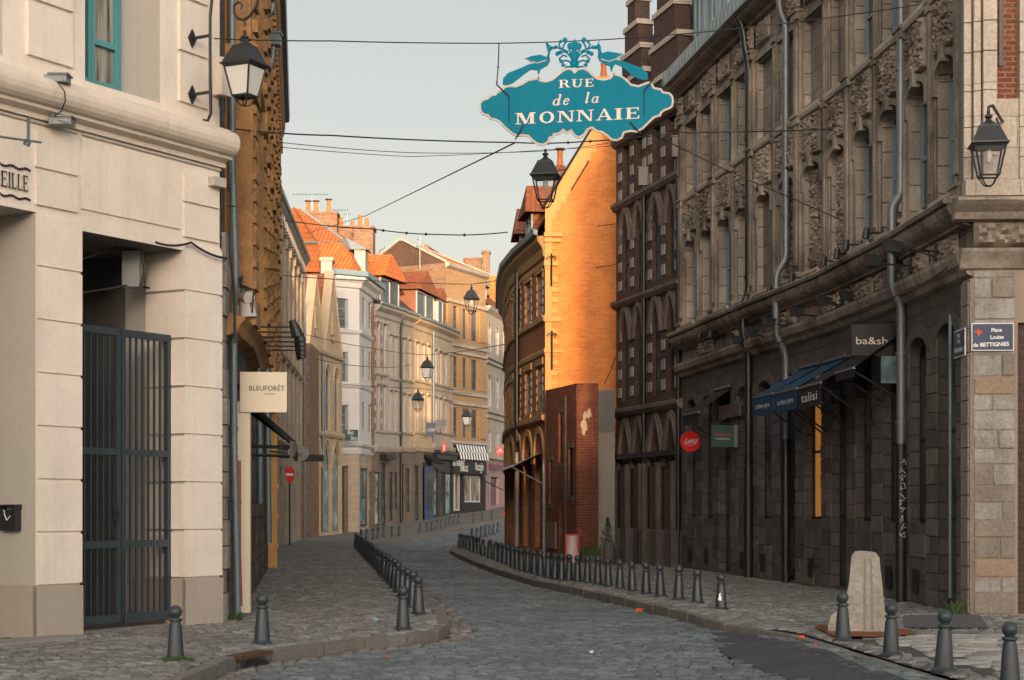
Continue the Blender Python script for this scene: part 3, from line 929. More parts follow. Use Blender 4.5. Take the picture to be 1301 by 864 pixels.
# window with teal frame, one leaf ajar
wo = OP(uw0, u(172), 6.62, 9.6, depth=.30)
fr = MB(); D = -.30
for a_, b_, c_, d_ in ((uw0 + .0, uw0 + .06, 6.56, 9.6), (wo['u1'] - .07, wo['u1'], 6.56, 9.6), (uw0 + .06, wo['u1'] - .07, 6.56, 6.66)):
    fr.box(F1, a_, b_, D, D + .07, c_, d_)
W1 = T.add('window', fr, TEAL_F)
lf = MB(); uc = u(133)
for a_, b_, c_, d_ in ((uc, uc + .055, 6.68, 9.6), (wo['u1'] - .12, wo['u1'] - .075, 6.68, 9.6), (uc + .055, wo['u1'] - .12, 6.68, 6.74), (uc + .055, wo['u1'] - .12, 7.18, 7.25), (uw0 + .07, uw0 + .12, 6.68, 9.6), (uc - .06, uc - .005, 6.68, 9.6), (uw0 + .12, uc - .06, 6.68, 6.74)):
    lf.box(F1, a_, b_, D + .03, D + .09, c_, d_)
T.add('sash', lf, TEAL_F, W1)
g = MB(); g.poly([F1.P(uw0, D + .035, 6.6), F1.P(wo['u1'], D + .035, 6.6), F1.P(wo['u1'], D + .035, 9.6), F1.P(uw0, D + .035, 9.6)])
T.add('pane', g, GLASSC, W1)
g = MB(); g.box(F1, wo['u1'], uw1, D - .04, D + .002, 6.62, 9.6); g.cut(); g.box(F1, u(-160), u(3), D - .04, D, 6.62, 9.6)
T.adds('blank_infill', g, REVEAL)
# passage behind the gate
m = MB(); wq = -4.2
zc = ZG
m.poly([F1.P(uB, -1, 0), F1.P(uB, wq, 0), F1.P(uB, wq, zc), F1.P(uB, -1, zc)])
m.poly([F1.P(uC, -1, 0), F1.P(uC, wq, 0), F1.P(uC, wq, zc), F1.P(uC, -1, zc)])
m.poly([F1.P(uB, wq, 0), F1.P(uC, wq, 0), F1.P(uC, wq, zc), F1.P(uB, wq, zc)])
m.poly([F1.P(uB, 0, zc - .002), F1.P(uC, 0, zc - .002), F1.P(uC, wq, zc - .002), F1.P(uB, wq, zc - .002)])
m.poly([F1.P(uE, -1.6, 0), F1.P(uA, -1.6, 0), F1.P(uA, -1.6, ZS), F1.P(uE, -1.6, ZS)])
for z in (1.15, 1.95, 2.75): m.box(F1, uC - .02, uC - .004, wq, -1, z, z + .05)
T.add('passage_walls', m, plaster('painted_shade_passage_render', (.15, .145, .13), (.09, .085, .08), .4))  # passage shade is put into this colour, darker than the reveals
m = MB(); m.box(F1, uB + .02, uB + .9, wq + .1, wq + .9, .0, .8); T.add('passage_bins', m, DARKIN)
m = MB(); m.box(F1, uA - .006, uA - .001, -1.2, .02, 0, .62); T.add('jamb_plinth', m, GREYP)
# step slab in front of the pilaster
m = MB(); m.box(F1, u(-60), u(70), .06, .5, 0.0, .04)
T.add('doorstep', m, CONCW)
# gable/roof behind, out of the picture
m = MB(); m.poly([F1.P(uE - .6, 0, 10.6), F1.P(uD, 0, 10.6), F1.P(uD, -7, 10.6), F1.P(uE - .6, -7, 10.6)])
T.add('roof', m, TILE_D)
# raised end letters of the shop name with dotted garlands
G = Thing('shop_name_panel', 'raised dark letters EILLE between two beaded lines on the cream wall at the left edge', 'sign', F1.P(u(20), 0, 5.2))
# gate
gt = Thing('metal_gate', 'tall dark grey barred gate closing the passage in the cream building', 'gate', F1.P(u(158), -.3, 0))
wg = F1.w(uC, 213) if False else -.22
def gate_leaf(a_, b_):
    m = MB()
    z0, z1 = .10, 3.74
    m.box(F1, a_, a_ + .07, wg - .03, wg + .03, z0, z1); m.box(F1, b_ - .07, b_, wg - .03, wg + .03, z0, z1)
    for z, h in ((z0, .10), (1.02, .09), (2.17, .08), (z1 - .09, .09)): m.box(F1, a_ + .07, b_ - .07, wg - .028, wg + .028, z, z + h)
    n = 6
    for i in range(1, n + 1):
        c = a_ + .07 + (b_ - a_ - .14) * i / (n + 1)
        for za, zb in ((z0 + .1, 1.02), (1.11, 2.17), (2.25, z1 - .09)):
            m.box(F1, c - .012, c + .012, wg - .012, wg + .012, za, zb)
    return m
um = u(152, wg)
ua2, ub2 = uB + .02, uC - .03
l1 = gt.add('gate_leaf', gate_leaf(ua2, um - .01), IRON_G)
l2 = gt.add('gate_leaf', gate_leaf(um + .01, ub2), IRON_G)
m = MB(); m.box(F1, um - .16, um - .09, wg + .03, wg + .06, 1.35, 1.55); m.tube([F1.P(um - .12, wg + .09, 1.46), F1.P(um - .24, wg + .09, 1.46)], .01)
gt.add('handle', m, IRON, l1)
m = MB(); m.tube([F1.P(um + .05, wg + .05, .02), F1.P(um + .05, wg + .05, .95), F1.P(um + .09, wg + .05, .98)], .012)
gt.add('drop_bolt', m, IRON, l2)
m = MB(); m.box(F1, uB, ub2 + .03, wg - .45, wg + .1, .0, .035)
gt.add('threshold', m, KERB)
# small things on the cream building
T2 = Thing('meter_box', 'grey electrical box with cables high in the gate passage', 'electrical box', F1.P(uC - .3, -.9, 3.8))
m = MB(); m.bx(*[v for v in (pt(155, 0, 22.0).x, pt(177, 0, 22.0).x, 22.0, 22.25, pt(0, 364, 22).z, pt(0, 318, 22).z)])
T2.add('case', m, paint('box_grey', (.20, .21, .21)))
m = MB()
m.tube([pt(103, 293, 21), pt(118, 303, 21.4), pt(140, 302, 21.8), pt(160, 312, 22), pt(185, 305, 22)], .022, 6)
m.tube([pt(103, 330, 21), pt(130, 320, 21.6), pt(155, 312, 22)], .012, 6)
m.tube([pt(103, 372, 21), pt(140, 366, 21.8), pt(165, 362, 22.05), pt(190, 366, 22)], .014, 6)
m.tube([pt(180, 318, 22), pt(184, 345, 22), pt(178, 366, 22)], .018, 6)
T2.add('cables', m, IRON)
T3 = Thing('ashtray', 'small black wall ashtray with a white cigarette mark on the grey door jamb', 'ashtray', F1.P(uA, -.5, 1.3))
ju = uA - .002
wa, wb = F1.w(ju, 7), F1.w(ju, 27)
za, zb = F1.z(ju, 674, wa), F1.z(ju, 641, wa)
m = MB(); m.box(F1, ju - .10, ju, wa, wb, za, zb - .06); m.box(F1, ju - .11, ju, wa - .01, wa + .02, zb - .06, zb); m.box(F1, ju - .11, ju, wb - .03, wb + .01, zb - .06, zb); m.box(F1, ju - .11, ju, wa + .02, wb - .03, zb - .02, zb)
T3.add('box', m, IRON)
m = MB(); wc = (wa + wb) / 2
for p, q_ in (((-.05, .05), (.0, -.03)), ((.0, -.03), (.07, .02)), ((-.06, .09), (-.04, .06))):
    m.tube([F1.P(ju - .104, wc + p[0] * .8, za + .15 + p[1]), F1.P(ju - .104, wc + q_[0] * .8, za + .15 + q_[1])], .006, 5)
T3.add('cigarette_mark', m, LETW)
def lampcam(label, px, py, d, fl=1):
    T = Thing('floodlight', label, 'floodlight', pt(px, py, d))
    m = MB(); c = pt(px, py, d)
    m.bx(c.x - .13, c.x + .13, c.y - .1, c.y + .1, c.z - .035, c.z + .045)
    m.bx(c.x - .09, c.x + .15, c.y - .12, c.y + .12, c.z + .046, c.z + .065)
    m.tube([c + Vector((-.1, .1, 0)), c + Vector((-.2, .28, -.02))], .018, 6)
    T.add('lamp_head', m, paint('floodlight_grey', (.16, .19, .20)))
    m = MB(); m.bx(c.x - .07, c.x + .1, c.y - .104, c.y - .1, c.z - .03, c.z + .02)
    T.add('lens', m, GLASS)
    return T
lampcam('small grey floodlight sitting on top of the cream cornice', 73, 102, 20.0)
lampcam('small grey floodlight hanging under the cream cornice', 79, 156, 20.1)
wire('thin black cable looping over the cream cornice between two small floodlights', [pt(74, 106, 19.85), pt(82, 116, 19.6), pt(83, 128, 19.55), pt(78, 141, 19.6), pt(68, 148, 19.9)], .008, n=3)
T = Thing('emergency_light', 'small white box light under the cream cornice near its corner', 'lamp', F1.P(u(270), .05, 5.9))
m = MB(); m.box(F1, u(262), u(277), .04, .14, 5.72, 5.84); T.add('case', m, SIGNB)
T = Thing('junction_box', 'pale box on the cream wall behind the street lantern', 'electrical box', F1.P(u(276), .05, 6.9))
m = MB(); m.box(F1, u(270), u(279) + .05, .01, .16, 6.93, 7.42); T.add('case', m, CREAM_S)
m = MB()
for k in range(3): m.tube([F1.P(u(272) + k * .06, .08, 6.93), F1.P(u(272) + k * .06, .09, 6.80), F1.P(u(276), .1, 6.6), F1.P(uD + .05, .1, 6.35)], .012, 6)
T.add('cable', m, IRON)
T = Thing('sign_lamp_bar', 'thin grey lighting bar on a bracket above the shop name at the left edge', 'lamp', pt(20, 180, 19))
m = MB(); m.tube([pt(-40, 168, 18.6), pt(52, 181, 19.3)], .014, 6); m.tube([pt(36, 150, 19.6), pt(36, 178, 19.2)], .018, 6); m.tube([pt(36, 178, 19.2), pt(33, 185, 19.2)], .04, 8)
T.add('bar', m, PIPE_G)
# ================================================================== LETTERING WITH SERIFS (own glyph shapes)
def rc(x0, y0, x1, y1): return [(x0, y0), (x1, y0), (x1, y1), (x0, y1)]
def ring(cx, cy, rx, ry, tx, ty, a0=0, a1=360, n=16):
    out = []
    for i in range(n):
        p, q = R(a0 + (a1 - a0) * i / n), R(a0 + (a1 - a0) * (i + 1) / n)
        def th(a_): return (rx - tx, ry - ty)
        out.append([(cx + rx * math.cos(p), cy + ry * math.sin(p)), (cx + rx * math.cos(q), cy + ry * math.sin(q)),
                    (cx + (rx - tx) * math.cos(q), cy + (ry - ty) * math.sin(q)), (cx + (rx - tx) * math.cos(p), cy + (ry - ty) * math.sin(p))])
    return out
sf = .07
def stem(x0, x1, top=True, bot=True, e=.09, h=1.0):
    o = [rc(x0, 0, x1, h)]
    if bot: o.append(rc(x0 - e, 0, x1 + e, sf))
    if top: o.append(rc(x0 - e, h - sf, x1 + e, h))
    return o
GL = {
 'I': (.42, stem(.12, .30)),
 'L': (.72, stem(.12, .30) + [rc(.30, 0, .68, .08), [(.60, .0), (.68, 0), (.72, .28), (.66, .28)]]),
 'E': (.80, stem(.12, .30) + [rc(.30, 0, .74, .08), rc(.30, .92, .72, 1), rc(.30, .47, .58, .55), [(.66, 0), (.74, 0), (.78, .28), (.72, .28)], [(.64, 1), (.72, 1), (.74, .74), (.69, .74)], rc(.54, .38, .59, .64)]),
 'R': (.92, stem(.12, .30) + [rc(.30, .92, .50, 1), rc(.30, .46, .50, .54)] + ring(.48, .73, .26, .27, .16, .08, -90, 90, 10) + [[(.44, .48), (.62, .48), (.88, 0), (.68, 0)], rc(.68, 0, .95, sf)]),
 'U': (.95, [rc(.14, .34, .32, 1), rc(.04, 1 - sf, .42, 1), rc(.70, .34, .78, 1), rc(.60, 1 - sf, .90, 1)] + ring(.46, .35, .32, .37, .16, .10, 180, 360, 14)),
 'M': (1.15, [rc(.12, 0, .20, 1), rc(.02, 0, .32, sf), rc(.02, 1 - sf, .30, 1), [(.16, 1), (.38, 1), (.66, .12), (.56, 0), (.52, 0)], [(.56, 0), (.64, .10), (.90, 1), (.80, 1)], rc(.82, 0, 1.02, 1), rc(.72, 0, 1.12, sf), rc(.84, 1 - sf, 1.12, 1)]),
 'N': (1.0, [rc(.14, 0, .22, 1), rc(.02, 0, .34, sf), rc(.02, 1 - sf, .28, 1), [(.14, 1), (.36, 1), (.86, 0), (.72, 0)], rc(.78, 0, .86, 1), rc(.66, 1 - sf, .98, 1)]),
 'O': (.98, ring(.49, .5, .46, .52, .20, .10, 0, 360, 24)),
 'A': (1.0, [[(.10, 0), (.18, 0), (.50, .94), (.46, 1.02)], [(.42, 1.02), (.54, 1.02), (.92, 0), (.70, 0)], rc(.0, 0, .30, sf), rc(.60, 0, 1.0, sf), rc(.24, .30, .68, .38)]),
 'd': (.62, ring(.28, .30, .25, .31, .13, .07, 0, 360, 18) + [[(.42, 0), (.56, 0), (.56, 1.0), (.42, 1.0)], rc(.34, .94, .5, 1.0), [(.5, 0), (.68, .10), (.66, .15), (.5, .08)]]),
 'e': (.52, ring(.28, .30, .25, .31, .13, .07, 20, 330, 18) + [[(.10, .26), (.50, .36), (.50, .42), (.10, .32)]]),
 'l': (.36, [rc(.12, .04, .26, 1.0), rc(.04, .94, .2, 1.0), [(.14, 0), (.26, 0), (.38, .12), (.34, .15), (.2, .08)]]),
 'a': (.62, ring(.28, .30, .25, .31, .13, .07, 0, 360, 18) + [rc(.42, .0, .55, .61), [(.5, 0), (.68, .10), (.66, .15), (.5, .08)]]),
}
def glyph(mb, ch, M, x, y, w_, h_, shear=0.0, t=.004, k0=0):
    adv, polys = GL[ch]
    for k, pl_ in enumerate(polys):
        P2 = [(x + (px_ + shear * py_) / adv * w_, y + py_ * h_) for px_, py_ in pl_]
        tt = t + .0005 * ((k + k0) % 9)
        tris = tessellate_polygon([[Vector((p[0], p[1], 0)) for p in P2]])
        for tr in tris: mb.poly([M(P2[i][0], P2[i][1], tt) for i in tr], [P2[i] for i in tr])
# --- EILLE on the cream wall
b0, n0 = F1.base(u(20))
ex = (F1.P(1, 0, 0) - F1.P(0, 0, 0)).normalized()
nv = Vector((n0.x, n0.y, 0))
MG = lambda x, y, z: F1.P(x, z + .002, y)
m = MB()
uu = u(-62); 
lets = 'ABEILLE'
pos = [(-25, 'E'), (-4, 'I'), (1.5, 'L'), (11.5, 'L'), (22.5, 'E')]
zl0, zl1 = F1.z(u(20), 241), F1.z(u(20), 221)
xs = [-1, 8.5, 12.5, 20, 27, 35]
for (a_, b_), ch in zip(zip(xs, xs[1:]), 'EILLE'):
    glyph(m, ch, MG, u(a_), zl0, (u(b_) - u(a_)) * .9, zl1 - zl0, t=.02)
G.add('lettering', m, LETB)
m = MB()
for zc_ in (F1.z(u(20), 213), F1.z(u(20), 251)):
    for i in range(40):
        uu = u(36) - i * .035
        m.box(F1, uu, uu + .018, .001, .02, zc_ - .012 + .012 * math.sin(i), zc_ + .014 + .012 * math.sin(i))
G.add('beaded_lines', m, LETB)
# ================================================================== THE BIG HANGING STREET SIGN
DS = 26.0
sc = DS / FX
so = pt(731, 118, DS)
SM = lambda x, y, z: so + Vector((x, -z, y))
def zs6(x, y): return ((600 + .3011 * x - 731) * sc, (118 - (30 + .3011 * y)) * sc)
outline = [(28,350),(31,332),(42,320),(66,313),(74,302),(96,297),(103,288),(125,280),(128,270),(150,262),(185,262),(212,250),(235,236),(258,232),(274,230),(275,216),(284,220),(287,238),(310,242),(335,234),(360,214),(382,196),(405,187),(420,190),(432,202),(445,190),(466,186),(488,194),(508,214),(530,230),(555,234),(580,228),(590,216),(591,204),(600,204),(604,212),(628,218),(652,236),(672,256),(700,262),(730,250),(748,246),(762,256),(768,270),(798,276),(806,288),(832,292),(846,306),(851,328),(846,352),(830,364),(812,370),(799,380),(796,392),(768,400),(748,420),(722,446),(695,462),(668,458),(642,464),(634,486),(610,498),(585,494),(566,476),(545,462),(522,458),(504,444),(488,452),(474,474),(450,486),(428,476),(415,458),(398,468),(384,456),(366,470),(348,472),(345,482),(330,486),(324,504),(303,516),(275,514),(252,498),(236,480),(214,476),(188,480),(166,468),(140,446),(112,418),(92,408),(74,406),(64,392),(42,386),(31,370)]
OUT = [zs6(*q) for q in outline]
def inset(P_, d):
    n = len(P_); o = []
    ar = sum(P_[i][0] * P_[(i + 1) % n][1] - P_[(i + 1) % n][0] * P_[i][1] for i in range(n))
    sg = 1 if ar > 0 else -1
    for i in range(n):
        a_, b_, c_ = Vector(P_[i - 1]), Vector(P_[i]), Vector(P_[(i + 1) % n])
        e1, e2 = (b_ - a_).normalized(), (c_ - b_).normalized()
        n1, n2 = Vector((-e1.y, e1.x)) * sg, Vector((-e2.y, e2.x)) * sg
        mm = n1 + n2
        mm = mm / max(.6, mm.length_squared) * 2 if mm.length > .2 else n1
        mm = mm * (1 / max(1, mm.length / 1.5))
        q = b_ + mm * d
        o.append((q.x, q.y))
    return o
ST = Thing('street_name_sign', 'large teal cartouche street sign with peacocks hung on wires over the street', 'sign', tuple(so))
m = MB(); m.flat(OUT, SM, .03)
plate = ST.add('plate_border', m, SIGNB)
IN = inset(OUT, .032)
m = MB(); m.flat(IN, lambda x, y, z: SM(x, y, z + .0305), .006)
face = ST.add('sign_face', m, SIGNT)
def zs6b(x, y): return ((640 + .1736 * x - 731) * sc, (118 - (40 + .1736 * y)) * sc)
m = MB()
def put(ch, x0, x1, y0, y1, shear=0.0, asc=None):
    a_ = zs6b(x0, y0); b_ = zs6b(x1, y1)
    tilt = -.05
    MM = lambda x, y, z: SM(x, y + (x - a_[0]) * .045, z + .037)
    glyph(m, ch, MM, a_[0], a_[1], b_[0] - a_[0], b_[1] - a_[1], shear)
for ch, x0, x1 in (('M', 82, 238), ('O', 258, 372), ('N', 388, 522), ('N', 528, 662), ('A', 672, 800), ('I', 806, 873), ('E', 885, 995)):
    yb = 685 - (x0 - 82) * .048
    put(ch, x0, x1, yb, yb - 82)
for ch, x0, x1 in (('R', 400, 486), ('U', 492, 584), ('E', 590, 660)):
    yb = 418 - (x0 - 400) * .04
    put(ch, x0, x1, yb, yb - 58)
for ch, x0, x1, yb in (('d', 350, 408, 548), ('e', 426, 474, 544), ('l', 582, 616, 532), ('a', 634, 690, 530)):
    put(ch, x0, x1, yb, yb - 82, .22)
ST.add('lettering', m, LETTER, face)
def pk(poly, t=.02, off=0.0, mat=None, name='peacock', lab=None):
    m = MB(); m.flat([zs6(*q) for q in poly], lambda x, y, z: SM(x, y, z + off), t)
    return ST.add(name, m, mat or SIGNT, label=lab)
LP = [(128,258),(130,232),(150,210),(185,196),(215,184),(240,172),(262,168),(250,160),(218,150),(250,138),(288,132),(312,142),(320,124),(314,104),(311,92),(308,80),(314,76),(320,84),(326,92),(340,98),(352,108),(338,108),(330,118),(326,136),(329,158),(318,178),(296,190),(287,196),(283,214),(277,214),(274,198),(246,196),(220,214),(198,232),(172,252),(146,262)]
RP = [(726,240),(700,234),(672,220),(650,198),(628,182),(604,172),(596,182),(590,202),(584,202),(581,182),(556,172),(536,158),(528,140),(532,124),(528,108),(514,108),(500,106),(508,98),(526,92),(532,80),(538,68),(534,84),(542,96),(543,112),(548,126),(572,118),(606,124),(638,130),(622,144),(606,154),(640,160),(680,176),(716,188),(738,210),(742,226),(736,238)]
p1 = pk(LP); p2 = pk(RP)
for P_, par in (([(222,152),(248,164),(280,168),(314,156)], p1), ([(632,134),(608,150),(578,162),(544,152)], p2)):
    m = MB(); m.tube([SM(*zs6(*q), .024) for q in P_], .010, 5); ST.add('wing_line', m, SIGNB, par)
m = MB()
def spiral(cx, cy, r0, r1, a0, a1, n=14):
    return [SM(*zs6(cx + (r0 + (r1 - r0) * i / n) * math.cos(R(a0 + (a1 - a0) * i / n)), cy - (r0 + (r1 - r0) * i / n) * math.sin(R(a0 + (a1 - a0) * i / n))), .012) for i in range(n + 1)]
for sx in (-1, 1):
    X = lambda x: 431 + sx * x
    def path(pts): return [SM(*zs6(X(x), y), .012) for x, y in pts]
    for P_ in ([(4, 182), (10, 150), (26, 128), (44, 118), (58, 122)], [(6, 182), (22, 160), (40, 156), (52, 164), (48, 176), (38, 174)],
               [(30, 140), (48, 134), (64, 150), (60, 162), (52, 158)], [(26, 120), (52, 108), (80, 100), (98, 102)], [(50, 108), (44, 90), (34, 78), (40, 70)],
               [(58, 106), (66, 90), (58, 78)], [(6, 150), (22, 110), (16, 96)], [(8, 186), (30, 182), (40, 186)]):
        m.tube(path(P_), .014, 6)
    for x, y, r in ((58, 122, 8), (48, 176, 7), (56, 160, 7), (40, 70, 9), (58, 76, 6), (16, 96, 13), (72, 128, 8), (78, 100, 6)):
        c = SM(*zs6(X(x), y), .0)
        m.flat([(r * 1.15 * .3011 * sc * math.cos(t * math.pi / 6), r * 1.15 * .3011 * sc * math.sin(t * math.pi / 6)) for t in range(12)], lambda a_, b_, z, c=c: c + Vector((a_, -z - .002, b_)), .022)
m.flat([zs6(*q) for q in ((412, 186), (450, 186), (446, 150), (462, 124), (446, 128), (440, 104), (448, 88), (432, 66), (414, 88), (422, 104), (416, 128), (400, 124), (416, 150))], SM, .02)
ST.add('flower_vase_ornament', m, SIGNT)
m = MB()
for (a_, b_) in (((104, 262), (158, 312)), ((764, 236), (722, 290)), ((182, 492), (216, 432)), ((712, 470), (664, 418))):
    pA, pB = SM(*zs6(*a_), .05), SM(*zs6(*b_), .045)
    m.tube([pA, pB], .012, 6)
for x in (155, 724): m.tube([SM(*zs6(x, 312 if x < 400 else 290), .036), SM(*zs6(x, 420 if x < 400 else 390), .036)], .008, 5)
ST.add('fixing_rods', m, IRON)
# ================================================================== LANTERNS
def lantern(label, top, k, rz, glass, group=None, body=IRON):
    """square street lantern; top = tip of the finial; k = overall height"""
    T = Thing('street_lantern', label, 'street lamp', tuple(top), group)
    s = k
    def M4(r, z): return [(r * math.sqrt(2) * s, z * s)]
    m = MB()
    top = Vector(top)
    m.lathe(top, [(0, 0), (.02 * s, -.005 * s), (.025 * s, -.04 * s), (.015 * s, -.06 * s), (.05 * s, -.08 * s), (.055 * s, -.10 * s), (.03 * s, -.12 * s), (.045 * s, -.15 * s), (.09 * s, -.18 * s), (.13 * s, -.22 * s)], 12)
    T.add('finial', m, body, smooth=False)
    m = MB()
    q = math.sqrt(2) * s
    m.lathe(top, [(.10 * q, -.205 * s), (.12 * q, -.21 * s), (.125 * q, -.235 * s), (.215 * q, -.44 * s), (.235 * q, -.445 * s), (.235 * q, -.462 * s), (.21 * q, -.475 * s), (.195 * q, -.50 * s), (.19 * q, -.502 * s)], 4, rot=rz)
    m.lathe(top, [(0, -.49 * s), (.19 * q, -.495 * s)], 4, rot=rz)
    T.add('roof', m, body)
    fr = MB()
    def cn(i, r, z): 
        t = rz + i * math.pi / 2
        return top + Vector((r * q * math.cos(t), r * q * math.sin(t), z * s))
    for i in range(4):
        fr.tube([cn(i, .190, -.49), cn(i, .118, -.86)], .011 * s + .003, 6)
        fr.tube([cn(i, .118, -.86), cn(i + 1, .118, -.86)], .011 * s + .002, 6)
        fr.tube([cn(i, .116, -.86), cn(i, .085, -.90), cn(i, .06, -.96), cn(i, .02, -.99)], .008 * s + .002, 6)
    fr.lathe(top, [(0, -.965 * s), (.022 * s, -.98 * s), (0, -1.0 * s)], 8)
    F_ = T.add('frame', fr, body)
    g = MB()
    for i in range(4):
        g.poly([cn(i, .118, -.855), cn(i + 1, .118, -.855), cn(i + 1, .186, -.50), cn(i, .186, -.50)])
    T.add('glass', g, glass)
    if glass is not FROST:
        b = MB(); b.lathe(top, [(0, -.50 * s), (.035 * s, -.53 * s), (.045 * s, -.60 * s), (.02 * s, -.68 * s), (0, -.69 * s)], 10)
        T.add('bulb', b, FROST)
    return T
# left wall lantern on a swan-neck bracket
ug = u(240)
LT = lantern('black lantern with milky glass hanging from a swan-neck bracket on the cream building', pt(311, 38, 22.0), .98, R(20), FROST)
m = MB()
zz = lambda py: EYE + (HY - py) * 22.1 / FX
def gn(px, py): return F1.P(ug, F1.w(ug, px), zz(py))
m.tube([gn(258, 150), gn(264, 152), gn(268, 143), gn(267, 100), gn(267, 20), gn(270, -8), gn(280, -24), gn(296, -32), gn(312, -30), gn(324, -18), gn(328, 0), gn(326, 16), gn(318, 28), gn(310, 32), gn(302, 29), gn(297, 20), gn(297, 12), gn(303, 8), gn(308, 13), gn(306, 18)],
       [.012, .018, .02, .02, .02, .02, .02, .02, .02, .02, .02, .02, .02, .02, .019, .017, .015, .013, .012, .006], 8)
m.tube([gn(311, 31), gn(311, 40)], .016, 8)
for py in (44, 116):
    m.tube([F1.P(ug, .02, zz(py)), gn(267, py)], .022, 8)
    c = F1.P(ug, .03, zz(py))
    m.flat([(-.075, 0), (0, -.12), (.075, 0), (0, .12)], lambda x, y, z, c=c: F1.P(ug + x, .046 + z, c.z + y), .02)
LT.add('swan_neck_bracket', m, IRON)
lantern('black lantern hanging from a cross-street cable just below the teal sign', pt(693, 189, 30.0), 1.04, R(35), CLEAR)
# right wall lantern, mounted later on the stone corner
FACET = Fac([(6.50, 24.40), (7.6, 24.36), (9.2, 24.3)], -1)
RL = lantern('black lantern with clear glass on a wall bracket at the pale stone corner, right edge', pt(1256, 139, 23.6), 1.06, R(38), CLEAR)
m = MB()
top = pt(1256, 139, 23.6)
m.tube([top + Vector((0, 0, -.02)), top + Vector((.0, 0, .03)), top + Vector((.06, .03, .06)), pt(1272, 152, 24.1), FACET.P(FACET.u(1274), .03, EYE + (HY - 156) * 24.4 / FX)], .022, 8)
ub = FACET.u(1274)
m.box(FACET, ub - .04, ub + .04, .002, .05, EYE + (HY - 180) * 24.4 / FX, EYE + (HY - 142) * 24.4 / FX)
m.tube([pt(1266, 150, 24.0), FACET.P(ub, .04, EYE + (HY - 176) * 24.4 / FX)], .014, 6)
RL.add('wall_bracket', m, IRON)
far = [('dark lantern hanging in front of the yellow brick house far down the street', 599, 362, 78, 1.72 * .78, 'o'),
       ('small pale-glassed lantern hanging before the cream row houses', 543, 452, 88, 1.3, 'f'),
       ('small lantern hanging just above the row of storefronts by the blue street signs', 531, 494, 92, 1.25, 'o'),
       ('small lantern in front of the second-floor windows of the yellow brick house', 593.5, 517, 100, 1.2, 'f')]
for lab, px, py, d, k, g in far:
    lantern(lab, pt(px, py, d), k, R(30), FROST if g == 'f' else CLEAR, group=None)
# ================================================================== CABLES
wire('thin steel cable from the cream building to the teal sign', [pt(272, 49, 22.6), pt(420, 52, 24), pt(634, 55, 26.1)], .009, .01, knots=(.12, .16))
wire('thin cable running over the peacocks from the teal sign to the right-hand facade', [pt(634, 55, 26.1), pt(880, 42, 26.6), pt(1180, 4, 27.2)], .009, .03)
wire('short knotted wire holding up the left end of the teal sign', [pt(634, 55, 26.1), pt(633, 85, 26), pt(631, 108, 25.98)], .009, knots=(.5, .95))
wire('black cable crossing the street below the teal sign and carrying the lantern', [pt(292, 163, 24), pt(420, 172, 26.5), pt(652, 181, 29.6), pt(740, 180, 30.1), pt(866, 168, 31), pt(1080, 163, 31.8)], .012, .02, knots=(.05, .5, .56, .62))
wire('faint thin wire crossing behind the teal sign from the ochre house', [pt(330, 178, 36), pt(520, 194, 42), pt(690, 192, 47), pt(795, 178, 49.8)], .009, .03)
wire('second faint wire just beneath, from the ochre house to the dark brick house', [pt(325, 184, 34), pt(520, 199, 42), pt(700, 190, 47), pt(800, 183, 49.4)], .008, .02)
wire('taut stay wire from the teal sign up the street to the left roofs', [pt(655, 181, 26), pt(465, 274, 62), pt(378, 300, 80)], [.012] * 29 if False else .013, 0)
wire('taut stay wire from the lower right of the teal sign to the right-hand facade', [pt(799, 156, 26), pt(920, 215, 28.5), pt(1075, 282, 32.0)], .009, .0)
wire('long sagging telephone cable between the far roofs and the gable house', [pt(362, 280, 66), pt(475, 291, 66), pt(560, 298, 62), pt(645, 295, 60)], .022, .05, knots=(.4, .5, .6, .8))
wire('thin cable crossing the sunlit gable wall towards the dark brick house', [pt(655, 292, 58), pt(700, 292, 53.5), pt(785, 284, 50)], .012, .02)
wire('double thin wire crossing the lower part of the sunlit gable wall', [pt(640, 353, 60), pt(700, 346, 53.5), pt(782, 336, 50)], .012, .02)
wire('cable carrying the dark lantern in front of the yellow brick house', [pt(360, 350, 66), pt(480, 357, 74), pt(599, 361, 78), pt(646, 353, 66)], .018, .03)
wire('cable carrying the pale-glassed lantern across the row houses', [pt(384, 424, 88), pt(470, 442, 88), pt(543, 451, 88), pt(650, 436, 62)], .018, .05)
wire('cable strung across the row houses above the first-floor windows', [pt(386, 452, 90), pt(470, 466, 90), pt(525, 463, 96)], .018, .1)
wire('cable carrying the small lantern near the blue street signs', [pt(436, 488, 99), pt(531, 493, 92), pt(600, 500, 100)], .016, .05)
wire('slack wire in front of the yellow brick house', [pt(565, 508, 118), pt(593, 516, 100), pt(618, 512, 118)], .018, .1)
wire('thick black cable sagging over the top of the gate opening', [F1.P(u(190), .1, 4.83), F1.P(u(235), .1, 4.92), F1.P(uD, .12, 4.80)], .016, .04)
wire('black cable bundle running down the corner of the cream building', [F1.P(uD + .02, .12, 6.4), F1.P(uD + .08, .13, 5.6), F1.P(uD + .06, .13, 4.9), F1.P(uD + .16, .12, 4.4), F1.P(uD + .2, .1, 3.7)], .022, 0, knots=(.3, .6))
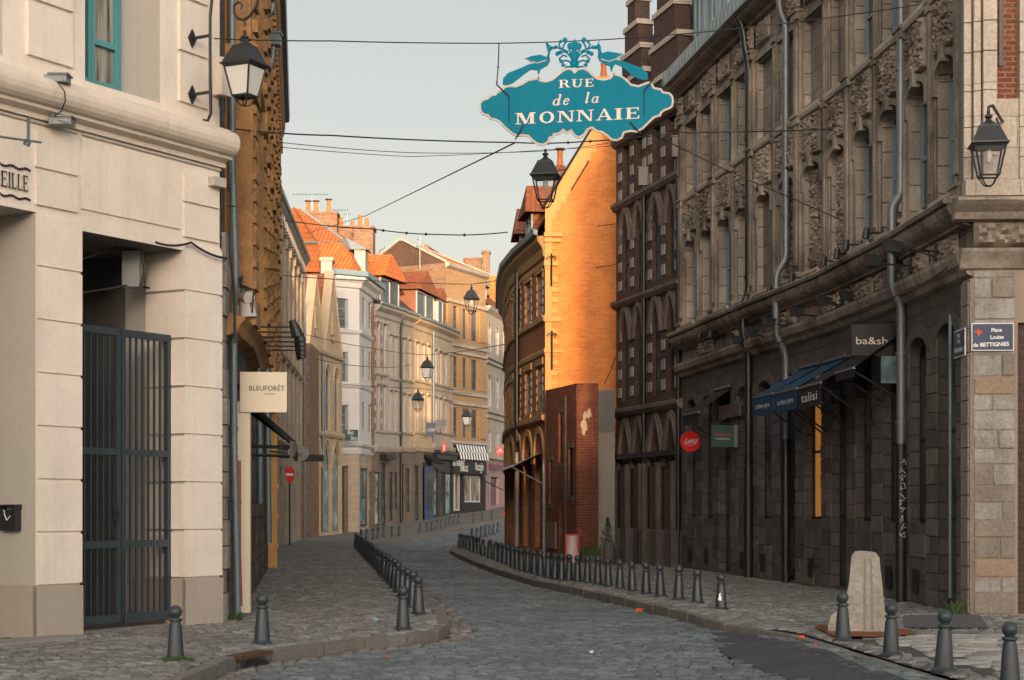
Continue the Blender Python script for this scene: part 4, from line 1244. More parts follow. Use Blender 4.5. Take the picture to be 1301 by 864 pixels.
# ================================================================== LEFT ROW, NEAR: ochre house
F2 = Fac([(-3.86, 22.97), (-4.03, 26), (-5.02, 34.4), (-6.25, 44.5)], -1)
def body(T, F, u0, u1, z0, z1, depth, mat, name='side_walls', ends=3):
    m = MB()
    for q in ((u0, u1) if ends == 3 else (u1,)):
        m.poly([F.P(q, 0, z0), F.P(q, -depth, z0), F.P(q, -depth, z1), F.P(q, 0, z1)], [(0, z0), (depth, z0), (depth, z1), (0, z1)])
    m.poly([F.P(u0, -depth, z0), F.P(u1, -depth, z0), F.P(u1, -depth, z1), F.P(u0, -depth, z1)])
    T.add(name, m, mat)
def roof(T, F, u0, u1, z, dep, rise, mat, over=.25, name='roof', hip=0.0):
    """pitched roof: front slope, ridge, back slope"""
    m = MB()
    L_ = math.hypot(dep / 2, rise)
    cuts = [u0] + [q for q in F.U if u0 < q < u1] + [u1]
    for a_, b_ in zip(cuts, cuts[1:]):
        ra = a_ + (hip if a_ == u0 else 0); rb = b_ - (hip if b_ == u1 else 0)
        m.poly([F.P(a_, over, z), F.P(b_, over, z), F.P(rb, -dep / 2, z + rise), F.P(ra, -dep / 2, z + rise)], [(a_, 0), (b_, 0), (rb, L_), (ra, L_)])
        m.poly([F.P(a_, -dep, z), F.P(b_, -dep, z), F.P(rb, -dep / 2, z + rise), F.P(ra, -dep / 2, z + rise)], [(a_, 0), (b_, 0), (rb, L_), (ra, L_)])
    T.add(name, m, mat)
    g = MB()
    g.poly([F.P(u0, 0, z), F.P(u0 + hip, -dep / 2, z + rise), F.P(u0, -dep, z)])
    g.poly([F.P(u1, 0, z), F.P(u1 - hip, -dep / 2, z + rise), F.P(u1, -dep, z)])
    T.add('gable_ends', g, mat if hip else BRICK_B)
T = Thing('ochre_house', 'tall ochre house with carved pilasters and bulging cornice behind the cream building', 'building', F2.P(8, -3, 0))
u2 = F2.u
H2 = 11.3
ops = []
bays = []
uu = 2.0
while uu < F2.L - 1.6:
    bays.append(uu)
    ops.append(OP(uu + .35, uu + 1.35, 4.9, 7.1, 'round', .4, .35)); ops.append(OP(uu + .35, uu + 1.35, 8.0, 10.0, 'flat', 0, .35))
    uu += 2.3
gops = [OP(q - .1, q + 1.75, .1 if i % 2 else .5, 3.35, 'flat', 0, .4) for i, q in enumerate(bays)]
wu = wall(F2, .45, F2.L, 4.0, H2, ops, depth=.35)
T.add('wall', wu, OCHRE)
wl = wall(F2, 0, F2.L, 0, 4.0, gops, depth=.4); wall(F2, 0, .45, 4.0, H2, [], wl)
T.add('ground_floor_wall', wl, STONE_D)
for o in ops: window(T, F2, o, BLUEF, GLASS, depth=.35, nu=2, nz=3)
for o in gops: window(T, F2, o, BLACKW, GLASS, depth=.4, nu=2, nz=2, fw=.09, name='shop_window')
m = MB()
for q in bays + [F2.L - .6]:
    m.box(F2, q - .5, q + .05, .001, .28, 4.3, 7.5); m.box(F2, q - .45, q, .001, .25, 7.7, 10.4)
    m.box(F2, q - .56, q + .11, .002, .33, 4.1, 4.45); m.box(F2, q - .56, q + .11, .002, .34, 7.3, 7.62); m.box(F2, q - .52, q + .07, .002, .32, 10.1, 10.45)
    carving(m, F2, q - .42, q - .02, 4.6, 7.2, .282, .035, q, 8, 44, fr=14)
    for kz in range(9): m.box(F2, q - .47, q + .02, .281, .325, 4.62 + kz * .31, 4.74 + kz * .31)
    for kz in range(7): m.box(F2, q - .38, q - .07, .251, .335, 7.95 + kz * .33, 8.12 + kz * .33)
    carving(m, F2, q - .40, q - .04, 7.9, 10.0, .252, .035, q + 3, 8, 36, fr=14)
    m.cut()
m.prof(F2, .5, F2.L, [(0, 3.85), (.16, 3.9), (.2, 4.0), (.28, 4.1), (0, 4.18)])
m.prof(F2, .5, F2.L, [(0, 7.45), (.22, 7.62), (.30, 7.68), (.30, 7.76), (0, 7.82)])
T.adds('pilaster', m, OCHRE_S, smooth=False)
m = MB()
m.prof(F2, .3, F2.L + .1, [(0, 10.35), (.15, 10.4), (.2, 10.6), (.26, 10.75), (.30, 10.95), (.38, 11.1), (.42, 11.3), (.42, 11.42), (0, 11.46)])
uu = .5
while uu < F2.L:
    m.box(F2, uu, uu + .14, .1, .36, 10.62, 10.93); uu += .42
T.add('cornice', m, OCHRE_S, smooth=False)
m = MB(); m.prof(F2, .3, F2.L + .1, [(.40, 11.43), (.52, 11.46), (.54, 11.62), (.40, 11.60)]); T.add('gutter', m, PIPE_D, smooth=False)
roof(T, F2, 0, F2.L, 11.45, 9, 5, TILE_D)
body(T, F2, 8, F2.L, 0, H2, 9, OCHRE, ends=1)
m = MB(); m.poly([F2.P(0, 0, 0), F2.P(0, -.6, 0), F2.P(0, -.6, H2), F2.P(0, 0, H2)], [(0, 0), (.6, 0), (.6, H2), (0, H2)]); T.add('end_wall', m, STONE_D)
# rough stones at the corner strip
m = MB(); z = 0
while z < 5.0:
    h = random.uniform(.28, .4)
    m.box(F2, .03, .40 + random.uniform(-.06, .06), .002, random.uniform(.03, .08), z + .01, z + h - .01); z += h; m.cut()
T.adds('corner_quoin', m, BLOCK_G)
up = u2(303)
pipe('long blue-grey drainpipe at the corner between the cream building and the ochre house', F2, .75, [(283, -20), (287, 100), (292, 205), (299, 345), (297, 385), (297, 560), (302, 795)], .05, PIPE_G, (5.9, 4.0, 2.6, 1.2, 7.4))
u9 = 6.5
pipe('grey drainpipe swinging down from the eaves of the ochre house', F2, u9, [(346, 4), (346, 14), (330, 27), (327, 70), (327, 430), (330, 560), (330, 640)], .055, PIPE_G, (9.5, 6.5, 3.5))
pipe('second grey drainpipe with a funnel head on the ochre house', F2, 8.5, [(347, 58), (346, 76), (334, 108), (332, 125), (333, 330), (338, 400), (340, 560), (341, 690)], .06, PIPE_G, (9.3, 7.0, 4.0), hopper=.2)
pipe('thin rusty red pipe beside the corner stones of the ochre house', F2, 1.35, [(303, 585), (303, 690), (305, 770)], .035, paint('rust_red', (.30, .07, .03)), (1.6,))
# pale shop pilaster and its hanging sign board
ub = 1.75
T = Thing('shop_sign_board', 'cream hanging sign board with dark capitals on a tall cream shop-front post', 'sign', F2.P(ub, 0, 3))
m = MB(); m.box(F2, ub - .05, ub + .12, .01, .22, 0.02, EYE + (HY - 512) * 25 / FX); T.add('post', m, SIGNC)
wl_, wr = F2.w(ub, 313), F2.w(ub, 365)
zb, zt = F2.z(ub, 524), F2.z(ub, 473)
m = MB(); m.box(F2, ub - .085, ub - .052, F2.w(ub - .07, 305), wr, zb, zt); bd = T.add('board', m, SIGNC)
nd = (F2.P(ub, 1, 0) - F2.P(ub, 0, 0)).normalized(); ud = (F2.P(ub + .01, 0, 0) - F2.P(ub, 0, 0)).normalized()
o_ = F2.P(ub - .086, (F2.w(ub, 314) + wr) / 2, (zb + zt) / 2 + .02)
txt('BLEUFORÊT', planeM(o_, nd, (0, 0, 1), -ud), .075, LETB, T, bd, width=.50, t=.004)
m = MB(); m.box(F2, ub - .091, ub - .086, .42, .58, (zb + zt) / 2 - .03, (zb + zt) / 2 - .022); T.add('underline', m, LETB, bd)
# wall equipment near it
T = Thing('security_camera', 'white camera housing with looped cables on the corner above the cream sign board', 'camera', pt(313, 385, 24.5))
m = MB(); c = pt(313, 378, 24.4)
m.tube([c + Vector((-.1, .1, .05)), c + Vector((.06, -.12, -.02))], .09, 12); m.tube([c + Vector((0, 0, -.06)), c + Vector((.02, 0, -.28))], [.10, .13], 12); m.bx(c.x - .14, c.x - .03, c.y - .02, c.y + .08, c.z - .45, c.z - .1)
T.add('housing', m, plaster('camera_white', (.55, .54, .5)))
m = MB()
for k in range(4): m.tube([c + Vector((-.15 + .03 * k, 0, .3)), c + Vector((-.05, -.15, .16 - .03 * k)), c + Vector((.12, -.1, .1)), c + Vector((.1, -.1, -.1 - .04 * k)), c + Vector((-.12, 0, -.1))], .012, 6)
T.add('cables', m, IRON)
T = Thing('awning_frame', 'black iron awning frame and folding arms sticking out below the cream sign board', 'awning', F2.P(3, 0, 2.3))
m = MB()
for uu, zt_ in ((2.4, 2.42), (4.4, 2.50), (2.4, 2.30), (4.4, 2.35)):
    m.tube([F2.P(uu, .02, zt_), F2.P(uu, .75, zt_ - .02)], .022, 6)
m.box(F2, 2.3, 4.6, .74, .80, 2.26, 2.5)
for uu in (2.5, 4.2): m.tube([F2.P(uu, .02, 3.05), F2.P(uu, .75, 2.5)], .03, 6)
T.add('arms', m, BLACKW)
m = MB(); m.prof(F2, 2.3, 4.6, [(.02, 3.1), (.10, 3.12), (.78, 2.52), (.74, 2.47)]); T.add('folded_cloth', m, AWN_K)
T = Thing('spot_lamp_rack', 'row of black spotlights on arms sticking out over the shop front on the left', 'lamp', F2.P(5, 0, 4))
m = MB(); h = MB()
for k in range(6):
    uu = 2.2 + k * .75; z = 4.15
    m.tube([F2.P(uu, .02, z), F2.P(uu, .78, z)], .014, 6)
    h.tube([F2.P(uu, .78, z + .1), F2.P(uu, .86, z - .14)], [.05, .085], 8)
T.add('arms', m, IRON); T.add('lamp_heads', h, IRON)
T = Thing('round_shop_sign', 'grey rounded shop sign sticking out over the left pavement below the awning frame', 'sign', pt(378, 575, 34))
m = MB(); c = pt(379, 576, 34)
m.flat([(.22 * math.cos(R(t)), .16 * math.sin(R(t))) for t in range(0, 360, 20)], lambda x, y, z: c + Vector((x, -z, y)), .04)
T.add('board', m, paint('grey_board', (.22, .23, .22)))
txt('go', planeM(c + Vector((.03, -.045, -.06)), (1, 0, 0), (0, 0, 1), (0, -1, 0)), .10, LETB, T, t=.003)
m = MB(); m.tube([F2.P(9.6, .02, c.z + .02), c + Vector((-.2, 0, 0))], .02, 6); T.add('arm', m, IRON)
T = Thing('hanging_shop_sign', 'narrow black shop sign projecting beyond the rounded grey one', 'sign', pt(395, 580, 45))
m = MB(); c = pt(394, 582, 45); m.bx(c.x - .36, c.x + .36, c.y - .02, c.y + .02, c.z - .09, c.z + .09); T.add('board', m, BLACKW)
m = MB(); m.tube([F2.P(F2.L - .6, .02, c.z), c + Vector((-.3, 0, 0))], .02, 6); T.add('arm', m, IRON)
# ------------------------------------------------------------------ grey stone house with consoles
F3 = Fac([(-6.35, 44.6), (-8.88, 63), (-10.0, 82)], -1)
u3 = F3.u
T = Thing('tan_stone_house', 'tan stone house with tall pilasters and a heavy curved cornice, left side mid-street', 'building', F3.P(20, -3, 0))
ops = []; us_ = 16.8; k = 0
uu = 1.0
while uu < F3.L - 2:
    ops += [OP(uu, uu + 1.1, 4.6, 7.0, 'round', .5, .35), OP(uu, uu + 1.1, 8.0, 10.2, 'flat', 0, .35), OP(uu, uu + 1.2, .3, 3.2, 'round', .4, .4)]
    uu += 2.6
T.add('wall', wall(F3, 0, F3.L, 0, 13.1, ops), TAN)
for o in ops: window(T, F3, o, BLUEF if o['z0'] > 1 else BLACKW, GLASS, depth=o['depth'])
m = MB(); uu = .45
while uu < F3.L - .4:
    m.box(F3, uu - .1, uu + .35, .001, .10, 4.1, 12.1); m.box(F3, uu - .16, uu + .41, .002, .16, 12.1, 12.5)
    m.box(F3, uu - .14, uu + .39, .002, .14, 7.4, 7.7)
    uu += 2.6
m.prof(F3, 0, F3.L, [(0, 3.9), (.14, 3.95), (.22, 4.1), (0, 4.16)]); m.prof(F3, 0, F3.L, [(0, 7.42), (.12, 7.5), (.18, 7.6), (0, 7.66)])
T.add('pilasters', m, TAN, smooth=False)
m = MB(); m.prof(F3, 0, F3.L + .15, [(0, 12.5), (.1, 12.6), (.15, 12.85), (.28, 13.0), (.34, 13.1), (.36, 13.16), (0, 13.2)])
uu = .3
while uu < F3.L: m.box(F3, uu, uu + .2, .05, .26, 12.6, 12.95); uu += .8
T.add('cornice', m, GREYW, smooth=False)
m = MB(); m.prof(F3, 0, F3.L + .15, [(.34, 13.17), (.44, 13.2), (.46, 13.34), (.34, 13.32)]); T.add('gutter', m, PIPE_D, smooth=False)
roof(T, F3, 0, F3.L, 13.21, 7, .12, TILE_D)
body(T, F3, 0, F3.L, 0, 13.1, 7, BRICK_B)
# lit ochre pier that catches the sun
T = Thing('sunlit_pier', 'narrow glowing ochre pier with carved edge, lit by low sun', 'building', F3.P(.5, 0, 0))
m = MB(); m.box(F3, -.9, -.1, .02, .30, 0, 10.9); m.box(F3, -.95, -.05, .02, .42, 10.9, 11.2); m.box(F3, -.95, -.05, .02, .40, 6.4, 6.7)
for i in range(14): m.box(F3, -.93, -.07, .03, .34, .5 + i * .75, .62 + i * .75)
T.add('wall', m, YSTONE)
pipe('slim grey downpipe at the end of the tan stone house', F3, F3.L - .15, [(386, 345), (387, 450), (387, 684)], .06, PIPE_G, (8, 5))
T = Thing('no_entry_sign', 'red and white no-entry sign on a thin dark pole, left pavement', 'road sign', (*gp(368, 693), 0))
x_, y_ = gp(368, 693); c = pt(368.5, 603, y_)
m = MB(); m.tube([(x_, y_, 0), (x_, y_, c.z + .3)], .035, 8); T.add('pole', m, IRON)
m = MB(); rx, rz_ = .20, .33
m.flat([(rx * math.cos(R(t)), rz_ * math.sin(R(t))) for t in range(0, 360, 15)], lambda x, y, z: c + Vector((x, -.05 - z - x * .0, y)), .02); pl = T.add('disc', m, RED)
m = MB(); m.bx(c.x - .14, c.x + .14, c.y - .078, c.y - .072, c.z - .05, c.z + .05); T.add('white_bar', m, LETW, pl)
# rubble brick edge
T = Thing('brick_party_wall', 'rough dark brick wall end between the tan stone house and the twin-gabled house', 'wall', pt(386, 690, 89))
m = MB(); a_, b_ = pt(380.5, 0, 88), pt(394, 0, 88)
m.bx(a_.x, b_.x, 88, 92, 0, EYE + (HY - 436) * 88 / FX); T.add('brickwork', m, BRICK_B)
# ================================================================== TWIN-GABLED HOUSE
def xp(px, d): return (px - CX) * d / FX
F5 = Fac([(xp(393, 91.5), 91.5), (xp(434.5, 98.5), 98.5)], -1)
u5 = F5.u
def zz5(py, px=413): return EYE + (HY - py) * F5.dist(u5(px)) / FX
T = Thing('twin_gabled_house', 'cream stone house with two sharp pointed gables and pointed-arch shop windows', 'building', F5.P(3, -2, 0))
ops = []
for a_, b_ in ((396, 407.5), (409.5, 420), (422, 432)):
    ops.append(OP(u5(a_), u5(b_), .15, zz5(558), 'point', 1.3, .16))
for a_, b_ in ((397, 404), (412, 419), (424, 430)):
    ops.append(OP(u5(a_), u5(b_), zz5(547), zz5(462), 'point', .6, .12))
zE = zz5(448)
T.add('wall', wall(F5, 0, F5.L, 0, zE, ops), CSTONE)
for o in ops[:3]: window(T, F5, o, paint('grey_shop_frame', (.16, .17, .17)), GLASSB, depth=.16, nu=2, nz=2, fw=.12)
for o in ops[3:]: window(T, F5, o, GREYW, GLASS, depth=.12, nu=2, nz=4)
m = MB()
for o in ops: archband(m, F5, o, 0, .07, .22 if o['z0'] < 1 else .14, legs=.3)
m.prof(F5, 0, F5.L, [(0, zz5(556)), (.14, zz5(555)), (.2, zz5(552)), (.2, zz5(550)), (0, zz5(548))])
m.prof(F5, 0, F5.L, [(0, zE - .2), (.14, zE - .15), (.2, zE), (0, zE + .05)])
T.add('mouldings', m, CSTONE, smooth=False)
g = MB(); br = MB()
for (a_, p_, b_, py) in ((391, 400.5, 412.5, 353), (411, 422, 434, 347)):
    ua, up_, ub_ = u5(a_), u5(p_), u5(b_); zt = zz5(py, p_)
    for w in (.0, -.35): g.poly([F5.P(ua, w, zE), F5.P(ub_, w, zE), F5.P(up_, w, zt)], [(ua, zE), (ub_, zE), (up_, zt)])
    for (q, s_) in ((ua, 1), (ub_, -1)):
        g.poly([F5.P(q, .1, zE), F5.P(up_, .1, zt + .15), F5.P(up_, -.4, zt + .15), F5.P(q, -.4, zE)])
        br.poly([F5.P(q, -.3, zE), F5.P(up_, -.3, zt), F5.P(up_, -6, zt), F5.P(q, -6, zE)], [(0, 0), (0, 5), (5.7, 5), (5.7, 0)])
    g.box(F5, up_ - .28, up_ + .28, .02, .1, zE + 1.1, zE + 2.3); g.box(F5, up_ - .2, up_ + .2, .11, .16, zE + .7, zE + .95)
T.add('gable', g, CSTONE); T.add('roof', br, TILE_R)
body(T, F5, 0, F5.L, 0, zE, 6, CSTONE)
m = MB(); k = 0
for p_ in (400.5, 422):
    m.box(F5, u5(p_) - .11, u5(p_) + .11, -.01, .025, zE + 1.3, zE + 2.1)
T.add('gable_niche', m, GLASS)
pipe('grey downpipe between the two pointed gables', F5, u5(408.3), [(408.5, 452), (408.5, 560), (408.5, 676)], .09, PIPE_G, (7,))
# ================================================================== WHITE CORNER HOUSE
F6 = Fac([(xp(423, 99.6), 99.6), (xp(456.5, 100.6), 100.6), (xp(478, 106.5), 106.5)], -1)
u6 = F6.u
def z6(py, px): return EYE + (HY - py) * F6.dist(u6(px)) / FX
T = Thing('white_corner_house', 'white painted corner house with blue-grey windows under a big orange tiled roof', 'building', F6.P(3, -4, 0))
uc = F6.U[1]
ze = z6(356, 450)
ops = []
for y0, y1 in ((417, 379), (485, 447), (552, 514)):
    ops.append(OP(u6(428), u6(442.5), z6(y0, 435), z6(y1, 435), depth=.25))
for a_, b_ in ((460, 464), (468, 472)):
    for y0, y1 in ((416, 381), (482, 445), (548, 512)):
        ops.append(OP(u6(a_), u6(b_), z6(y0, 466), z6(y1, 466), depth=.08))
T.add('wall', wall(F6, 0, F6.L, z6(575, 450), ze, ops), WHITE)
for i, o in enumerate(ops): window(T, F6, o, BLUEF if i < 3 else WOODW, GLASS if i < 3 else GREYW, depth=o['depth'], nu=1 if i > 2 else 1, nz=3)
gz = z6(575, 450)
gops = [OP(u6(434.8), u6(442.5), .1, z6(592, 430), depth=.4), OP(u6(457.5), u6(467), .4, z6(595, 465), depth=.10), OP(u6(469), u6(477.5), .3, z6(600, 475), depth=.10)]
T.add('ground_floor_wall', wall(F6, 0, F6.L, -.2, gz, gops), TAN)
window(T, F6, gops[0], BLACKW, GLASS, depth=.4, name='door', nu=1, nz=2)
for o in gops[1:]: window(T, F6, o, BLACKW, GLASSB, depth=.10, name='shop_window', nu=1, nz=2, fw=.14)
m = MB()
for py, w_ in ((576, .12), (566, .18), (491, .10), (423, .12)):
    zc_ = z6(py, 450); m.prof(F6, 0, F6.L, [(0, zc_ - .12), (w_, zc_), (w_ + .04, zc_ + .14), (0, zc_ + .2)])
m.prof(F6, 0, F6.L, [(0, ze - .5), (.1, ze - .45), (.18, ze - .2), (.4, ze), (.42, ze + .16), (0, ze + .18)])
T.add('cornice', m, WHITE, smooth=False)
m = MB(); m.prof(F6, -.2, F6.L + .1, [(.4, ze + .17), (.58, ze + .2), (.6, ze + .48), (.2, ze + .55)]); T.add('gutter', m, BLUEF, smooth=False)
body(T, F6, 0, F6.L, 0, ze, 5, WHITE)
# mansard roof in three faces
m = MB()
eL, eA, eB, eC = pt(382, 345, 106), pt(408, 346, 101.5), pt(457, 346, 101), pt(470, 345, 107)
bL, bA, bB, bC = pt(380, 309, 109), pt(404, 308, 104.5), pt(441, 308, 104.5), pt(456, 312, 109)
ap, ap2, bk = pt(374, 264, 112), pt(381, 265, 112), pt(440, 300, 116)
def q4(a_, b_, c_, d_): m.poly([a_, b_, c_, d_])
for a_, b_, c_, d_ in ((eL, eA, bA, bL), (eA, eB, bB, bA), (eB, eC, bC, bB)): q4(a_, b_, c_, d_)
m.poly([bA, bB, ap2, ap]); m.poly([bL, bA, ap]); m.poly([pt(350, 309, 112), bL, ap, pt(352, 268, 114)]); m.poly([bB, bC, bk, ap2]); m.poly([pt(350, 346, 110), eL, bL, pt(350, 309, 112)])
rf = T.add('roof', m, TILE_O)
m = MB(); m.tube([bL, bA, bB, bC], .10, 6); m.tube([ap, ap2, bB], .09, 6); T.add('lead_flashing', m, LEAD, rf)
m = MB(); m.tube([ap, bA, eA], .07, 6); m.tube([bB, eB], .07, 6); T.add('ridge_tiles', m, TILE_R, rf)
m = MB(); c = pt(415, 350, 100.9); m.bx(c.x - .32, c.x + .32, c.y - .1, c.y + .9, c.z - .6, c.z + .85); m.bx(c.x - .40, c.x + .40, c.y - .18, c.y + .98, c.z + .85, c.z + 1.05); T.add('parapet_pier', m, GREYW)
# lead dormer at its right
m = MB()
c = pt(457, 345, 103)
m.bx(c.x - .3, c.x + .35, c.y - .2, c.y + 2, c.z, c.z + 1.25)
d_ = T.add('dormer', m, GREYW)
m = MB(); z = c.z + 1.26
a_ = [Vector((c.x - .45, c.y - .4, z)), Vector((c.x + .55, c.y - .4, z)), Vector((c.x + .55, c.y + 2.2, z + .1)), Vector((c.x - 1.6, c.y + 3.2, z + .1)), Vector((c.x - 1.5, c.y + 2.2, z + .95)), Vector((c.x - .9, c.y + .8, z + .9))]
m.poly([a_[0], a_[1], a_[5]]); m.poly([a_[1], a_[2], a_[4], a_[5]]); m.poly([a_[0], a_[5], a_[4], a_[3]])
T.add('dormer_roof', m, LEAD, d_)
m = MB(); m.bx(c.x - .12, c.x + .22, c.y - .24, c.y - .21, c.z + .2, c.z + 1.1); T.add('pane', m, GLASS, d_)
# chimneys and aerials
def chimney(label, px0, px1, pyt, pyb, d, dep, pots, mat=BRICK_B, cap=True, potcap=True):
    T = Thing('chimney_stack', label, 'chimney', pt((px0 + px1) / 2, pyb, d))
    m = MB(); a_, b_ = pt(px0, pyt, d), pt(px1, pyb, d)
    m.bx(a_.x, b_.x, d, d + dep, b_.z, a_.z)
    T.add('stack', m, mat)
    if cap:
        m = MB(); m.bx(a_.x - .08, b_.x + .08, d - .08, d + dep + .08, a_.z, a_.z + .16); T.add('coping', m, mat)
    for (px, w_, pt_) in pots:
        c = pt(px, pyt, d + dep * .4); zt = pt(px, pt_, d + dep * .4).z
        r = w_ / 2 * d / FX
        m = MB(); m.lathe((c.x, c.y, c.z + (.16 if cap else 0)), [(r * 1.15, 0), (r, .12), (r * .82, zt - c.z - .3), (r * .95, zt - c.z - .25), (r * .95, zt - c.z - .16), (r * .6, zt - c.z - .16)], 10)
        p = T.add('chimney_pot', m, POT, smooth=True)
        if potcap:
            m = MB(); m.lathe((c.x, c.y, zt + .0), [(0, .14), (r * 1.7, .10), (r * 1.7, .05), (0, .05)], 8); m.tube([(c.x, c.y, zt - .2), (c.x, c.y, zt + .06)], .03, 5); T.add('rain_cap', m, IRON, p, smooth=False)
    return T
chimney('wide mottled brick chimney with three capped pots above the orange mansard roof', 391, 428, 272, 312, 111, 1.4, ((385.5 + 6, 5.5, 257), (401.5, 5.5, 257), (417.5, 5.5, 255)))
chimney('low brick chimney with pots between the two big stacks over the white house', 429, 450, 290, 318, 112, 1.2, ((433, 5.5, 276), (448, 5, 281)), potcap=False)
chimney('tall sloping brick chimney with two terracotta pots over the white corner house', 449, 474, 290, 352, 110, 1.8, ((457.5, 5.5, 273), (466, 5.5, 277)), potcap=False)
def aerial(label, px, pyb, pyt, d, bars, tilt=0.0):
    T = Thing('tv_aerial', label, 'aerial', pt(px, pyb, d))
    m = MB(); m.tube([pt(px, pyb, d), pt(px, pyt, d)], .03, 5)
    T.add('mast', m, PIPE_G)
    m = MB()
    for (x0, x1, y, n) in bars:
        m.tube([pt(x0, y + tilt, d), pt(x1, y, d)], .022, 5)
        for i in range(n):
            x = x0 + (x1 - x0) * (i + .5) / n; c = pt(x, y + tilt * (1 - (i + .5) / n), d)
            m.tube([c + Vector((0, -.25, -.06)), c + Vector((.0, .25, .08))], .014, 4)
            m.tube([c + Vector((0, 0, -.09)), c + Vector((.0, 0, .09))], .014, 4)
    T.add('elements', m, PIPE_G)
aerial('long thin television aerial above the leftmost brick chimney', 396.5, 268, 246, 111, ((371, 418, 247, 12),))
aerial('branching television aerial between the pots of the white house chimneys', 441.5, 290, 268, 112, ((422, 443, 267, 7), (436, 445, 272, 3)), 0)
aerial('small tilted aerial to the right of the tall sloping chimney', 480, 332, 318, 112, ((478, 490, 314, 4),), 7)
aerial('aerial on a white pole at the brick gable of the yellow house', 533.5, 342, 301, 121, ((528, 536, 313, 3), (530, 534, 304, 2)))
# ================================================================== CREAM ROW HOUSES
F7 = Fac([(xp(474, 104.5), 104.5), (xp(540, 114), 114), (xp(576.5, 122), 122)], -1)
u7 = F7.u
def z7(py, px): return EYE + (HY - py) * F7.dist(u7(px)) / FX
DORM = []
def rowhouse(label, p0, p1, pye, mat, wins, shop, gmat, storeys, name='row_house', orn=None):
    ua, ub_ = u7(p0), u7(p1); pm = (p0 + p1) / 2
    T = Thing(name, label, 'building', F7.P((ua + ub_) / 2, -3, zg(F7.dist(ua))))
    ze = z7(pye, pm); zf = z7(568, pm); z0 = zg(F7.dist(ua)) - .3
    ops = []
    for (a_, b_) in wins:
        for (y0, y1, ar) in storeys:
            ops.append(OP(u7(a_), u7(b_), z7(y0, pm), z7(y1, pm), 'round' if ar else 'flat', .25 if ar else 0, .11))
    T.add('wall', wall(F7, ua, ub_, zf, ze, ops), mat)
    for o in ops: window(T, F7, o, WOODW, GLASSC if random.random() < .35 else GLASS, depth=.11, nu=2, nz=3, fw=.07)
    gops = [OP(u7(a_), u7(b_), z0 + .4 + lo, z7(yt, pm), depth=.14) for (a_, b_, lo, yt) in shop]
    T.add('ground_floor_wall', wall(F7, ua, ub_, z0, zf, gops), gmat)
    for o in gops: window(T, F7, o, BLACKW, GLASSB if random.random() < .4 else GLASS, depth=.14, nu=1, nz=2, fw=.1, name='shop_window')
    m = MB()
    m.prof(F7, ua, ub_, [(0, ze - .6), (.1, ze - .5), (.14, ze - .25), (.4, ze - .05), (.44, ze + .12), (0, ze + .16)])
    m.prof(F7, ua, ub_, [(0, zf - .35), (.12, zf - .3), (.2, zf - .05), (.2, zf + .05), (0, zf + .08)])
    for (y0, y1, ar) in storeys:
        zs_ = z7(y0, pm); m.prof(F7, ua + .05, ub_ - .05, [(0, zs_ - .2), (.1, zs_ - .14), (.12, zs_ - .02), (0, zs_)])
    for o in ops:
        m.box(F7, o['u0'] - .12, o['u0'] - .002, .002, .05, o['z0'], o['z1'] + .05); m.box(F7, o['u1'] + .002, o['u1'] + .12, .002, .05, o['z0'], o['z1'] + .05)
        m.box(F7, o['u0'] - .16, o['u1'] + .16, .002, .14, o['z1'] + .06, o['z1'] + .2)
    T.add('mouldings', m, mat, smooth=False)
    m = MB(); m.prof(F7, ua, ub_, [(.42, ze + .13), (.56, ze + .16), (.58, ze + .3), (.4, ze + .3)]); T.add('gutter', m, LEAD, smooth=False)
    roof(T, F7, ua, ub_, ze + .2, 8, 3.4, TILE_D)
    body(T, F7, ua, ub_, z0, ze, 8, BRICK_B)
    return T, ze
ST3 = ((485, 430, 0), (548, 500, 0))
T7a, ze7 = rowhouse('grey stone row house with red brick bands next to the white corner house', 475.5, 493, 392, GREYW, ((478, 482), (486, 490)), ((476.5, 483, 0, 600), (484, 491, .0, 588)), GMAT, ((474, 412, 1), (547, 490, 0)))
m = MB()
for y in (410, 426, 442, 458, 474, 490, 506, 522, 538):
    m.box(F7, u7(475.8), u7(477.2), .004, .03, z7(y + 9, 478), z7(y, 478)); m.box(F7, u7(483.4), u7(485), .004, .03, z7(y + 9, 484), z7(y, 484))
T7a.add('brick_bands', m, BRICK_R)
rowhouse('pale grey row house with oval ornaments between tall narrow windows', 493, 507.5, 397, GREYW, ((494.5, 497.5), (501, 504)), ((494.5, 500, .2, 600), (501.5, 506, .9, 600)), GMAT, ((480, 428, 0), (548, 498, 0)))
rowhouse('beige row house with black downpipe in the middle of the row', 507.5, 525, 403, PALE, ((511, 514.5), (518.5, 522)), ((509, 514, .2, 590), (516, 522, .6, 595)), GMAT, ((482, 432, 0), (549, 502, 0)))
rowhouse('cream row house with a pointed dark doorway and small awning', 525, 549, 411, CSTONE, ((528, 531.5), (535, 539), (543, 546)), ((527, 533, .0, 592), (537, 546.5, 0, 588)), GMAT, ((484, 438, 0), (549, 502, 0)))
rowhouse('pale row house with closely set narrow windows beside the yellow brick house', 549, 576, 421, PALE, ((551, 554.5), (557.5, 561), (564, 567.5), (570.5, 574)), ((551, 556.5, 0, 596), (558.5, 565, 0, 600), (566.5, 575, .1, 600)), BLACKW, ((489, 449, 0), (549, 508, 0)))
pipe('black downpipe down the front of the beige row house', F7, u7(507.8), [(511, 404), (507.5, 420), (507.5, 560), (508, 664)], .08, PIPE_D, (9, 6))
pipe('grey downpipe at the left edge of the pale row house', F7, u7(549), [(552, 412), (549, 424), (549, 560)], .09, PIPE_G, (9,))
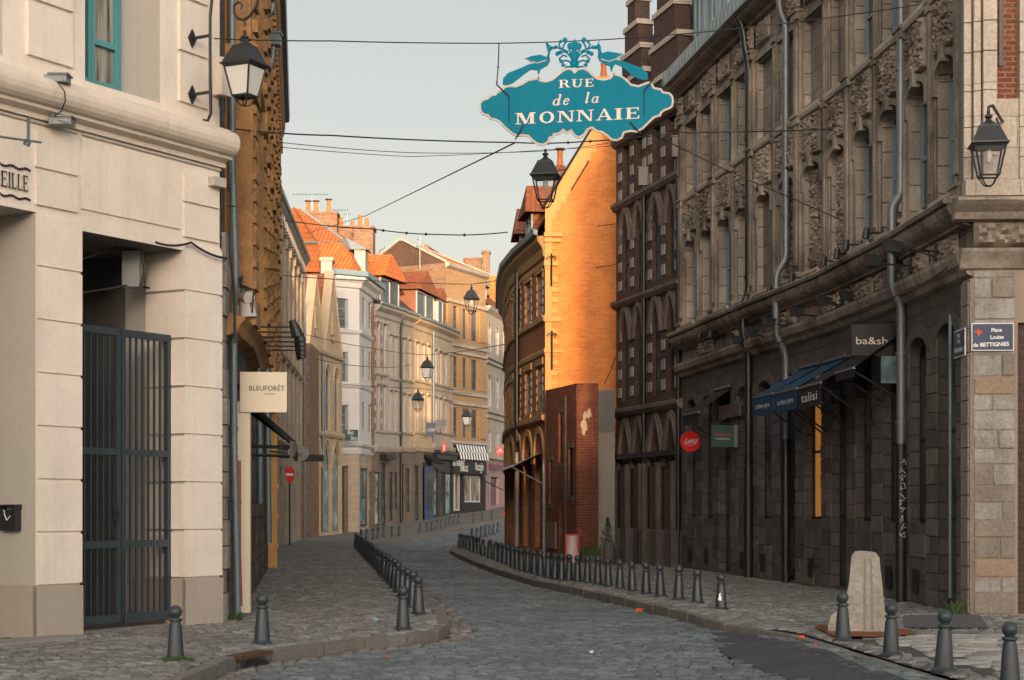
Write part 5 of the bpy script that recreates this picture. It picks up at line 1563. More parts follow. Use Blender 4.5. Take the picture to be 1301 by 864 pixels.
# dormers on the row
def dormer(T, F, ua, ub_, zb, zt, w0, w1, wallm, roofm, framem, over=.3, rise=.8, ridge_back=True):
    m = MB()
    for q in (ua, ub_): m.poly([F.P(q, w0, zb), F.P(q, w1, zb), F.P(q, w1, zt), F.P(q, w0, zt)])
    m.poly([F.P(ua, w0, zb), F.P(ub_, w0, zb), F.P(ub_, w0, zt), F.P(ua, w0, zt)])
    d_ = T.add('dormer', m, wallm)
    m = MB(); a_ = (ua + ub_) / 2
    for s_, q in ((-1, ua - over), (1, ub_ + over)):
        m.poly([F.P(q, w0 + over, zt), F.P(a_, w0 + over * .4, zt + rise), F.P(a_, w1, zt + rise), F.P(q, w1, zt)])
    m.poly([F.P(ua - over, w0 + over, zt), F.P(ub_ + over, w0 + over, zt), F.P(a_, w0 + over * .4, zt + rise)])
    T.add('dormer_roof', m, roofm, d_)
    m = MB()
    for q0, q1 in ((ua, ua + .12), (ub_ - .12, ub_), (a_ - .05, a_ + .05)): m.box(F, q0, q1, w0 + .001, w0 + .06, zb, zt)
    m.box(F, ua + .12, ub_ - .12, w0 + .002, w0 + .055, zt - .12, zt - .01); m.box(F, ua + .12, ub_ - .12, w0 + .002, w0 + .055, zb, zb + .12)
    T.add('dormer_frame', m, framem, d_)
    m = MB(); m.poly([F.P(ua + .1, w0 + .02, zb), F.P(ub_ - .1, w0 + .02, zb), F.P(ub_ - .1, w0 + .02, zt), F.P(ua + .1, w0 + .02, zt)]); T.add('pane', m, GLASS, d_)
    return d_
def zdep(px, py, d): return EYE + (HY - py) * d / FX
dormer(T7a, F7, u7(487), u7(511), z7(396, 495), z7(355, 498), -.25, -4.5, BRICK_R, TILE_O, WOODW, rise=1.6, over=.5)
dormer(T7a, F7, u7(477), u7(483), z7(390, 480), z7(368, 480), -.2, -3, LEAD, LEAD, BLUEF, rise=.6)
Tr = T7a
dormer(Tr, F7, u7(535), u7(557), z7(412, 545), z7(372, 545), -.35, -4.2, BRICK_R, TILE_R, WOODW, rise=1.5, over=.4)
dormer(Tr, F7, u7(562), u7(574), z7(418, 567), z7(382, 567), -.35, -3.5, WOODW, TILE_R, WOODW, rise=.9, over=.2)
# ================================================================== YELLOW BRICK HOUSE
F8 = Fac([(xp(567, 120.8), 120.8), (xp(617, 127), 127)], -1)
u8 = F8.u
def z8(py, px=590): return EYE + (HY - py) * F8.dist(u8(px)) / FX
T = Thing('yellow_brick_house', 'tall yellow brick house with wide window bands and an orange roof at the bend', 'building', F8.P(3, -2, 1))
ze8 = 18.6
ops = []
for y0, y1 in ((431, 392), (494, 455), (556, 519)):
    for a_, b_ in ((575, 581.5), (588, 593), (599, 606.5)):
        ops.append(OP(u8(a_), u8(b_), z8(y0), z8(y1), depth=.16))
zgf = z8(566)
gops = [OP(u8(576), u8(588), 1.3, z8(601), depth=.3), OP(u8(590), u8(614), 1.9, z8(604), depth=.3)]
T.add('wall', wall(F8, 0, F8.L, zgf, ze8, ops), BRICK_Y)
for o in ops: window(T, F8, o, paint('dark_sash', (.09, .085, .08)), GLASS, depth=.16, nu=2, nz=3)
T.add('shop_front', wall(F8, 0, F8.L, .4, zgf, gops), BLACKW)
for o in gops: window(T, F8, o, WOODW, GLASSC, depth=.3, nu=2, nz=1, fw=.12, name='shop_window')
m = MB()
for py in (386, 440, 449, 500, 513, 562):
    zc_ = z8(py); m.prof(F8, -.1, F8.L + .1, [(0, zc_ - .18), (.16, zc_ - .12), (.16, zc_ + .06), (0, zc_ + .12)])
m.prof(F8, -.15, F8.L + .15, [(0, ze8 - .35), (.25, ze8 - .2), (.34, ze8 + .05), (0, ze8 + .1)])
T.add('string_courses', m, GREYW, smooth=False)
m = MB()
for y0, y1 in ((431, 392), (494, 455), (556, 519)):
    for a_ in (584.5, 596): m.box(F8, u8(a_) - .28, u8(a_) + .28, .002, .06, z8(y0), z8(y1))
    for a_, b_ in ((567.3, 573.5), (608, 616.5)): m.box(F8, u8(a_), u8(b_), .002, .12, z8(y0), z8(y1))
T.add('brick_piers', m, BRICK_Y)
# left flank, gable and roof
dv = (F8.P(F8.L, 0, 0) - F8.P(0, 0, 0)).normalized()
m = MB(); dp = 3.7
P0, P1, PM = F8.P(0, 0, 0), F8.P(0, -dp, 0), F8.P(0, -dp / 2, 0)
m.poly([P0 + Vector((0, 0, 1)), P1 + Vector((0, 0, 1)), P1 + Vector((0, 0, ze8)), P0 + Vector((0, 0, ze8))])
T.add('flank_wall', m, BRICK_B)
m = MB(); rz = z8(306, 575) + .1
PM2 = F8.P(0, -dp * .55, rz)
m.poly([F8.P(0, 0, ze8), F8.P(0, -dp - 3, ze8 - .2), F8.P(0, -dp * .95, rz)])
T.add('brick_gable', m, BRICK_D)
m = MB(); L_ = F8.L
a_, b_ = F8.P(-.12, .3, ze8), F8.P(L_ + .12, .3, ze8 + .0)
c_, d_ = F8.P(L_ * .62, -dp * .95, rz - .1), F8.P(-.12, -dp * .95, rz)
m.poly([a_, b_, c_, d_]); m.poly([b_, F8.P(L_ + 2, -dp * 2, ze8), c_]); m.poly([d_, c_, F8.P(L_ + 2, -dp * 2, ze8), F8.P(0, -dp * 2, ze8)])
rf = T.add('roof', m, TILE_O)
m = MB(); m.tube([F8.P(0, 0, ze8 + .1), d_ + Vector((0, 0, .1)), F8.P(0, -dp - 3, ze8 - .1)], .11, 5); m.tube([d_, c_, b_], .09, 5); T.add('verge', m, GREYW, rf)
# striped awning and shop boards
T = Thing('striped_awning', 'black and white striped awning panel over the black shop front at the bend', 'awning', F8.P(3, .3, 6))
m = MB(); n = 22; ua, ub_ = u8(577), u8(614.5)
zt, zb = z8(565.5), z8(584)
for i in range(n):
    a_, b_ = ua + (ub_ - ua) * i / n, ua + (ub_ - ua) * (i + 1) / n
    zm = (zt + zb) / 2 + .0
    m.poly([F8.P(a_, .32, zm), F8.P(b_, .32, zm), F8.P(b_, .16, zt), F8.P(a_, .16, zt)], None, i % 2)
    m.poly([F8.P(a_, .42, zb), F8.P(b_, .42, zb), F8.P(b_, .32, zm), F8.P(a_, .32, zm)], None, (i + 1) % 2)
T.add('cloth', m, [LETW, BLACKW])
T = Thing('shop_fascia', 'black shop fascia with white lettering under the striped awning', 'sign', F8.P(3, .3, 5))
m = MB(); m.box(F8, u8(573), u8(615), .02, .22, z8(602), z8(585)); fb = T.add('board', m, BLACKW)
def F8M(px, py): 
    uu = u8(px); z = z8(py)
    return lambda x, y, zq: F8.P(uu + x, .225 + zq, z + y)
txt('RESTAURANT', F8M(579, 592.5), .42, LETW, T, fb, width=u8(588) - u8(575.5) + .35, bold=.01)
txt('DE MOULES', F8M(586, 599), .42, LETW, T, fb, width=1.3, bold=.01)
txt('Nostalgie', F8M(605, 597), .62, LETW, T, fb, width=1.5, shear=.4)
# ------------------------------------------------------------------ pale house at the far bend
F9 = Fac([(xp(617.3, 127.3), 127.3), (xp(648, 137), 137)], -1)
u9f = F9.u
def z9(py): return EYE + (HY - py) * F9.dist(u9f(628)) / FX
T = Thing('pale_grey_house', 'pale grey house with arched white windows and slate roof at the end of the view', 'building', F9.P(3, -2, 1.5))
ops = []
for a_, b_ in ((620, 624), (630, 634), (639, 643)):
    for y0, y1, ar in ((450, 414, 1), (518, 478, 1), (576, 550, 0)):
        ops.append(OP(u9f(a_), u9f(b_), z9(y0), z9(y1), 'round' if ar else 'flat', .35 if ar else 0, .12))
z9e = z9(396)
gop = [OP(u9f(624), u9f(634), 1.7, z9(606), depth=.3)]
T.add('wall', wall(F9, 0, F9.L, z9(584), z9e, ops), GREYW)
for o in ops: window(T, F9, o, WOODW, GLASS, depth=.12)
pk_ = plaster('faded_mauve_render', (.30, .21, .21))
T.add('ground_floor_wall', wall(F9, 0, F9.L, .6, z9(584), gop), pk_)
window(T, F9, gop[0], BLACKW, GLASS, depth=.3, name='door')
m = MB()
for py, w_ in ((458, .2), (464, .2), (525, .2), (532, .15), (583, .2)):
    zc_ = z9(py); m.prof(F9, 0, F9.L, [(0, zc_ - .12), (w_, zc_ - .05), (w_, zc_ + .1), (0, zc_ + .14)])
m.prof(F9, 0, F9.L, [(0, z9e - .4), (.3, z9e - .1), (.4, z9e + .1), (0, z9e + .12)])
T.add('cornice', m, GREYW, smooth=False)
m = MB(); m.box(F9, u9f(621), u9f(640), .01, .15, z9(597), z9(590)); T.add('fascia', m, paint('plum', (.16, .04, .08)))
roof(T, F9, -.3, F9.L, z9e + .1, 9, 4.6, TILE_R)
body(T, F9, 0, F9.L, 0, z9e, 9, BRICK_B)
dormer(T, F9, u9f(620), u9f(627), z9(393), z9(366), -.6, -4, LEAD, LEAD, WOODW, rise=.7)
m = MB(); m.poly([F9.P(u9f(633), -.5, z9(388)), F9.P(u9f(638), -.5, z9(388)), F9.P(u9f(636), -1.5, z9(370)), F9.P(u9f(631), -1.5, z9(370))]); T.add('skylight', m, GLASSB)
chimney('long brick chimney with a capped corner pillar behind the yellow house', 590, 612, 330, 362, 131, 2.2, ())
chimney('narrow raised brick chimney pillar at the end of the long chimney', 613, 622, 321, 375, 130.5, 1.2, ())
chimney('low terracotta roof block behind the pale grey house', 622, 652, 350, 400, 142, 4, (), TILE_O, False)
T = Thing('round_red_shop_sign', 'small round red shop sign near the far bend', 'sign', pt(635, 573, 118))
m = MB(); c = pt(635.5, 573, 116)
m.flat([(.30 * math.cos(R(t)), .30 * math.sin(R(t))) for t in range(0, 360, 20)], lambda x, y, z: c + Vector((x, -z, y)), .06)
T.add('disc', m, RED)
m = MB(); m.bx(c.x - .2, c.x + .2, c.y - .066, c.y - .061, c.z - .06, c.z - .02); m.bx(c.x - .08, c.x + .08, c.y - .066, c.y - .061, c.z + .04, c.z + .12); T.add('lettering', m, LETW)
m = MB(); m.tube([c, (c.x, c.y + 12, c.z)], .03, 5); T.add('arm', m, IRON)
# far shop signs
def bsign(name, label, px0, px1, py0, py1, d, mat, texts, wallF=None):
    T = Thing(name, label, 'sign', pt((px0 + px1) / 2, py1, d))
    a_, b_ = pt(px0, py0, d), pt(px1, py1, d)
    m = MB(); m.bx(a_.x, b_.x, d - .04, d + .04, b_.z, a_.z); bd = T.add('board', m, mat)
    for (s, px, py, h, w_, mt) in texts:
        c = pt(px, py, d)
        txt(s, planeM((c.x, d - .044, c.z), (1, 0, 0), (0, 0, 1), (0, -1, 0)), h, mt, T, bd, width=w_)
    m = MB()
    if wallF:
        F_, q = wallF; p = F_.P(q, .0, (a_.z + b_.z) / 2)
        m.tube([p, ((a_.x + b_.x) / 2, d, (a_.z + b_.z) / 2)], .025, 5); T.add('arm', m, IRON)
    return T
green = paint('dark_green', (.01, .05, .045))
bsign('green_shop_sign', 'dark green sign with two white words on the white corner house', 438, 455, 546, 560, 99.2, green, (('Bio', 445.5, 552, .26, .34, LETW), ('Bon', 450, 559, .26, .36, LETW)), (F6, u6(436)))
bsign('letting_sign', 'dark blue and white letting board on a row house', 541.5, 553.5, 537, 554, 103, BLUEE, (('A LOUER', 547.5, 548, .18, .46, LETW), ('', 547, 552, .1, .4, LETW)), (F7, u7(541)))
bsign('grey_shop_sign', 'grey sign board next to the letting board', 553.5, 567, 533.5, 541.5, 104, paint('board_grey', (.12, .13, .14)), (('CAFE', 560, 540, .2, .5, LETW),) if False else (), (F7, u7(560)))
T = Thing('tobacco_style_sign', 'red lozenge sign with pale marks beside the far shop fronts', 'sign', pt(563, 570, 112))
m = MB(); c = pt(564, 570, 112)
m.flat([(-.16, -.30), (.12, -.46 + .3), (.18, .46), (-.10, .30)], lambda x, y, z: c + Vector((x, -z, y)), .06); T.add('board', m, RED)
m = MB()
for k in range(4): m.bx(c.x - .06, c.x + .08, c.y - .066, c.y - .061, c.z - .12 + k * .1, c.z - .08 + k * .1)
T.add('marks', m, LETW)
m = MB(); m.tube([c, (c.x, c.y + 5, c.z)], .025, 5); T.add('arm', m, IRON)
# shop details along the row
m = MB(); m.box(F7, u7(549.5), u7(575.5), .02, .5, z7(577, 560), z7(573, 560)); m.box(F7, u7(550), u7(575), .02, .35, z7(584, 560), z7(577.5, 560))
single('shop_canopy', m, BLACKW, 'dark flat shop canopy over the row house beside the yellow brick house', 'canopy')
m = MB(); m.prof(F7, u7(538), u7(549), [(.02, z7(580, 543)), (.06, z7(578, 543)), (.9, z7(588, 543)), (.86, z7(590, 543))])
single('small_awning', m, AWN_K, 'small dark sloping awning over the pointed doorway in the row', 'awning')
m = MB(); m.box(F7, u7(539), u7(548.5), .005, .10, z7(664, 543), z7(592, 543)); 
T = Thing('blue_shop_front', 'blue painted wooden shop front between the row houses', 'shop front', F7.P(u7(545), 0, .5))
T.add('panelling', m, BLUEW)
m = MB(); m.box(F7, u7(540.5), u7(547), .101, .115, z7(648, 543), z7(600, 543)); T.add('pane', m, GLASS)
m = MB(); m.box(F7, u7(482), u7(494), .02, .5, z7(584, 488), z7(577, 488)); single('shop_blind_box', m, BLACKW, 'dark blind box over the shop window beside the white corner house', 'blind')
# ================================================================== DARK STONE BUILDING (right)
RP_ = [(6.50, 24.42), (6.36, 28.3), (6.02, 32.3), (5.56, 35.3), (5.25, 37.3), (4.32, 43.8)]
FR = Fac(RP_, 1)
ur = FR.u
zr = lambda py, px: EYE + (HY - py) * FR.dist(ur(px)) / FX
T = Thing('stone_palace', 'long dark carved stone building with tall pilasters filling the right side of the street', 'building', FR.P(9, -4, 0))
HR = 11.95
LR = FR.L
NB = 12
edges = [0.45 + (LR - .6) * i / NB for i in range(NB + 1)]
gf, ff, sfl = [], [], []
door_b = {0, 4, 6, 9}
for i in range(NB):
    a_, b_ = edges[i], edges[i + 1]; c = (a_ + b_) / 2
    w2 = .54
    if i in door_b: gf.append(OP(c - w2, c + w2, .05, 4.25, 'seg', .26, .21))
    else: gf.append(OP(c - w2, c + w2, 1.28, 4.2, 'seg', .26, .21))
    ff.append(OP(c - .52, c + .52, 6.15, 8.2, 'seg', .22, .22))
    sfl.append(OP(c - .52, c + .52, 9.4, 11.05, 'flat', 0, .22))
T.add('ground_floor_wall', wall(FR, 0, LR, 0, 4.85, gf, depth=.5), STONE_D)
T.add('upper_wall', wall(FR, 0, LR, 4.85, HR, ff + sfl, rmi=1), [STONE_J, JAMB])
for i, o in enumerate(gf):
    lit = (i == 5)
    window(T, FR, o, BLACKW, WARMG if lit else GLASS, depth=.21, nu=1, nz=2 if o['z0'] > 1 else 3, fw=.07, name='shop_door' if i in door_b else 'shop_window')
blocked = {4, 5, 6, 7}
for i, (o, p) in enumerate(zip(ff, sfl)):
    if i in blocked:
        m = MB(); m.box(FR, o['u0'] + .002, o['u1'] - .002, -.215, -.12, o['z0'], o['z1']); m.cut(); m.box(FR, p['u0'] + .002, p['u1'] - .002, -.215, -.12, p['z0'], p['z1'])
        T.adds('blocked_window', m, STONE_L if i in (4, 5) and False else STONE_J)
    else:
        window(T, FR, o, BLUEF, GLASS, depth=.22, nu=2, nz=2, fw=.07); window(T, FR, p, BLUEF, GLASS, depth=.22, nu=2, nz=2, fw=.07)
# mouldings between the bays
pil = MB(); cap = MB(); arc = MB(); stn = MB(); carv = MB(); apron = MB()
for i, e_ in enumerate(edges):
    big = (i % 2 == 0)
    hw = .17 if big else .09
    pil.box(FR, e_ - hw, e_ + hw, .002, .09 if big else .05, 6.0, 11.2)
    pil.box(FR, e_ - hw * .45, e_ + hw * .45, .0901 if big else .0501, .13 if big else .08, 6.3, 11.0)
    pil.box(FR, e_ - hw - .10, e_ - hw - .03, .002, .035, 6.0, 11.2); pil.box(FR, e_ + hw + .03, e_ + hw + .10, .002, .035, 6.0, 11.2)
    for z in (5.96, 9.08, 11.15):
        cap.box(FR, e_ - hw - .03, e_ + hw + .03, .003, .15 if big else .10, z, z + .14)
        cap.box(FR, e_ - hw - .06, e_ + hw + .06, .004, .18 if big else .12, z + .141, z + .20)
    if big:
        carving(carv, FR, e_ - hw, e_ + hw, 11.38, 11.85, .06, .10, i + 40, 12, 14, fr=24); carv.cut()
    pil.cut(); cap.cut()
for i in range(NB):
    a_, b_ = edges[i], edges[i + 1]; c = (a_ + b_) / 2
    o = ff[i]
    # hood with keystone and carved spandrel under the string course
    archband(arc, FR, o, 0, .07, .12, 10, legs=.25)
    arc.box(FR, c - .08, c + .08, .003, .13, o['z1'] - .08, o['z1'] + .20)
    arc.cut()
    carving(carv, FR, c - .52, c + .52, 8.32, 9.12, .02, .085, i, 34, 28, fr=26); carv.cut()
    stn.prof(FR, a_ + .10, b_ - .10, [(0, 9.13), (.10, 9.16), (.12, 9.2), (.12, 9.29), (0, 9.33)])
    stn.prof(FR, a_ + .2, b_ - .2, [(0, 5.98), (.10, 6.0), (.14, 6.05), (.14, 6.10), (0, 6.14)])
    stn.cut()
    p = sfl[i]
    arc.box(FR, p['u0'] - .1, p['u1'] + .1, .003, .06, p['z1'] + .03, p['z1'] + .16); arc.cut()
    carving(carv, FR, c - .45, c + .45, 11.36, 11.85, .02, .07, i + 20, 28, 12, fr=26); carv.cut()
    if i not in door_b: apron.box(FR, o['u0'] - .0, o['u1'] + .0, .003, .05, 1.15, 1.27)
    if i in (4, 5, 6): carving(carv, FR, c - .40, c + .40, 6.2, 8.1, -.118, .08, i + 60, 22, 60, fr=24); carv.cut()
T.adds('pilaster', pil, STONE_M); T.adds('pilaster_band', cap, STONE_M); T.adds('arch_hood', arc, STONE_M, smooth=False)
T.adds('sill_course', stn, STONE_L, smooth=False); T.adds('carved_panel', carv, STONE_M, smooth=True)
# window-arch bands on the ground floor, block courses, vents
m = MB()
for i, o in enumerate(gf): archband(m, FR, gf[i], .0, .035, .20, 9); m.cut()
T.adds('arch_stones', m, BLOCK_D, smooth=False)
m = MB(); random.seed(3)
for i in range(NB + 1):
    a_ = edges[i] - .30 if i else .03; b_ = edges[i] + .30 if i < NB else LR - .02
    z = .02; r_ = 0
    while z < 4.0:
        h = random.uniform(.24, .30)
        cut = (a_ + b_) / 2 + random.uniform(-.2, .2) if r_ % 2 else None
        for p, q in (((a_, cut), (cut, b_)) if cut else ((a_, b_),)):
            m.box(FR, p + .008, q - .008, .001, random.uniform(.012, .03), z + .007, z + h - .007, random.choice((0, 0, 1, 1, 2)))
        z += h; r_ += 1
for i in range(NB):
    if i in door_b: continue
    a_, b_ = edges[i] + .31, edges[i + 1] - .31
    if b_ <= a_: continue
    z = .02
    while z < 1.1:
        h = .36
        mid = (a_ + b_) / 2 + random.uniform(-.15, .15)
        for p, q in ((a_, mid), (mid, b_)): m.box(FR, p + .008, q - .008, .001, random.uniform(.015, .04), z + .007, min(1.14, z + h - .007), random.choice((0, 0, 1, 1, 2)))
        z += h
T.add('stone_blocks', m, [BLOCK_D, BLOCK_D2, BLOCK_D3])
m = MB()
for i in (1, 2, 3, 5, 7, 8, 10, 11):
    c = (edges[i] + edges[i + 1]) / 2
    m.box(FR, c - .16, c + .16, .061, .066, .18, .55); m.cut()
T.adds('cellar_vent', m, DARKIN)
# lower cornice + frieze + main cornice
m = MB()
m.prof(FR, 0, LR, [(0, 4.78), (.08, 4.82), (.12, 4.9), (.2, 4.95), (.24, 5.06), (.24, 5.12), (0, 5.16)])
T.add('lower_cornice', m, STONE_M, smooth=False)
m = MB(); u_ = 0
m.prof(FR, 0, LR, [(0, 5.50), (.14, 5.52), (.14, 5.56)])
while u_ < LR - .05:
    m.prof(FR, u_, u_ + .19, [(.14, 5.56), (.26, 5.60), (.33, 5.66), (.37, 5.74), (.36, 5.80), (0, 5.80)]); u_ += .225
m.prof(FR, -.02, LR, [(.0, 5.801), (.42, 5.805), (.44, 5.86), (.40, 5.90), (0, 5.95)])
T.add('main_cornice', m, STONE_M, smooth=False)
m = MB()
for i in range(NB):
    if i % 2 == 0 or i < 4: carving(m, FR, edges[i] + .15, edges[i + 1] - .15, 5.17, 5.50, .02, .09, i + 9, 40, 12, fr=20); m.cut()
T.adds('frieze_carving', m, STONE_M, smooth=True)
# flat grooved band under the lower cornice
m = MB()
m = None
# eaves
m = MB()
m.prof(FR, -.1, LR, [(0, 11.55+.35), (.1, 11.92), (.14, 11.96), (.30, 12.02), (.38, 12.07), (.38, 12.13), (0, 12.14)])
T.add('eaves_cornice', m, STONE_M, smooth=False)
m = MB(); m.prof(FR, -.1, LR, [(.36, 12.13), (.50, 12.15), (.52, 12.47), (.48, 12.49), (.46, 12.22), (.3, 12.2)]); 
u_ = 0
while u_ < LR: m.box(FR, u_, u_ + .02, .521, .532, 12.16, 12.46); u_ += .32
T.add('lead_gutter', m, LEAD, smooth=False)
m = MB()
for a_, b_ in zip([0] + FR.U[1:-1], FR.U[1:]):
    m.poly([FR.P(a_, .3, 12.2), FR.P(b_, .3, 12.2), FR.P(b_, -4, 17), FR.P(a_, -4, 17)], [(a_, 0), (b_, 0), (b_, 6), (a_, 6)])
    m.poly([FR.P(a_, -8, 12.2), FR.P(b_, -8, 12.2), FR.P(b_, -4, 17), FR.P(a_, -4, 17)], [(a_, 0), (b_, 0), (b_, 6), (a_, 6)])
T.add('roof', m, TILE_D)
body(T, FR, .03, LR, 0, 12, 8, BRICK_D)
for (pa, pb) in ((872, 885), (893, 914)):
    ua, ub_ = sorted((ur(pa) , ur(pb)))
    dormer(T, FR, ua + .0, ub_, 12.3, 14.8, -.25, -3, BLUEF, LEAD, BLUEF, rise=.7)
# ---- pale corner facet
FC = FACET; uf = FC.u
d0 = 24.38
zf_ = lambda py: EYE + (HY - py) * d0 / FX
T = Thing('pale_stone_corner', 'pale block-built stone corner of the carved building with moulded pier above, right edge', 'building', FC.P(1, -1, 0))
dop = OP(uf(1293), uf(1293) + 1.1, 0.02, zf_(410), depth=.5)
T.add('wall', wall(FC, 0, 2.7, 0, 13.0, [dop], depth=.5), MORTAR)
window(T, FC, dop, BLACKW, GLASS, depth=.5, name='door')
random.seed(11)
mg, mo, md = MB(), MB(), MB()
z = .02; r_ = 0; xe = uf(1290)
hs_ = [.30, .22, .26, .30, .24, .25, .24, .30, .22, .26, .28, .22, .26, .30, .26, .24, .30, .28, .3, .3, .3]
for h in hs_:
    if z + h > zf_(345): h = zf_(345) - z
    if h < .05: break
    ncut = [random.uniform(.38, .68)] if (r_ % 2 or random.random() < .3) else []
    cs = [.0] + [c * xe for c in ncut] + [xe]
    for p, q in zip(cs, cs[1:]):
        tgt = mo if (r_ in (2, 12) and p == 0) else (md if (r_ == 0 or random.random() < .22) else mg)
        tgt.box(FC, p + .012, q - .012, .001, random.uniform(.012, .030), z + .009, z + h - .009); tgt.cut()
    # return side of the corner blocks
    z += h; r_ += 1
for nm, mm, mt in (('grey_block', mg, BLOCK_G), ('ochre_block', mo, BLOCK_O), ('damp_block', md, BLOCK_M)):
  for o in T.adds(nm, mm, mt):
    bm = bmesh.new(); bm.from_mesh(o.data); bmesh.ops.remove_doubles(bm, verts=bm.verts, dist=1e-5)
    bmesh.ops.bevel(bm, geom=list(bm.edges), offset=.009, segments=2, affect='EDGES'); bm.to_mesh(o.data); bm.free()
m = MB()
m.prof(FC, -.2, 2.7, [(0, zf_(343)), (.05, zf_(341)), (.12, zf_(332)), (.22, zf_(322)), (.24, zf_(318)), (0, zf_(315))])
m.prof(FC, -.3, 2.7, [(0, zf_(282)), (.14, zf_(280)), (.2, zf_(272)), (.36, zf_(264)), (.42, zf_(260)), (.42, zf_(256)), (0, zf_(252))])
T.add('cornices', m, FCOR, smooth=False)
m = MB(); carving(m, FC, 0.0, 2.0, zf_(314), zf_(283), .02, .18, 77, 44, 8); T.add('carved_frieze', m, FCOR, smooth=True)
m = MB()
for (pa, pb, w) in ((1223, 1232, .10), (1234, 1243, .16), (1245, 1262, .22), (1293, 1303, .12)):
    zq = zf_(251); k = 0
    while zq < 13:
        h = [.55, .42, .5][k % 3]; m.box(FC, uf(pa), uf(pb), .002, w, zq + .006, zq + h - .006); zq += h; k += 1
m.box(FC, uf(1222), uf(1305), .003, .26, zf_(252), zf_(232)); m.box(FC, uf(1262), uf(1293), .003, .08, zf_(232), zf_(127))
T.add('moulded_pier', m, STONE_L)
m = MB(); m.box(FC, uf(1264), uf(1291), .001, .03, zf_(126), 13.0); T.add('brick_infill', m, BRICK_R)
m = MB(); m.box(FC, uf(1268), uf(1273), .031, .07, zf_(85), 13.0); T.add('window_edge', m, IRON)
# side of the corner pier above
m = MB(); m.box(FR, -.02, .32, .002, .10, 5.95, 11.9); m.box(FR, -.02, .32, .002, .05, 0.0, 4.75)
for zq in range(14): m.box(FR, 0, .33, .052, .075, .03 + zq * .335, .35 + zq * .335)
T.add('corner_return', m, BLOCK_M)
# street name plates
def plate(T, name, F_, u0, u1, z0, z1, w, lines, lily, flip=1):
    m = MB(); m.box(F_, u0, u1, w, w + .018, z0, z1); pl = T.add(name, m, LETW)
    m = MB(); e_ = .012
    m.box(F_, u0 + e_, u1 - e_, w + .0181, w + .021, z0 + e_, z1 - e_); T.add('enamel', m, BLUEE, pl)
    return pl
T = Thing('street_name_plate', 'dark blue enamel plate with red lily and white words on the pale stone corner', 'sign', FC.P(uf(1259), 0, zf_(430)))
pu0, pu1, pz0, pz1 = uf(1233), uf(1286.5), zf_(446), zf_(411)
pl = plate(T, 'plate', FC, pu0, pu1, pz0, pz1, .05, None, None)
for s, px, py, h in (('Place', 1264.5, 422, .052), ('Louise', 1265, 431, .052), ('de BETTIGNIES', 1257.5, 440.5, .056)):
    uu = uf(px); z = zf_(py) 
    txt(s, (lambda uu, z: lambda x, y, q: FC.P(uu + x, .072 + q, z + y + x * .03))(uu, z), h, LETW, T, pl, t=.002, bold=.002)
def lily(T, M, s, mat, parent):
    m = MB(); S_ = lambda P_: [(x * s, y * s) for x, y in P_]
    m.flat(S_([(0, 1), (.22, .55), (.12, .1), (.12, -.3), (.2, -.7), (-.2, -.7), (-.12, -.3), (-.12, .1), (-.22, .55)]), M, .003)
    for k in (-1, 1):
        m.flat(S_([(k * .14, .0), (k * .4, .45), (k * .8, .35), (k * .85, .0), (k * .65, .0), (k * .55, .15), (k * .35, .0), (k * .3, -.4), (k * .14, -.3)]), lambda x, y, z: M(x, y, z + .0005), .003)
    m.flat(S_([(-.5, -.22), (.5, -.22), (.5, -.08), (-.5, -.08)]), lambda x, y, z: M(x, y, z + .001), .003)
    return T.add('lily', m, mat, parent)
u_l, z_l = uf(1242), zf_(423)
lily(T, lambda x, y, z: FC.P(u_l + x, .072 + z, z_l + y), .062, plaster('red_lily', (.65, .08, .03), None, .1, .5, 0), pl)
T = Thing('street_name_plate', 'older blue name plate around the corner, on the dark side of the corner pier', 'sign', FR.P(.3, 0, 4))
pl = plate(T, 'plate', FR, .06, .60, pz0 - .05, pz1 - .05, .08, None, None)
for s, zq in (('Rue', pz1 - .16), ('de la', pz1 - .24), ('MONNAIE', pz0 + .02)):
    txt(s, (lambda zq: lambda x, y, q: FR.P(.33 - x, .104 + q, zq + y))(zq), .06, LETW, T, pl, t=.002, bold=.002)
# ---- drainpipes on the long facade
pipe('tall zinc downpipe with a dark painted, graffitied foot nearest the corner', FR, ur(1152), [(1145, -30), (1144, 248), (1133, 262), (1133, 366), (1148, 386), (1148, 570)], .075, ZINC, (11, 8.6, 6.6, 4.0, 2.9), lower=(2.55, PIPE_D, 1.25))
pipe('zinc downpipe bending twice over the cornice in the middle of the dark facade', FR, ur(1004), [(988, -20), (992, 18), (999, 30), (999, 330), (986, 348), (986, 425), (1000, 450), (1000, 560)], .075, ZINC, (10.2, 7.4, 5.3), lower=(2.9, PIPE_D, 1.2))
pipe('black downpipe bending over the cornice, left of the middle zinc one', FR, ur(957), [(934, 0), (938, 22), (945, 40), (947, 62), (956, 82), (955, 372), (944, 388), (944, 425), (951, 450), (951, 738)], .085, PIPE_D, (9.5, 6.5, 4.5, 2.5), lower=(2.4, PIPE_D, 1.25))
pipe('slim grey pipe beside the doorway at the corner', FR, .95, [(1220, 400), (1222, 560), (1225, 760)], .03, PIPE_G, (2.5,))
# graffiti scrawl on the foot of the first pipe
T = Thing('graffiti_scrawl', 'white scrawled graffiti down the black foot of the nearest downpipe', 'graffiti', pt(1146, 640, 28))
q0 = FR.P(ur(1152), max(.09, FR.w(ur(1152), 1148)), 0)
m = MB(); random.seed(5); zc_ = 2.25; 
while zc_ > 1.05:
    P_ = []
    for k in range(6): P_.append(Vector((q0.x + random.uniform(-.055, .055), q0.y - .118, zc_ + random.uniform(-.06, .06))))
    m.tube(P_, .004, 4); zc_ -= .13
T.add('marks', m, LETW)
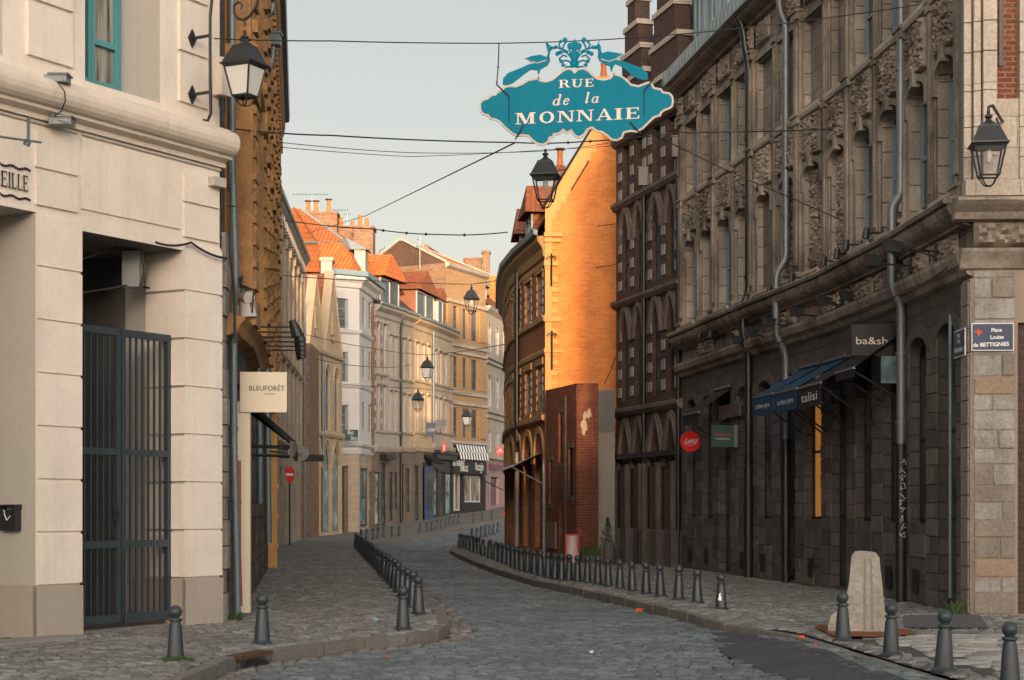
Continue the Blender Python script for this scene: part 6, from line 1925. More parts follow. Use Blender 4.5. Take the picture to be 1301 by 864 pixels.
# ---- floodlights on arms
spot_list = [(1063, 332, 'b'), (1080, 322, 'b'), (1092, 311, 'b'), (1118, 296, 'b'), (1020, 353, 'b'), (992, 368, 'b'), (902, 424, 's'), (916, 424, 's'), (877, 433, 's'), (861, 438, 's')]
wherep = ['just left of the nearest zinc pipe', 'second left of the nearest zinc pipe', 'third left of the nearest zinc pipe', 'right beside the nearest zinc pipe', 'over the blue awnings', 'beside the middle zinc pipe', 'left of the black pipe, nearer one', 'next to it, left of the black pipe', 'over the grey fascia boards', 'at the far end by the dark brick house']
for k, (px, py, t_) in enumerate(spot_list):
    q = ur(px) - .25
    T = Thing('spotlight', 'small black ledge spotlight, ' + wherep[k], 'spotlight', FR.P(q, .3, 6), 'spotlights along the carved facade')
    z = EYE + (HY - py) * FR.dist(q) / FX
    m = MB(); m.box(FR, q - .02, q + .02, .02, .05, z - .09, z + .09); m.tube([FR.P(q, .03, z), FR.P(q, .30, z)], .018, 6); T.add('bracket', m, IRON)
    m = MB(); m.tube([FR.P(q, .30, z + .08), FR.P(q, .32, z - .10)], [.05, .065], 8); T.add('lamp_head', m, IRON)
arm_list = [(1201, 320, 1134, 304, 'nearest the corner'), (1168, 338, 1110, 327, 'second from the corner'), (1093, 381, 1076, 376, 'third from the corner'), (1079, 388, 1046, 388, 'over the black sign board'), (1052, 402, 1011, 404, 'over the blue awnings'), (1010, 414, 977, 418, 'beside the middle zinc pipe'), (985, 428, 955, 429, 'beside the black pipe'), (958, 436, 936, 440, 'left of the black pipe')]
for k, (xa, ya, xb, yb, wh) in enumerate(arm_list):
    q = ur(xa); w_ = min(1.1, FR.w(q, xb)); z = EYE + (HY - ya) * FR.dist(q) / FX
    T = Thing('arm_floodlight', 'black long-armed floodlight, ' + wh, 'floodlight', FR.P(q, .1, z), 'long-armed floodlights over the shops')
    m = MB(); m.box(FR, q - .05, q + .05, .14, .17, z - .12, z + .12); m.tube([FR.P(q, .15, z), FR.P(q, w_, z + .04)], .016, 6); m.tube([FR.P(q, .15, z - .08), FR.P(q, w_ * .6, z + .02)], .010, 6); T.add('arm', m, IRON)
    m = MB(); c = FR.P(q, w_, z + .08)
    a_, b_ = .15, .09
    top_ = [c + Vector((sx * a_, sy * .12, .07 - sx * .03)) for sx, sy in ((-1, -1), (1, -1), (1, 1), (-1, 1))]
    bot_ = [c + Vector((sx * b_, sy * .06, -.09)) for sx, sy in ((-1, -1), (1, -1), (1, 1), (-1, 1))]
    m.poly(top_); m.poly(bot_)
    for i in range(4): m.poly([top_[i], top_[(i + 1) % 4], bot_[(i + 1) % 4], bot_[i]])
    T.add('lamp_head', m, IRON)
# ---- projecting signs
exn = lambda q: (FR.P(q, 0, 0) - FR.P(q, 1, 0)).normalized()
eyn = lambda q: (FR.P(q, 0, 0) - FR.P(q + .1, 0, 0)).normalized()
def proj_sign(name, label, q, px0, px1, py0, py1, mat, texts, th=.03, bars=True, brush=None):
    w0, w1 = FR.w(q, px1), FR.w(q, px0); d = FR.P(q, (w0 + w1) / 2, 0).y
    z0, z1 = EYE + (HY - py1) * d / FX, EYE + (HY - py0) * d / FX
    T = Thing(name, label, 'sign', FR.P(q, w0, z0))
    m = MB(); m.box(FR, q - th, q + th, w0, w1, z0, z1); bd = T.add('board', m, mat)
    for s, fx, fy, h, wd, mt in texts:
        c = FR.P(q - th, w1 + (w0 - w1) * fx, z0 + (z1 - z0) * fy)
        txt(s, planeM(c, exn(q), (0, 0, 1), eyn(q)), h, mt, T, bd, width=wd, t=.004)
    if bars:
        m = MB(); m.tube([FR.P(q, .02, z1 + .04), FR.P(q, w1, z1 + .04)], .014, 6); m.tube([FR.P(q, .02, z1 + .3), FR.P(q, w1 * .8, z1 + .05)], .010, 6); T.add('bracket', m, IRON)
    return T, w0, w1, z0, z1, bd
qb = ur(1143)
T, w0, w1, z0, z1, bd = proj_sign('shop_sign_board', 'square black hanging board with thin white lower-case letters and ampersand', qb + .05, 1082, 1136, 412, 452, BLACKW, (('ba&sh', .46, .36, .125, .52, LETTER),))
T, w0, w1, z0, z1, bd = proj_sign('glass_shop_sign', 'dark glossy narrow board hanging just below the black ampersand board', qb + .03, 1119, 1139, 452.5, 487, GLASSB, (), bars=False)
T, w0, w1, z0, z1, bd = proj_sign('dark_shop_sign', 'dark green hanging board with small red word and silver edge by the red disc', ur(941), 903.5, 932, 540, 568, green, (('CONCORDE', .5, .50, .05, .40, RED), ('EXPERIENCE', .5, .34, .028, .32, LETW)), th=.03)
m = MB(); m.box(FR, ur(941) - .035, ur(941) + .035, w0 - .09, w0 - .002, z0, z1); T.add('silver_edge', m, ZINC, bd)
q = ur(893); wc_ = FR.w(q, 876.5); d = FR.P(q, wc_, 0).y; zc_ = EYE + (HY - 561) * d / FX; rr = 13 * d / FX
T = Thing('round_shop_sign', 'round bright red sign with white script lettering hanging out from the dark facade', 'sign', FR.P(q, 0, zc_))
MM = planeM(FR.P(q, wc_, zc_), exn(q), (0, 0, 1), eyn(q))
m = MB(); m.flat([(rr * math.cos(R(t)), rr * math.sin(R(t))) for t in range(0, 360, 10)], MM, .05); disc = T.add('disc', m, paint('bright_red', (.75, .02, .015), .3, 0, .5, .05))
txt('Leica', lambda x, y, z: MM(x, y - rr * .16 + x * .08, z + .051), rr * .52, LETW, T, disc, width=rr * 1.35, shear=.5, bold=.003, t=.003)
m = MB(); m.tube([MM(-rr * .62, -rr * .28, .054), MM(0, -rr * .40, .054), MM(rr * .6, -rr * .22, .054)], .006, 5); T.add('underline', m, LETW, disc)
m = MB(); m.tube([FR.P(q, .02, zc_ + .1), MM(rr * .3, .1, 0)], .014, 6); m.tube([FR.P(q, .02, zc_ - .1), MM(rr * .3, -.1, 0)], .014, 6); T.add('bracket', m, IRON)
# ---- awnings
def awning(name, label, xa, xb, w_, pyf, pyb, pyt, mat, s=None, h=.1, lm=LETW):
    """front edge between px xa (far) and xb (near) at distance w_ from the wall"""
    def uat(px):
        lo, hi = 0, LR
        for _ in range(40):
            mdl = (lo + hi) / 2; P_ = FR.P(mdl, w_, 0)
            if CX + FX * P_.x / P_.y > px: lo = mdl
            else: hi = mdl
        return lo
    ua, ub_ = uat(xb), uat(xa)
    um = (ua + ub_) / 2; d = FR.P(um, w_, 0).y
    zf, zb = EYE + (HY - pyf) * d / FX, EYE + (HY - pyb) * d / FX
    zw = zf + .55
    T = Thing(name, label, 'awning', FR.P(um, 0, zf))
    m = MB()
    m.poly([FR.P(ua, .03, zw), FR.P(ub_, .03, zw), FR.P(ub_, w_, zf), FR.P(ua, w_, zf)]); m.poly([FR.P(ua, .03, zw - .012), FR.P(ub_, .03, zw - .012), FR.P(ub_, w_, zf - .012), FR.P(ua, w_, zf - .012)])
    T.add('cloth', m, mat)
    m = MB(); m.box(FR, ua, ub_, w_ - .004, w_ + .006, zb, zf - .03); vl = T.add('valance', m, mat)
    m = MB(); m.box(FR, ua - .01, ub_ + .01, w_ - .02, w_ + .02, zf - .029, zf + .012); T.add('front_bar', m, ZINC)
    m = MB()
    for q in (ua + .1, ub_ - .1): m.tube([FR.P(q, .02, zb - .35), FR.P(q, w_ - .02, zf - .05)], .018, 6)
    m.tube([FR.P(ua, .04, zw + .02), FR.P(ub_, .04, zw + .02)], .05, 8)
    T.add('arms', m, IRON)
    if s: txt(s, lambda x, y, z: FR.P(um - x, w_ + .008 + z, (zf + zb) / 2 - h * .55 + y), h, lm, T, vl, width=(ub_ - ua) * .72, t=.002)
    return T
awning('blue_awning', 'blue shop awning with pale lettering, farther one of the pair', 957.5, 981.5, 1.0, 502, 527, 467, AWN_B, 'wilson jorm' if False else 'urban yarn', .10)
awning('blue_awning', 'blue shop awning with pale lettering, nearer one of the pair', 984, 1012, 1.0, 496, 522, 460, AWN_B, 'urban yarn', .10)
awning('black_awning', 'black shop awning with tall thin pale letters next to the blue pair', 1015, 1043, 1.0, 489, 517, 452, AWN_K, 'talisl' if False else 'talisi', .16)
awning('black_awning', 'black awning folded half out beneath the ampersand board', 1062, 1085, .8, 470, 482, 450, AWN_K)
awning('black_awning', 'black awning with a tiny red and white mark behind the red round sign', 868, 888, .8, 525, 540, 505, AWN_K)
for k, px in enumerate((925, 938)):
    q = ur(px)
    m = MB(); m.box(FR, q - .45, q + .45, .06, .10, 3.55, 3.85)
    T = Thing('grey_fascia_board', ('far' if k == 0 else 'near') + ' one of two small grey fascia boards left of the black downpipe', 'sign', FR.P(q, .1, 3.6)); T.add('board', m, paint('fascia_grey', (.10, .09, .09)))
T = Thing('wall_hook_bar', 'short black vertical iron bar fixed to the stones beside a shop window', 'wall anchor', FR.P(ur(1072), 0, 2.5))
m = MB(); q = ur(1072); m.tube([FR.P(q, .08, 2.15), FR.P(q, .08, 2.75)], .018, 6); m.tube([FR.P(q, .02, 2.3), FR.P(q, .09, 2.3)], .012, 5); m.tube([FR.P(q, .02, 2.6), FR.P(q, .09, 2.6)], .012, 5); T.add('bar', m, IRON)
wire('black cable strung along the lower cornice of the carved facade', [FR.P(.3, .27, 4.96), FR.P(3.0, .27, 4.9), FR.P(6.2, .27, 4.93), FR.P(9.5, .27, 4.86), FR.P(13, .27, 4.9)], .014, .05)
# ================================================================== DARK BRICK HOUSE WITH STEPPED GABLES
FB = Fac([(4.32, 43.82), (xp(783, 49), 49)], 1)
ubk = FB.u
T = Thing('stepped_gable_house', 'dark brick house with pointed twin arches, striped quoins and stepped gables', 'building', FB.P(3, -4, 0))
zb_ = lambda py, px: EYE + (HY - py) * FB.dist(ubk(px)) / FX
HB = 12.0
LB = FB.L
def zband(k): return (4.15, 7.2, 9.95)[k]
ops = []; wins = []
bay = [(.35, LB / 2 - .2), (LB / 2 + .2, LB - .35)]
for a_, b_ in bay:
    m_ = (a_ + b_) / 2
    for p, q in ((a_, m_ - .12), (m_ + .12, b_)):
        wins.append(OP(p, q, .55, 3.85, 'point', 1.0, .22))
        wins.append(OP(p + .12, q - .12, 4.5, 7.0, 'point', .6, .18))
        wins.append(OP(p + .12, q - .12, 7.5, 9.75, 'point', .6, .18))
        wins.append(OP(p + .18, q - .18, 10.2, 11.6, 'flat', 0, .3))
T.add('wall', wall(FB, 0, LB, 0, HB, wins), BRICK_D)
for o in wins: window(T, FB, o, BLACKW if o['z0'] < 1 else IRON, GLASS, depth=o['depth'], nu=2, nz=2, fw=.06)
m = MB()
for o in wins:
    if o['arch'] == 'point': archband(m, FB, o, 0, .08, .14, 12, legs=.25); m.cut(); archband(m, FB, dict(o, u0=o['u0'] - .17, u1=o['u1'] + .17, z1=o['z1'] + .17, rise=o['rise'] + .1), 0, .05, .06, 12)
for z in (4.15, 7.2, 9.95, 11.75): m.prof(FB, 0, LB, [(0, z - .12), (.1, z - .08), (.18, z + .02), (.18, z + .1), (0, z + .16)])
T.add('mouldings', m, plaster('sooty_moulding', (.165, .14, .118), (.05, .043, .038), .8), smooth=False)
m = MB()
for a_, b_ in bay:
    for e_ in (a_ + .03, (a_ + b_) / 2, b_ - .03):
        for z0, n in ((4.6, 4), (7.6, 4), (10.15, 3)):
            for k in range(n): m.box(FB, e_ - .13, e_ + .13, .001, .035, z0 + k * .52, z0 + k * .52 + .27); m.cut()
T.adds('white_quoin', m, plaster('quoin_stone', (.30, .28, .245), (.15, .135, .12), .6))
m = MB()
for a_, b_ in bay:
    for e_ in (a_ - .05, (a_ + b_) / 2, b_ + .05): m.box(FB, e_ - .22, e_ + .22, .002, .28, 0, .95); m.tube([FB.P(e_, .14, .95), FB.P(e_, .14, 2.7)], .09, 8)
T.add('pier_bases', m, BLOCK_D)
m = MB()
for a_, b_ in bay: m.box(FB, a_, b_, .02, .22, 2.86, 3.0)
T.add('blinds', m, IRON)
gm, cp = MB(), MB()
for gi, (a_, b_) in enumerate(((.1, LB / 2 - .02), (LB / 2 + .02, LB - .02))):
    c = (a_ + b_) / 2; hw = (b_ - a_) / 2; z = HB - .001; n = 5
    top_ = 15.55 if gi == 1 else 16.3
    hs2 = (top_ - z) / n
    for k in range(n):
        w_ = hw * (1 - k * .19)
        gm.box(FB, c - w_, c + w_, -.42, 0.0 + .002 * k, z, z + hs2 - .14)
        cp.box(FB, c - w_ - .05, c + w_ + .05, -.46, .05, z + hs2 - .139, z + hs2 - .001)
        z += hs2
    gm.cut(); cp.cut()
T.adds('stepped_gable', gm, BRICK_D); T.adds('coping_stones', cp, STONE_L)
m = MB()
for (a_, b_, top_) in ((.1, LB / 2 - .02, 15.2), (LB / 2 + .02, LB - .02, 14.6)):
    c = (a_ + b_) / 2
    for q in (a_, b_): m.poly([FB.P(q, -.45, HB), FB.P(c, -.45, top_), FB.P(c, -8, top_), FB.P(q, -8, HB)])
T.add('roof', m, TILE_D)
body(T, FB, .02, LB, 0, HB, 7, BRICK_D)
pipe('dark downpipe with square hopper between the two bays of the dark brick house', FB, LB / 2 + .1, [(818, 236), (819, 300), (820, 520), (822, 728)], .06, PIPE_D, (8, 5.5, 3), hopper=.45)
pipe('dark downpipe with square hopper where the carved facade meets the dark brick house', FB, .12, [(861, 200), (862, 300), (862, 520), (866, 728)], .06, PIPE_D, (8, 5.5, 3), hopper=.5)
wire('thin dark cable drooping from the gable wall corner', [pt(783, 452, 49.5), pt(776, 470, 49.6), pt(768, 488, 49.6)], .014)
T = Thing('sign_bracket', 'empty wrought iron sign bracket sticking out of the dark brick house over the ruin', 'bracket', FB.P(LB - .3, 0, 3.3))
q = LB - .3; z = EYE + (HY - 554) * 49 / FX
m = MB(); m.tube([FB.P(q, .0, z), FB.P(q, FB.w(q, 746), z - .03)], .02, 6); m.tube([FB.P(q, .02, z + .25), FB.P(q, .25, z + .22), FB.P(q, .4, z + .05), FB.P(q, .3, z + .02), FB.P(q, .22, z + .1)], .014, 6); T.add('arm', m, IRON)
# ================================================================== RUIN
dR = 47.7
F3a = Fac([(xp(732.5, dR), dR), (xp(693, 50.6), 50.6)], 1)
T = Thing('ruined_brick_wall', 'roofless red brick ruin with slit openings standing before the sunlit gable', 'ruin', F3a.P(1, -.5, 0))
zR = lambda py: EYE + (HY - py) * dR / FX
zt = zR(487)
LA = F3a.L
oA = [OP(F3a.u(715.5), F3a.u(709.5), zR(586), zR(520), depth=.07), OP(F3a.u(701.5), F3a.u(697.5), zR(640), zR(582), depth=.07), OP(F3a.u(728), F3a.u(722), zR(630), zR(568), depth=.05), OP(F3a.u(718), F3a.u(710), 0, zR(632), 'point', .5, .12)]
T.add('left_wall', wall(F3a, 0, LA, 0, zt, oA), BRICK_RU)
# inner faces so that the wall has thickness
m = MB()
m.poly([F3a.P(.4, -.4, 0), F3a.P(LA, -.4, 0), F3a.P(LA, -.4, zt), F3a.P(.4, -.4, zt)]) if False else None
m.poly([F3a.P(0, 0, zt), F3a.P(LA, 0, zt), F3a.P(LA, -.4, zt), F3a.P(0, -.4, zt)])
T.add('wall_top', m, BLOCK_D)
F3b = Fac([(xp(732.5, dR) + .003, dR), (xp(760, dR), dR)], -1)
T.add('front_wall', wall(F3b, 0, F3b.L, 0, zt + .0, []), BRICK_RU)
m = MB()
for o in oA[:3]:
    m.box(F3a, o['u0'] - .08, o['u1'] + .08, .002, .015, o['z1'], o['z1'] + .14); m.box(F3a, o['u0'] - .12, o['u1'] + .12, .002, .02, o['z0'] - .14, o['z0'])
m.box(F3a, F3a.u(719.5), F3a.u(716.8), .002, .03, .02, zR(500))
T.add('stone_dressings', m, BLOCK_D)
m = MB(); o = oA[2]; m.box(F3a, o['u0'], o['u1'], -.09, -.051, o['z0'], o['z1']); m.box(F3a, oA[3]['u0'], oA[3]['u1'], -.16, -.121, 0, oA[3]['z1']); T.add('dark_infill', m, DARKIN)
m = MB(); random.seed(9)
def blob(px, py, rx, rz):
    uu = (px - 732.5) * dR / FX; n = 14
    P_ = [(uu + rx * math.cos(2 * math.pi * t / n) * random.uniform(.5, 1.2), zR(py) + rz * math.sin(2 * math.pi * t / n) * random.uniform(.6, 1.15)) for t in range(n)]
    m.flat(P_, lambda x, y, z: F3b.P(x, .004 + z, y), .006)
blob(742, 541, .10, .26); blob(748, 526, .09, .16); blob(743, 528, .05, .12)
T.add('plaster_remains', m, PALE)
m = MB(); m.box(F3a, F3a.u(707.5), F3a.u(696.5), .003, .05, .35, zR(664)); T.add('wooden_hatch', m, plaster('old_board', (.20, .13, .10), None, .5))
T = Thing('concrete_wall', 'tall narrow grey concrete wall between the brick ruin and the dark brick house', 'wall', pt(769, 700, 48.4))
m = MB(); a_, b_ = pt(760, 495, 48.3), pt(781, 703, 48.3); m.bx(a_.x, b_.x, 48.3, 48.9, 0, a_.z); T.add('lower_panel', m, CONCW)
m = MB(); m.bx(a_.x, b_.x, 48.27, 48.299, zR(548), a_.z - .02); T.add('upper_panel', m, plaster('darker_concrete', (.17, .165, .155)))
# ================================================================== GABLE HOUSE (sunlit)
dG = 51.0
XG = lambda px: xp(px, dG); ZG_ = lambda py: EYE + (HY - py) * dG / FX
T = Thing('sunlit_gable_house', 'brick house whose huge blank gable glows orange in the low sun', 'building', (XG(720), dG + 2, 0))
m = MB()
x0, x1 = XG(693), XG(870)
xa_, za_ = XG(777), ZG_(124)
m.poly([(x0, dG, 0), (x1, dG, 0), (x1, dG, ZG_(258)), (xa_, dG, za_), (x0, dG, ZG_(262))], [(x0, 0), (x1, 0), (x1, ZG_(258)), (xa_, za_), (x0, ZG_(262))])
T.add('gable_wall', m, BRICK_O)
# yellow stone verge, stepped toothing
m = MB(); n = 13
for k in range(n):
    t0, t1 = k / n, (k + 1) / n
    xa, xb = x0 + (xa_ - x0) * t0, x0 + (xa_ - x0) * t1
    za, zb2 = ZG_(262) + (za_ - ZG_(262)) * t0, ZG_(262) + (za_ - ZG_(262)) * t1
    zlow = za - .62
    m.poly([(xa, dG - .012, zlow), (xb + .12, dG - .012, zlow), (xb + .12, dG - .012, zb2 - .12 * .0), (xb, dG - .012, zb2), (xa, dG - .012, za)]) if False else None
    m.poly([(xa, dG - .012, zlow), (xb, dG - .012, zlow), (xb, dG - .012, zb2), (xa, dG - .012, za)])
T.add('stepped_verge', m, YSTONE)
m = MB(); m.tube([(x0 - .1, dG - .1, ZG_(266)), (xa_, dG - .1, za_ + .05), (x1, dG - .1, ZG_(258))], .05, 6); T.add('verge_capping', m, IRON)
# corner quoins and bands
m = MB()
for (y0, y1, xr) in ((296, 301, 714), (304, 308, 713), (333, 338, 709), (403, 409, 713), (445, 448, 713)):
    m.bx(XG(691), XG(xr), dG - .12, dG - .003, ZG_(y1), ZG_(y0))
m.bx(XG(692.5), XG(701), dG - .05, dG - .002, 2.9, ZG_(262))
yq = 352
while yq < 640:
    if not (398 < yq < 412): m.bx(XG(701) + .001, XG(708.5), dG - .045, dG - .002, ZG_(yq + 6), ZG_(yq))
    yq += 13.2
m.bx(XG(692), XG(701), dG - .08, dG - .05, ZG_(342), ZG_(312))
T.add('corner_stones', m, YSTONE)
m = MB(); m.bx(XG(690), XG(701.5), dG - .06, dG - .0015, 0, 2.9)
for k in range(9): m.bx(XG(689.6), XG(701.8), dG - .085, dG - .061, .05 + k * .31, .32 + k * .31)
T.add('corner_pier_base', m, BLOCK_G)
m = MB()
for (px, y0, y1) in ((700.5, 323, 364), (701, 421, 470)):
    m.tube([(XG(px), dG - .16, ZG_(y0)), (XG(px), dG - .16, ZG_(y1))], .03, 6)
    for s_ in (-1, 1): m.tube([(XG(px), dG - .16, ZG_(y0 + 5)), (XG(px + s_ * 4), dG - .16, ZG_(y0 + 3)), (XG(px + s_ * 6), dG - .16, ZG_(y0 + 5)), (XG(px + s_ * 4), dG - .16, ZG_(y0 + 7))], .02, 5)
m.tube([(XG(725.5), dG - .06, ZG_(242)), (XG(748), dG - .06, ZG_(205))], .02, 6)
T.add('tie_anchors', m, IRON)
FS = Fac([(XG(693), dG), (xp(683, 52.4), 52.4), (xp(664, 55), 55), (xp(649, 58.2), 58.2), (xp(643, 62.5), 62.5), (xp(641, 70), 70)], 1)
us = FS.u
zs_ = lambda py: EYE + (HY - py) * dG / FX
hE = ZG_(306)
ops = []; LS = FS.L; nb = 9
for i in range(nb):
    a_ = .55 + (LS - .8) * i / nb; b_ = a_ + .95
    ops += [OP(a_, b_, ZG_(397), ZG_(343), 'flat', 0, .10), OP(a_, b_, ZG_(520), ZG_(462), 'flat', 0, .10), OP(a_ - .2, b_ + .35, .3, ZG_(548), 'round', .62, .2)]
T.add('street_wall', wall(FS, 0, LS, 0, hE, ops), BRICK_ST)
for o in ops: window(T, FS, o, BLACKW if o['z0'] < 1 else BLUEF, GLASS, depth=o['depth'])
m = MB()
for o in ops:
    if o['z0'] > 1:
        for k in range(5):
            z = o['z0'] + .05 + k * .26
            for s_, q in ((-1, o['u0']), (1, o['u1'])): m.box(FS, min(q, q + s_ * .17), max(q, q + s_ * .17), .002, .02, z, z + .16)
        m.box(FS, o['u0'] - .2, o['u1'] + .2, .002, .04, o['z1'] + .02, o['z1'] + .22); m.box(FS, o['u0'] - .1, o['u1'] + .1, .002, .04, o['z0'] - .12, o['z0'] - .01)
    else: archband(m, FS, o, 0, .05, .2, 10, legs=.3)
for z, w_ in ((ZG_(406), .08), (ZG_(448), .05), (ZG_(532), .12), (ZG_(336), .05)): m.prof(FS, 0, LS, [(0, z - .08), (w_, z - .02), (w_, z + .1), (0, z + .16)])
m.prof(FS, 0, LS, [(0, hE - .5), (.06, hE - .45), (.1, hE - .2), (.24, hE), (.26, hE + .14), (0, hE + .16)])
T.add('stone_trim', m, YTRIM, smooth=False)
m = MB(); m.prof(FS, -.05, LS, [(.25, hE + .15), (.36, hE + .18), (.38, hE + .34), (.24, hE + .3)]); T.add('gutter', m, PIPE_G, smooth=False)
m = MB()
ridge = [Vector((xa_ + .25 * k, dG + .05 + 3.4 * k, za_ - .15)) for k in range(6)]
for i in range(len(FS.p) - 1):
    a_, b_ = FS.P(FS.U[i], .35, hE + .16), FS.P(FS.U[i + 1], .35, hE + .16)
    m.poly([a_, b_, ridge[i + 1], ridge[i]]); m.poly([ridge[i], ridge[i + 1], ridge[i + 1] + Vector((4, 1, -4)), ridge[i] + Vector((4, 1, -4))])
T.add('roof', m, TILE_R)
for a_, b_, zt_ in ((4.2, 5.6, ZG_(240)), (7.2, 8.6, ZG_(250))):
    dormer(T, FS, a_, b_, hE + .2, zt_, -.35, -3.2, TILE_R, TILE_R, BLUEF, rise=1.0, over=.3)
pipe('black downpipe with hopper on the curved brick front of the sunlit gable house', FS, us(660), [(659.5, 334), (662, 352), (662, 520), (663, 560)], .07, PIPE_D, (8, 6), lower=(3.3, paint('pale_pipe', (.30, .28, .25)), 1.1), hopper=.4)
chimney('chimney pot and stack rising over the ridge behind the teal sign', 755, 785, 104, 140, 53, .9, ((767, 8, 80),), BRICK_O, potcap=False)
chimney('small brick chimney with a capped pot seen under the left half of the sign', 704, 716, 216, 240, 68, .9, ((711.5, 8, 192),), BRICK_R)
T = Thing('shop_awning', 'pale folded-out shop awning on struts at the far end of the curved brick front', 'awning', pt(640, 600, 66))
m = MB(); q0, q1 = us(641), us(637.6)
zz1, zz0 = EYE + (HY - 588) * 64 / FX, EYE + (HY - 604) * 64 / FX
m.poly([FS.P(q0, .05, zz1), FS.P(q1, .05, zz1), FS.P(q1, 1.0, zz0), FS.P(q0, 1.0, zz0)]); T.add('cloth', m, PIPE_G)
m = MB(); m.tube([FS.P(q0, .05, zz0 - .5), FS.P(q0, 1, zz0)], .02, 5); m.tube([FS.P(q1, .05, zz0 - .5), FS.P(q1, 1, zz0)], .02, 5); T.add('struts', m, ZINC)
# ================================================================== BOLLARDS
def bollard_mesh():
    m = MB()
    m.lathe((0, 0, 0), [(0, -.02), (.115, -.02), (.118, .012), (.100, .03), (.088, .04), (.062, .355), (.052, .38), (.052, .392), (.066, .398), (.070, .410), (.066, .422), (.046, .430), (.040, .440)] +
            [(.068 * math.sin(R(t)), .492 - .068 * math.cos(R(t))) for t in range(38, 181, 12)], 20)
    return m
b0 = bollard_mesh().build('bollard', BOLL, smooth=True)
first = [True]
def bollard(x, y, label, group, lean=0.0):
    if first[0]: o = b0; first[0] = False
    else:
        o = b0.copy(); COL.objects.link(o)
    s = random.uniform(.975, 1.03)
    o.location = (x, y, zg(y)); o.rotation_euler = (random.uniform(-.02, .02) + lean, random.uniform(-.025, .025), random.uniform(0, 6)); o.scale = (s, s, s * random.uniform(.98, 1.02))
    tag(o, label, 'bollard', group)
    return o
random.seed(21)
bollard(*gp(223, 839), 'grey ball-topped bollard with grass at its foot, in front of the barred gate', 'bollards on the left corner')
bollard(*gp(333, 819), 'grey ball-topped bollard in front of the drainpipe corner of the cream building', 'bollards on the left corner')
bollard(*gp(512, 801), 'grey ball-topped bollard standing alone inside the left kerb corner', 'bollards on the left corner')
nrow = 27
for i in range(nrow):
    t = i / (nrow - 1)
    d = 24.6 + (66.0 - 24.6) * t
    x = -1.325 - (d - 24.6) * .1117
    bollard(x, d, 'grey bollard, %s from the near end of the left kerb row' % ordn(i), 'long row of bollards along the left kerb')
for i, q in enumerate([(459, 688.5), (466, 686.5), (474, 685.6), (480.5, 684), (487.6, 683.2), (498, 681.8), (507, 681.2)]):
    bollard(*gp(*q), 'small far bollard, %s from the left before the white corner house' % ordn(i), 'bollards before the white corner house')
for i, q in enumerate([(534, 677.5), (543, 675.6), (549, 674), (555, 672), (561, 671), (567, 669), (572, 667), (577.5, 666), (583, 665)]):
    bollard(*gp(*q), 'small far bollard, %s from the left before the row houses' % ordn(i), 'bollards before the row houses')
for i, q in enumerate([(602, 663.8), (613, 661.3), (625, 659.3)]):
    bollard(*gp(*q), 'tiny far bollard, %s from the left before the black shop front at the bend' % ordn(i), 'bollards at the far bend')
rr_ = [(916, 775), (886, 767), (862, 762), (839, 758.5), (821, 755.5), (803.5, 751.5), (787.5, 749), (773, 746), (759.6, 743.5), (746, 741), (734, 739.5), (723, 738.5), (713.5, 738), (705, 737), (696, 735), (686.7, 732.5), (678.7, 730), (670, 728), (662.7, 725.8), (656.6, 724), (651.3, 722), (646, 719), (640.6, 716.5), (635, 714.5), (630, 712.5), (622, 710.6), (613.5, 707), (608, 705), (604, 702.5), (599, 700.5), (594.4, 699), (590.7, 697.8), (587.2, 697), (584, 696)]
for i, q in enumerate(rr_):
    lab = 'grey ball-topped bollard with a torn white sticker, nearest of the right kerb row' if i == 0 else 'grey bollard, %s from the near end of the right kerb row' % ordn(i)
    o = bollard(*gp(*q), lab, 'long row of bollards along the right kerb')
    if i == 0:
        m = MB(); m.flat([(-.03, -.05), (.02, -.06), (.025, .0), (.01, .03), (.02, .06), (-.01, .05), (-.02, .0)], lambda x, y, z: Vector((x - .035, -.088 - z + y * .09, .20 + y)), .002)
        s_ = m.build('sticker', LETW, o); o.rotation_euler = (0, 0, .1)
for i, q in enumerate([(599.7, 686), (606, 684.6), (611.6, 682.8), (617, 681.5), (622, 679.5), (627, 678), (632.6, 676.2)]):
    bollard(*gp(*q), 'small far bollard, %s from the left beyond the right kerb tip' % ordn(i), 'bollards beyond the right kerb tip')
bollard(*gp(1071, 814), 'grey ball-topped bollard directly in front of the concrete block', 'four near bollards on the right pavement')
bollard(*gp(1132, 833), 'grey ball-topped bollard just right of the concrete block', 'four near bollards on the right pavement')
bollard(*gp(1199, 853), 'grey ball-topped bollard below the corner doorway, second from the right edge', 'four near bollards on the right pavement')
bollard(*gp(1283.5, 871), 'grey ball-topped bollard cut off by the lower right corner of the photo', 'four near bollards on the right pavement')
# ================================================================== CONCRETE BLOCK
x_, y_ = gp(1099, 806)
T = Thing('concrete_barrier', 'worn pale concrete barrier block standing end-on behind a bollard', 'barrier', (x_, y_, 0))
k = y_ / FX
sec = [(-.50, 0), (.30, 0), (.30, .04), (.20, .30), (.155, .88), (.12, .93), (-.13, .94), (-.17, .90), (-.22, .52), (-.27, .34), (-.50, .10)]
sec = [(-.46 * 1, 0), (.36, 0), (.345, .08), (.235, .30), (.165, .98), (.13, 1.03), (-.11, 1.05), (-.15, 1.0), (-.19, .60), (-.24, .40), (-.42, .22), (-.46, .10)]
sec = [(x * .92, z * .93) for x, z in sec]
m = MB(); n = len(sec)
ysl = [0, .10, .22, .5, .9, 1.25]
rot = R(12)
def bp(x, y, z): return Vector((x_ + x * math.cos(rot) - y * math.sin(rot) * -1, y_ + y * math.cos(rot) - x * math.sin(rot) * .6, z))
rings = []
for j, yy in enumerate(ysl):
    rings.append([bp(x, yy + random.uniform(-.0, .0), z) for x, z in sec])
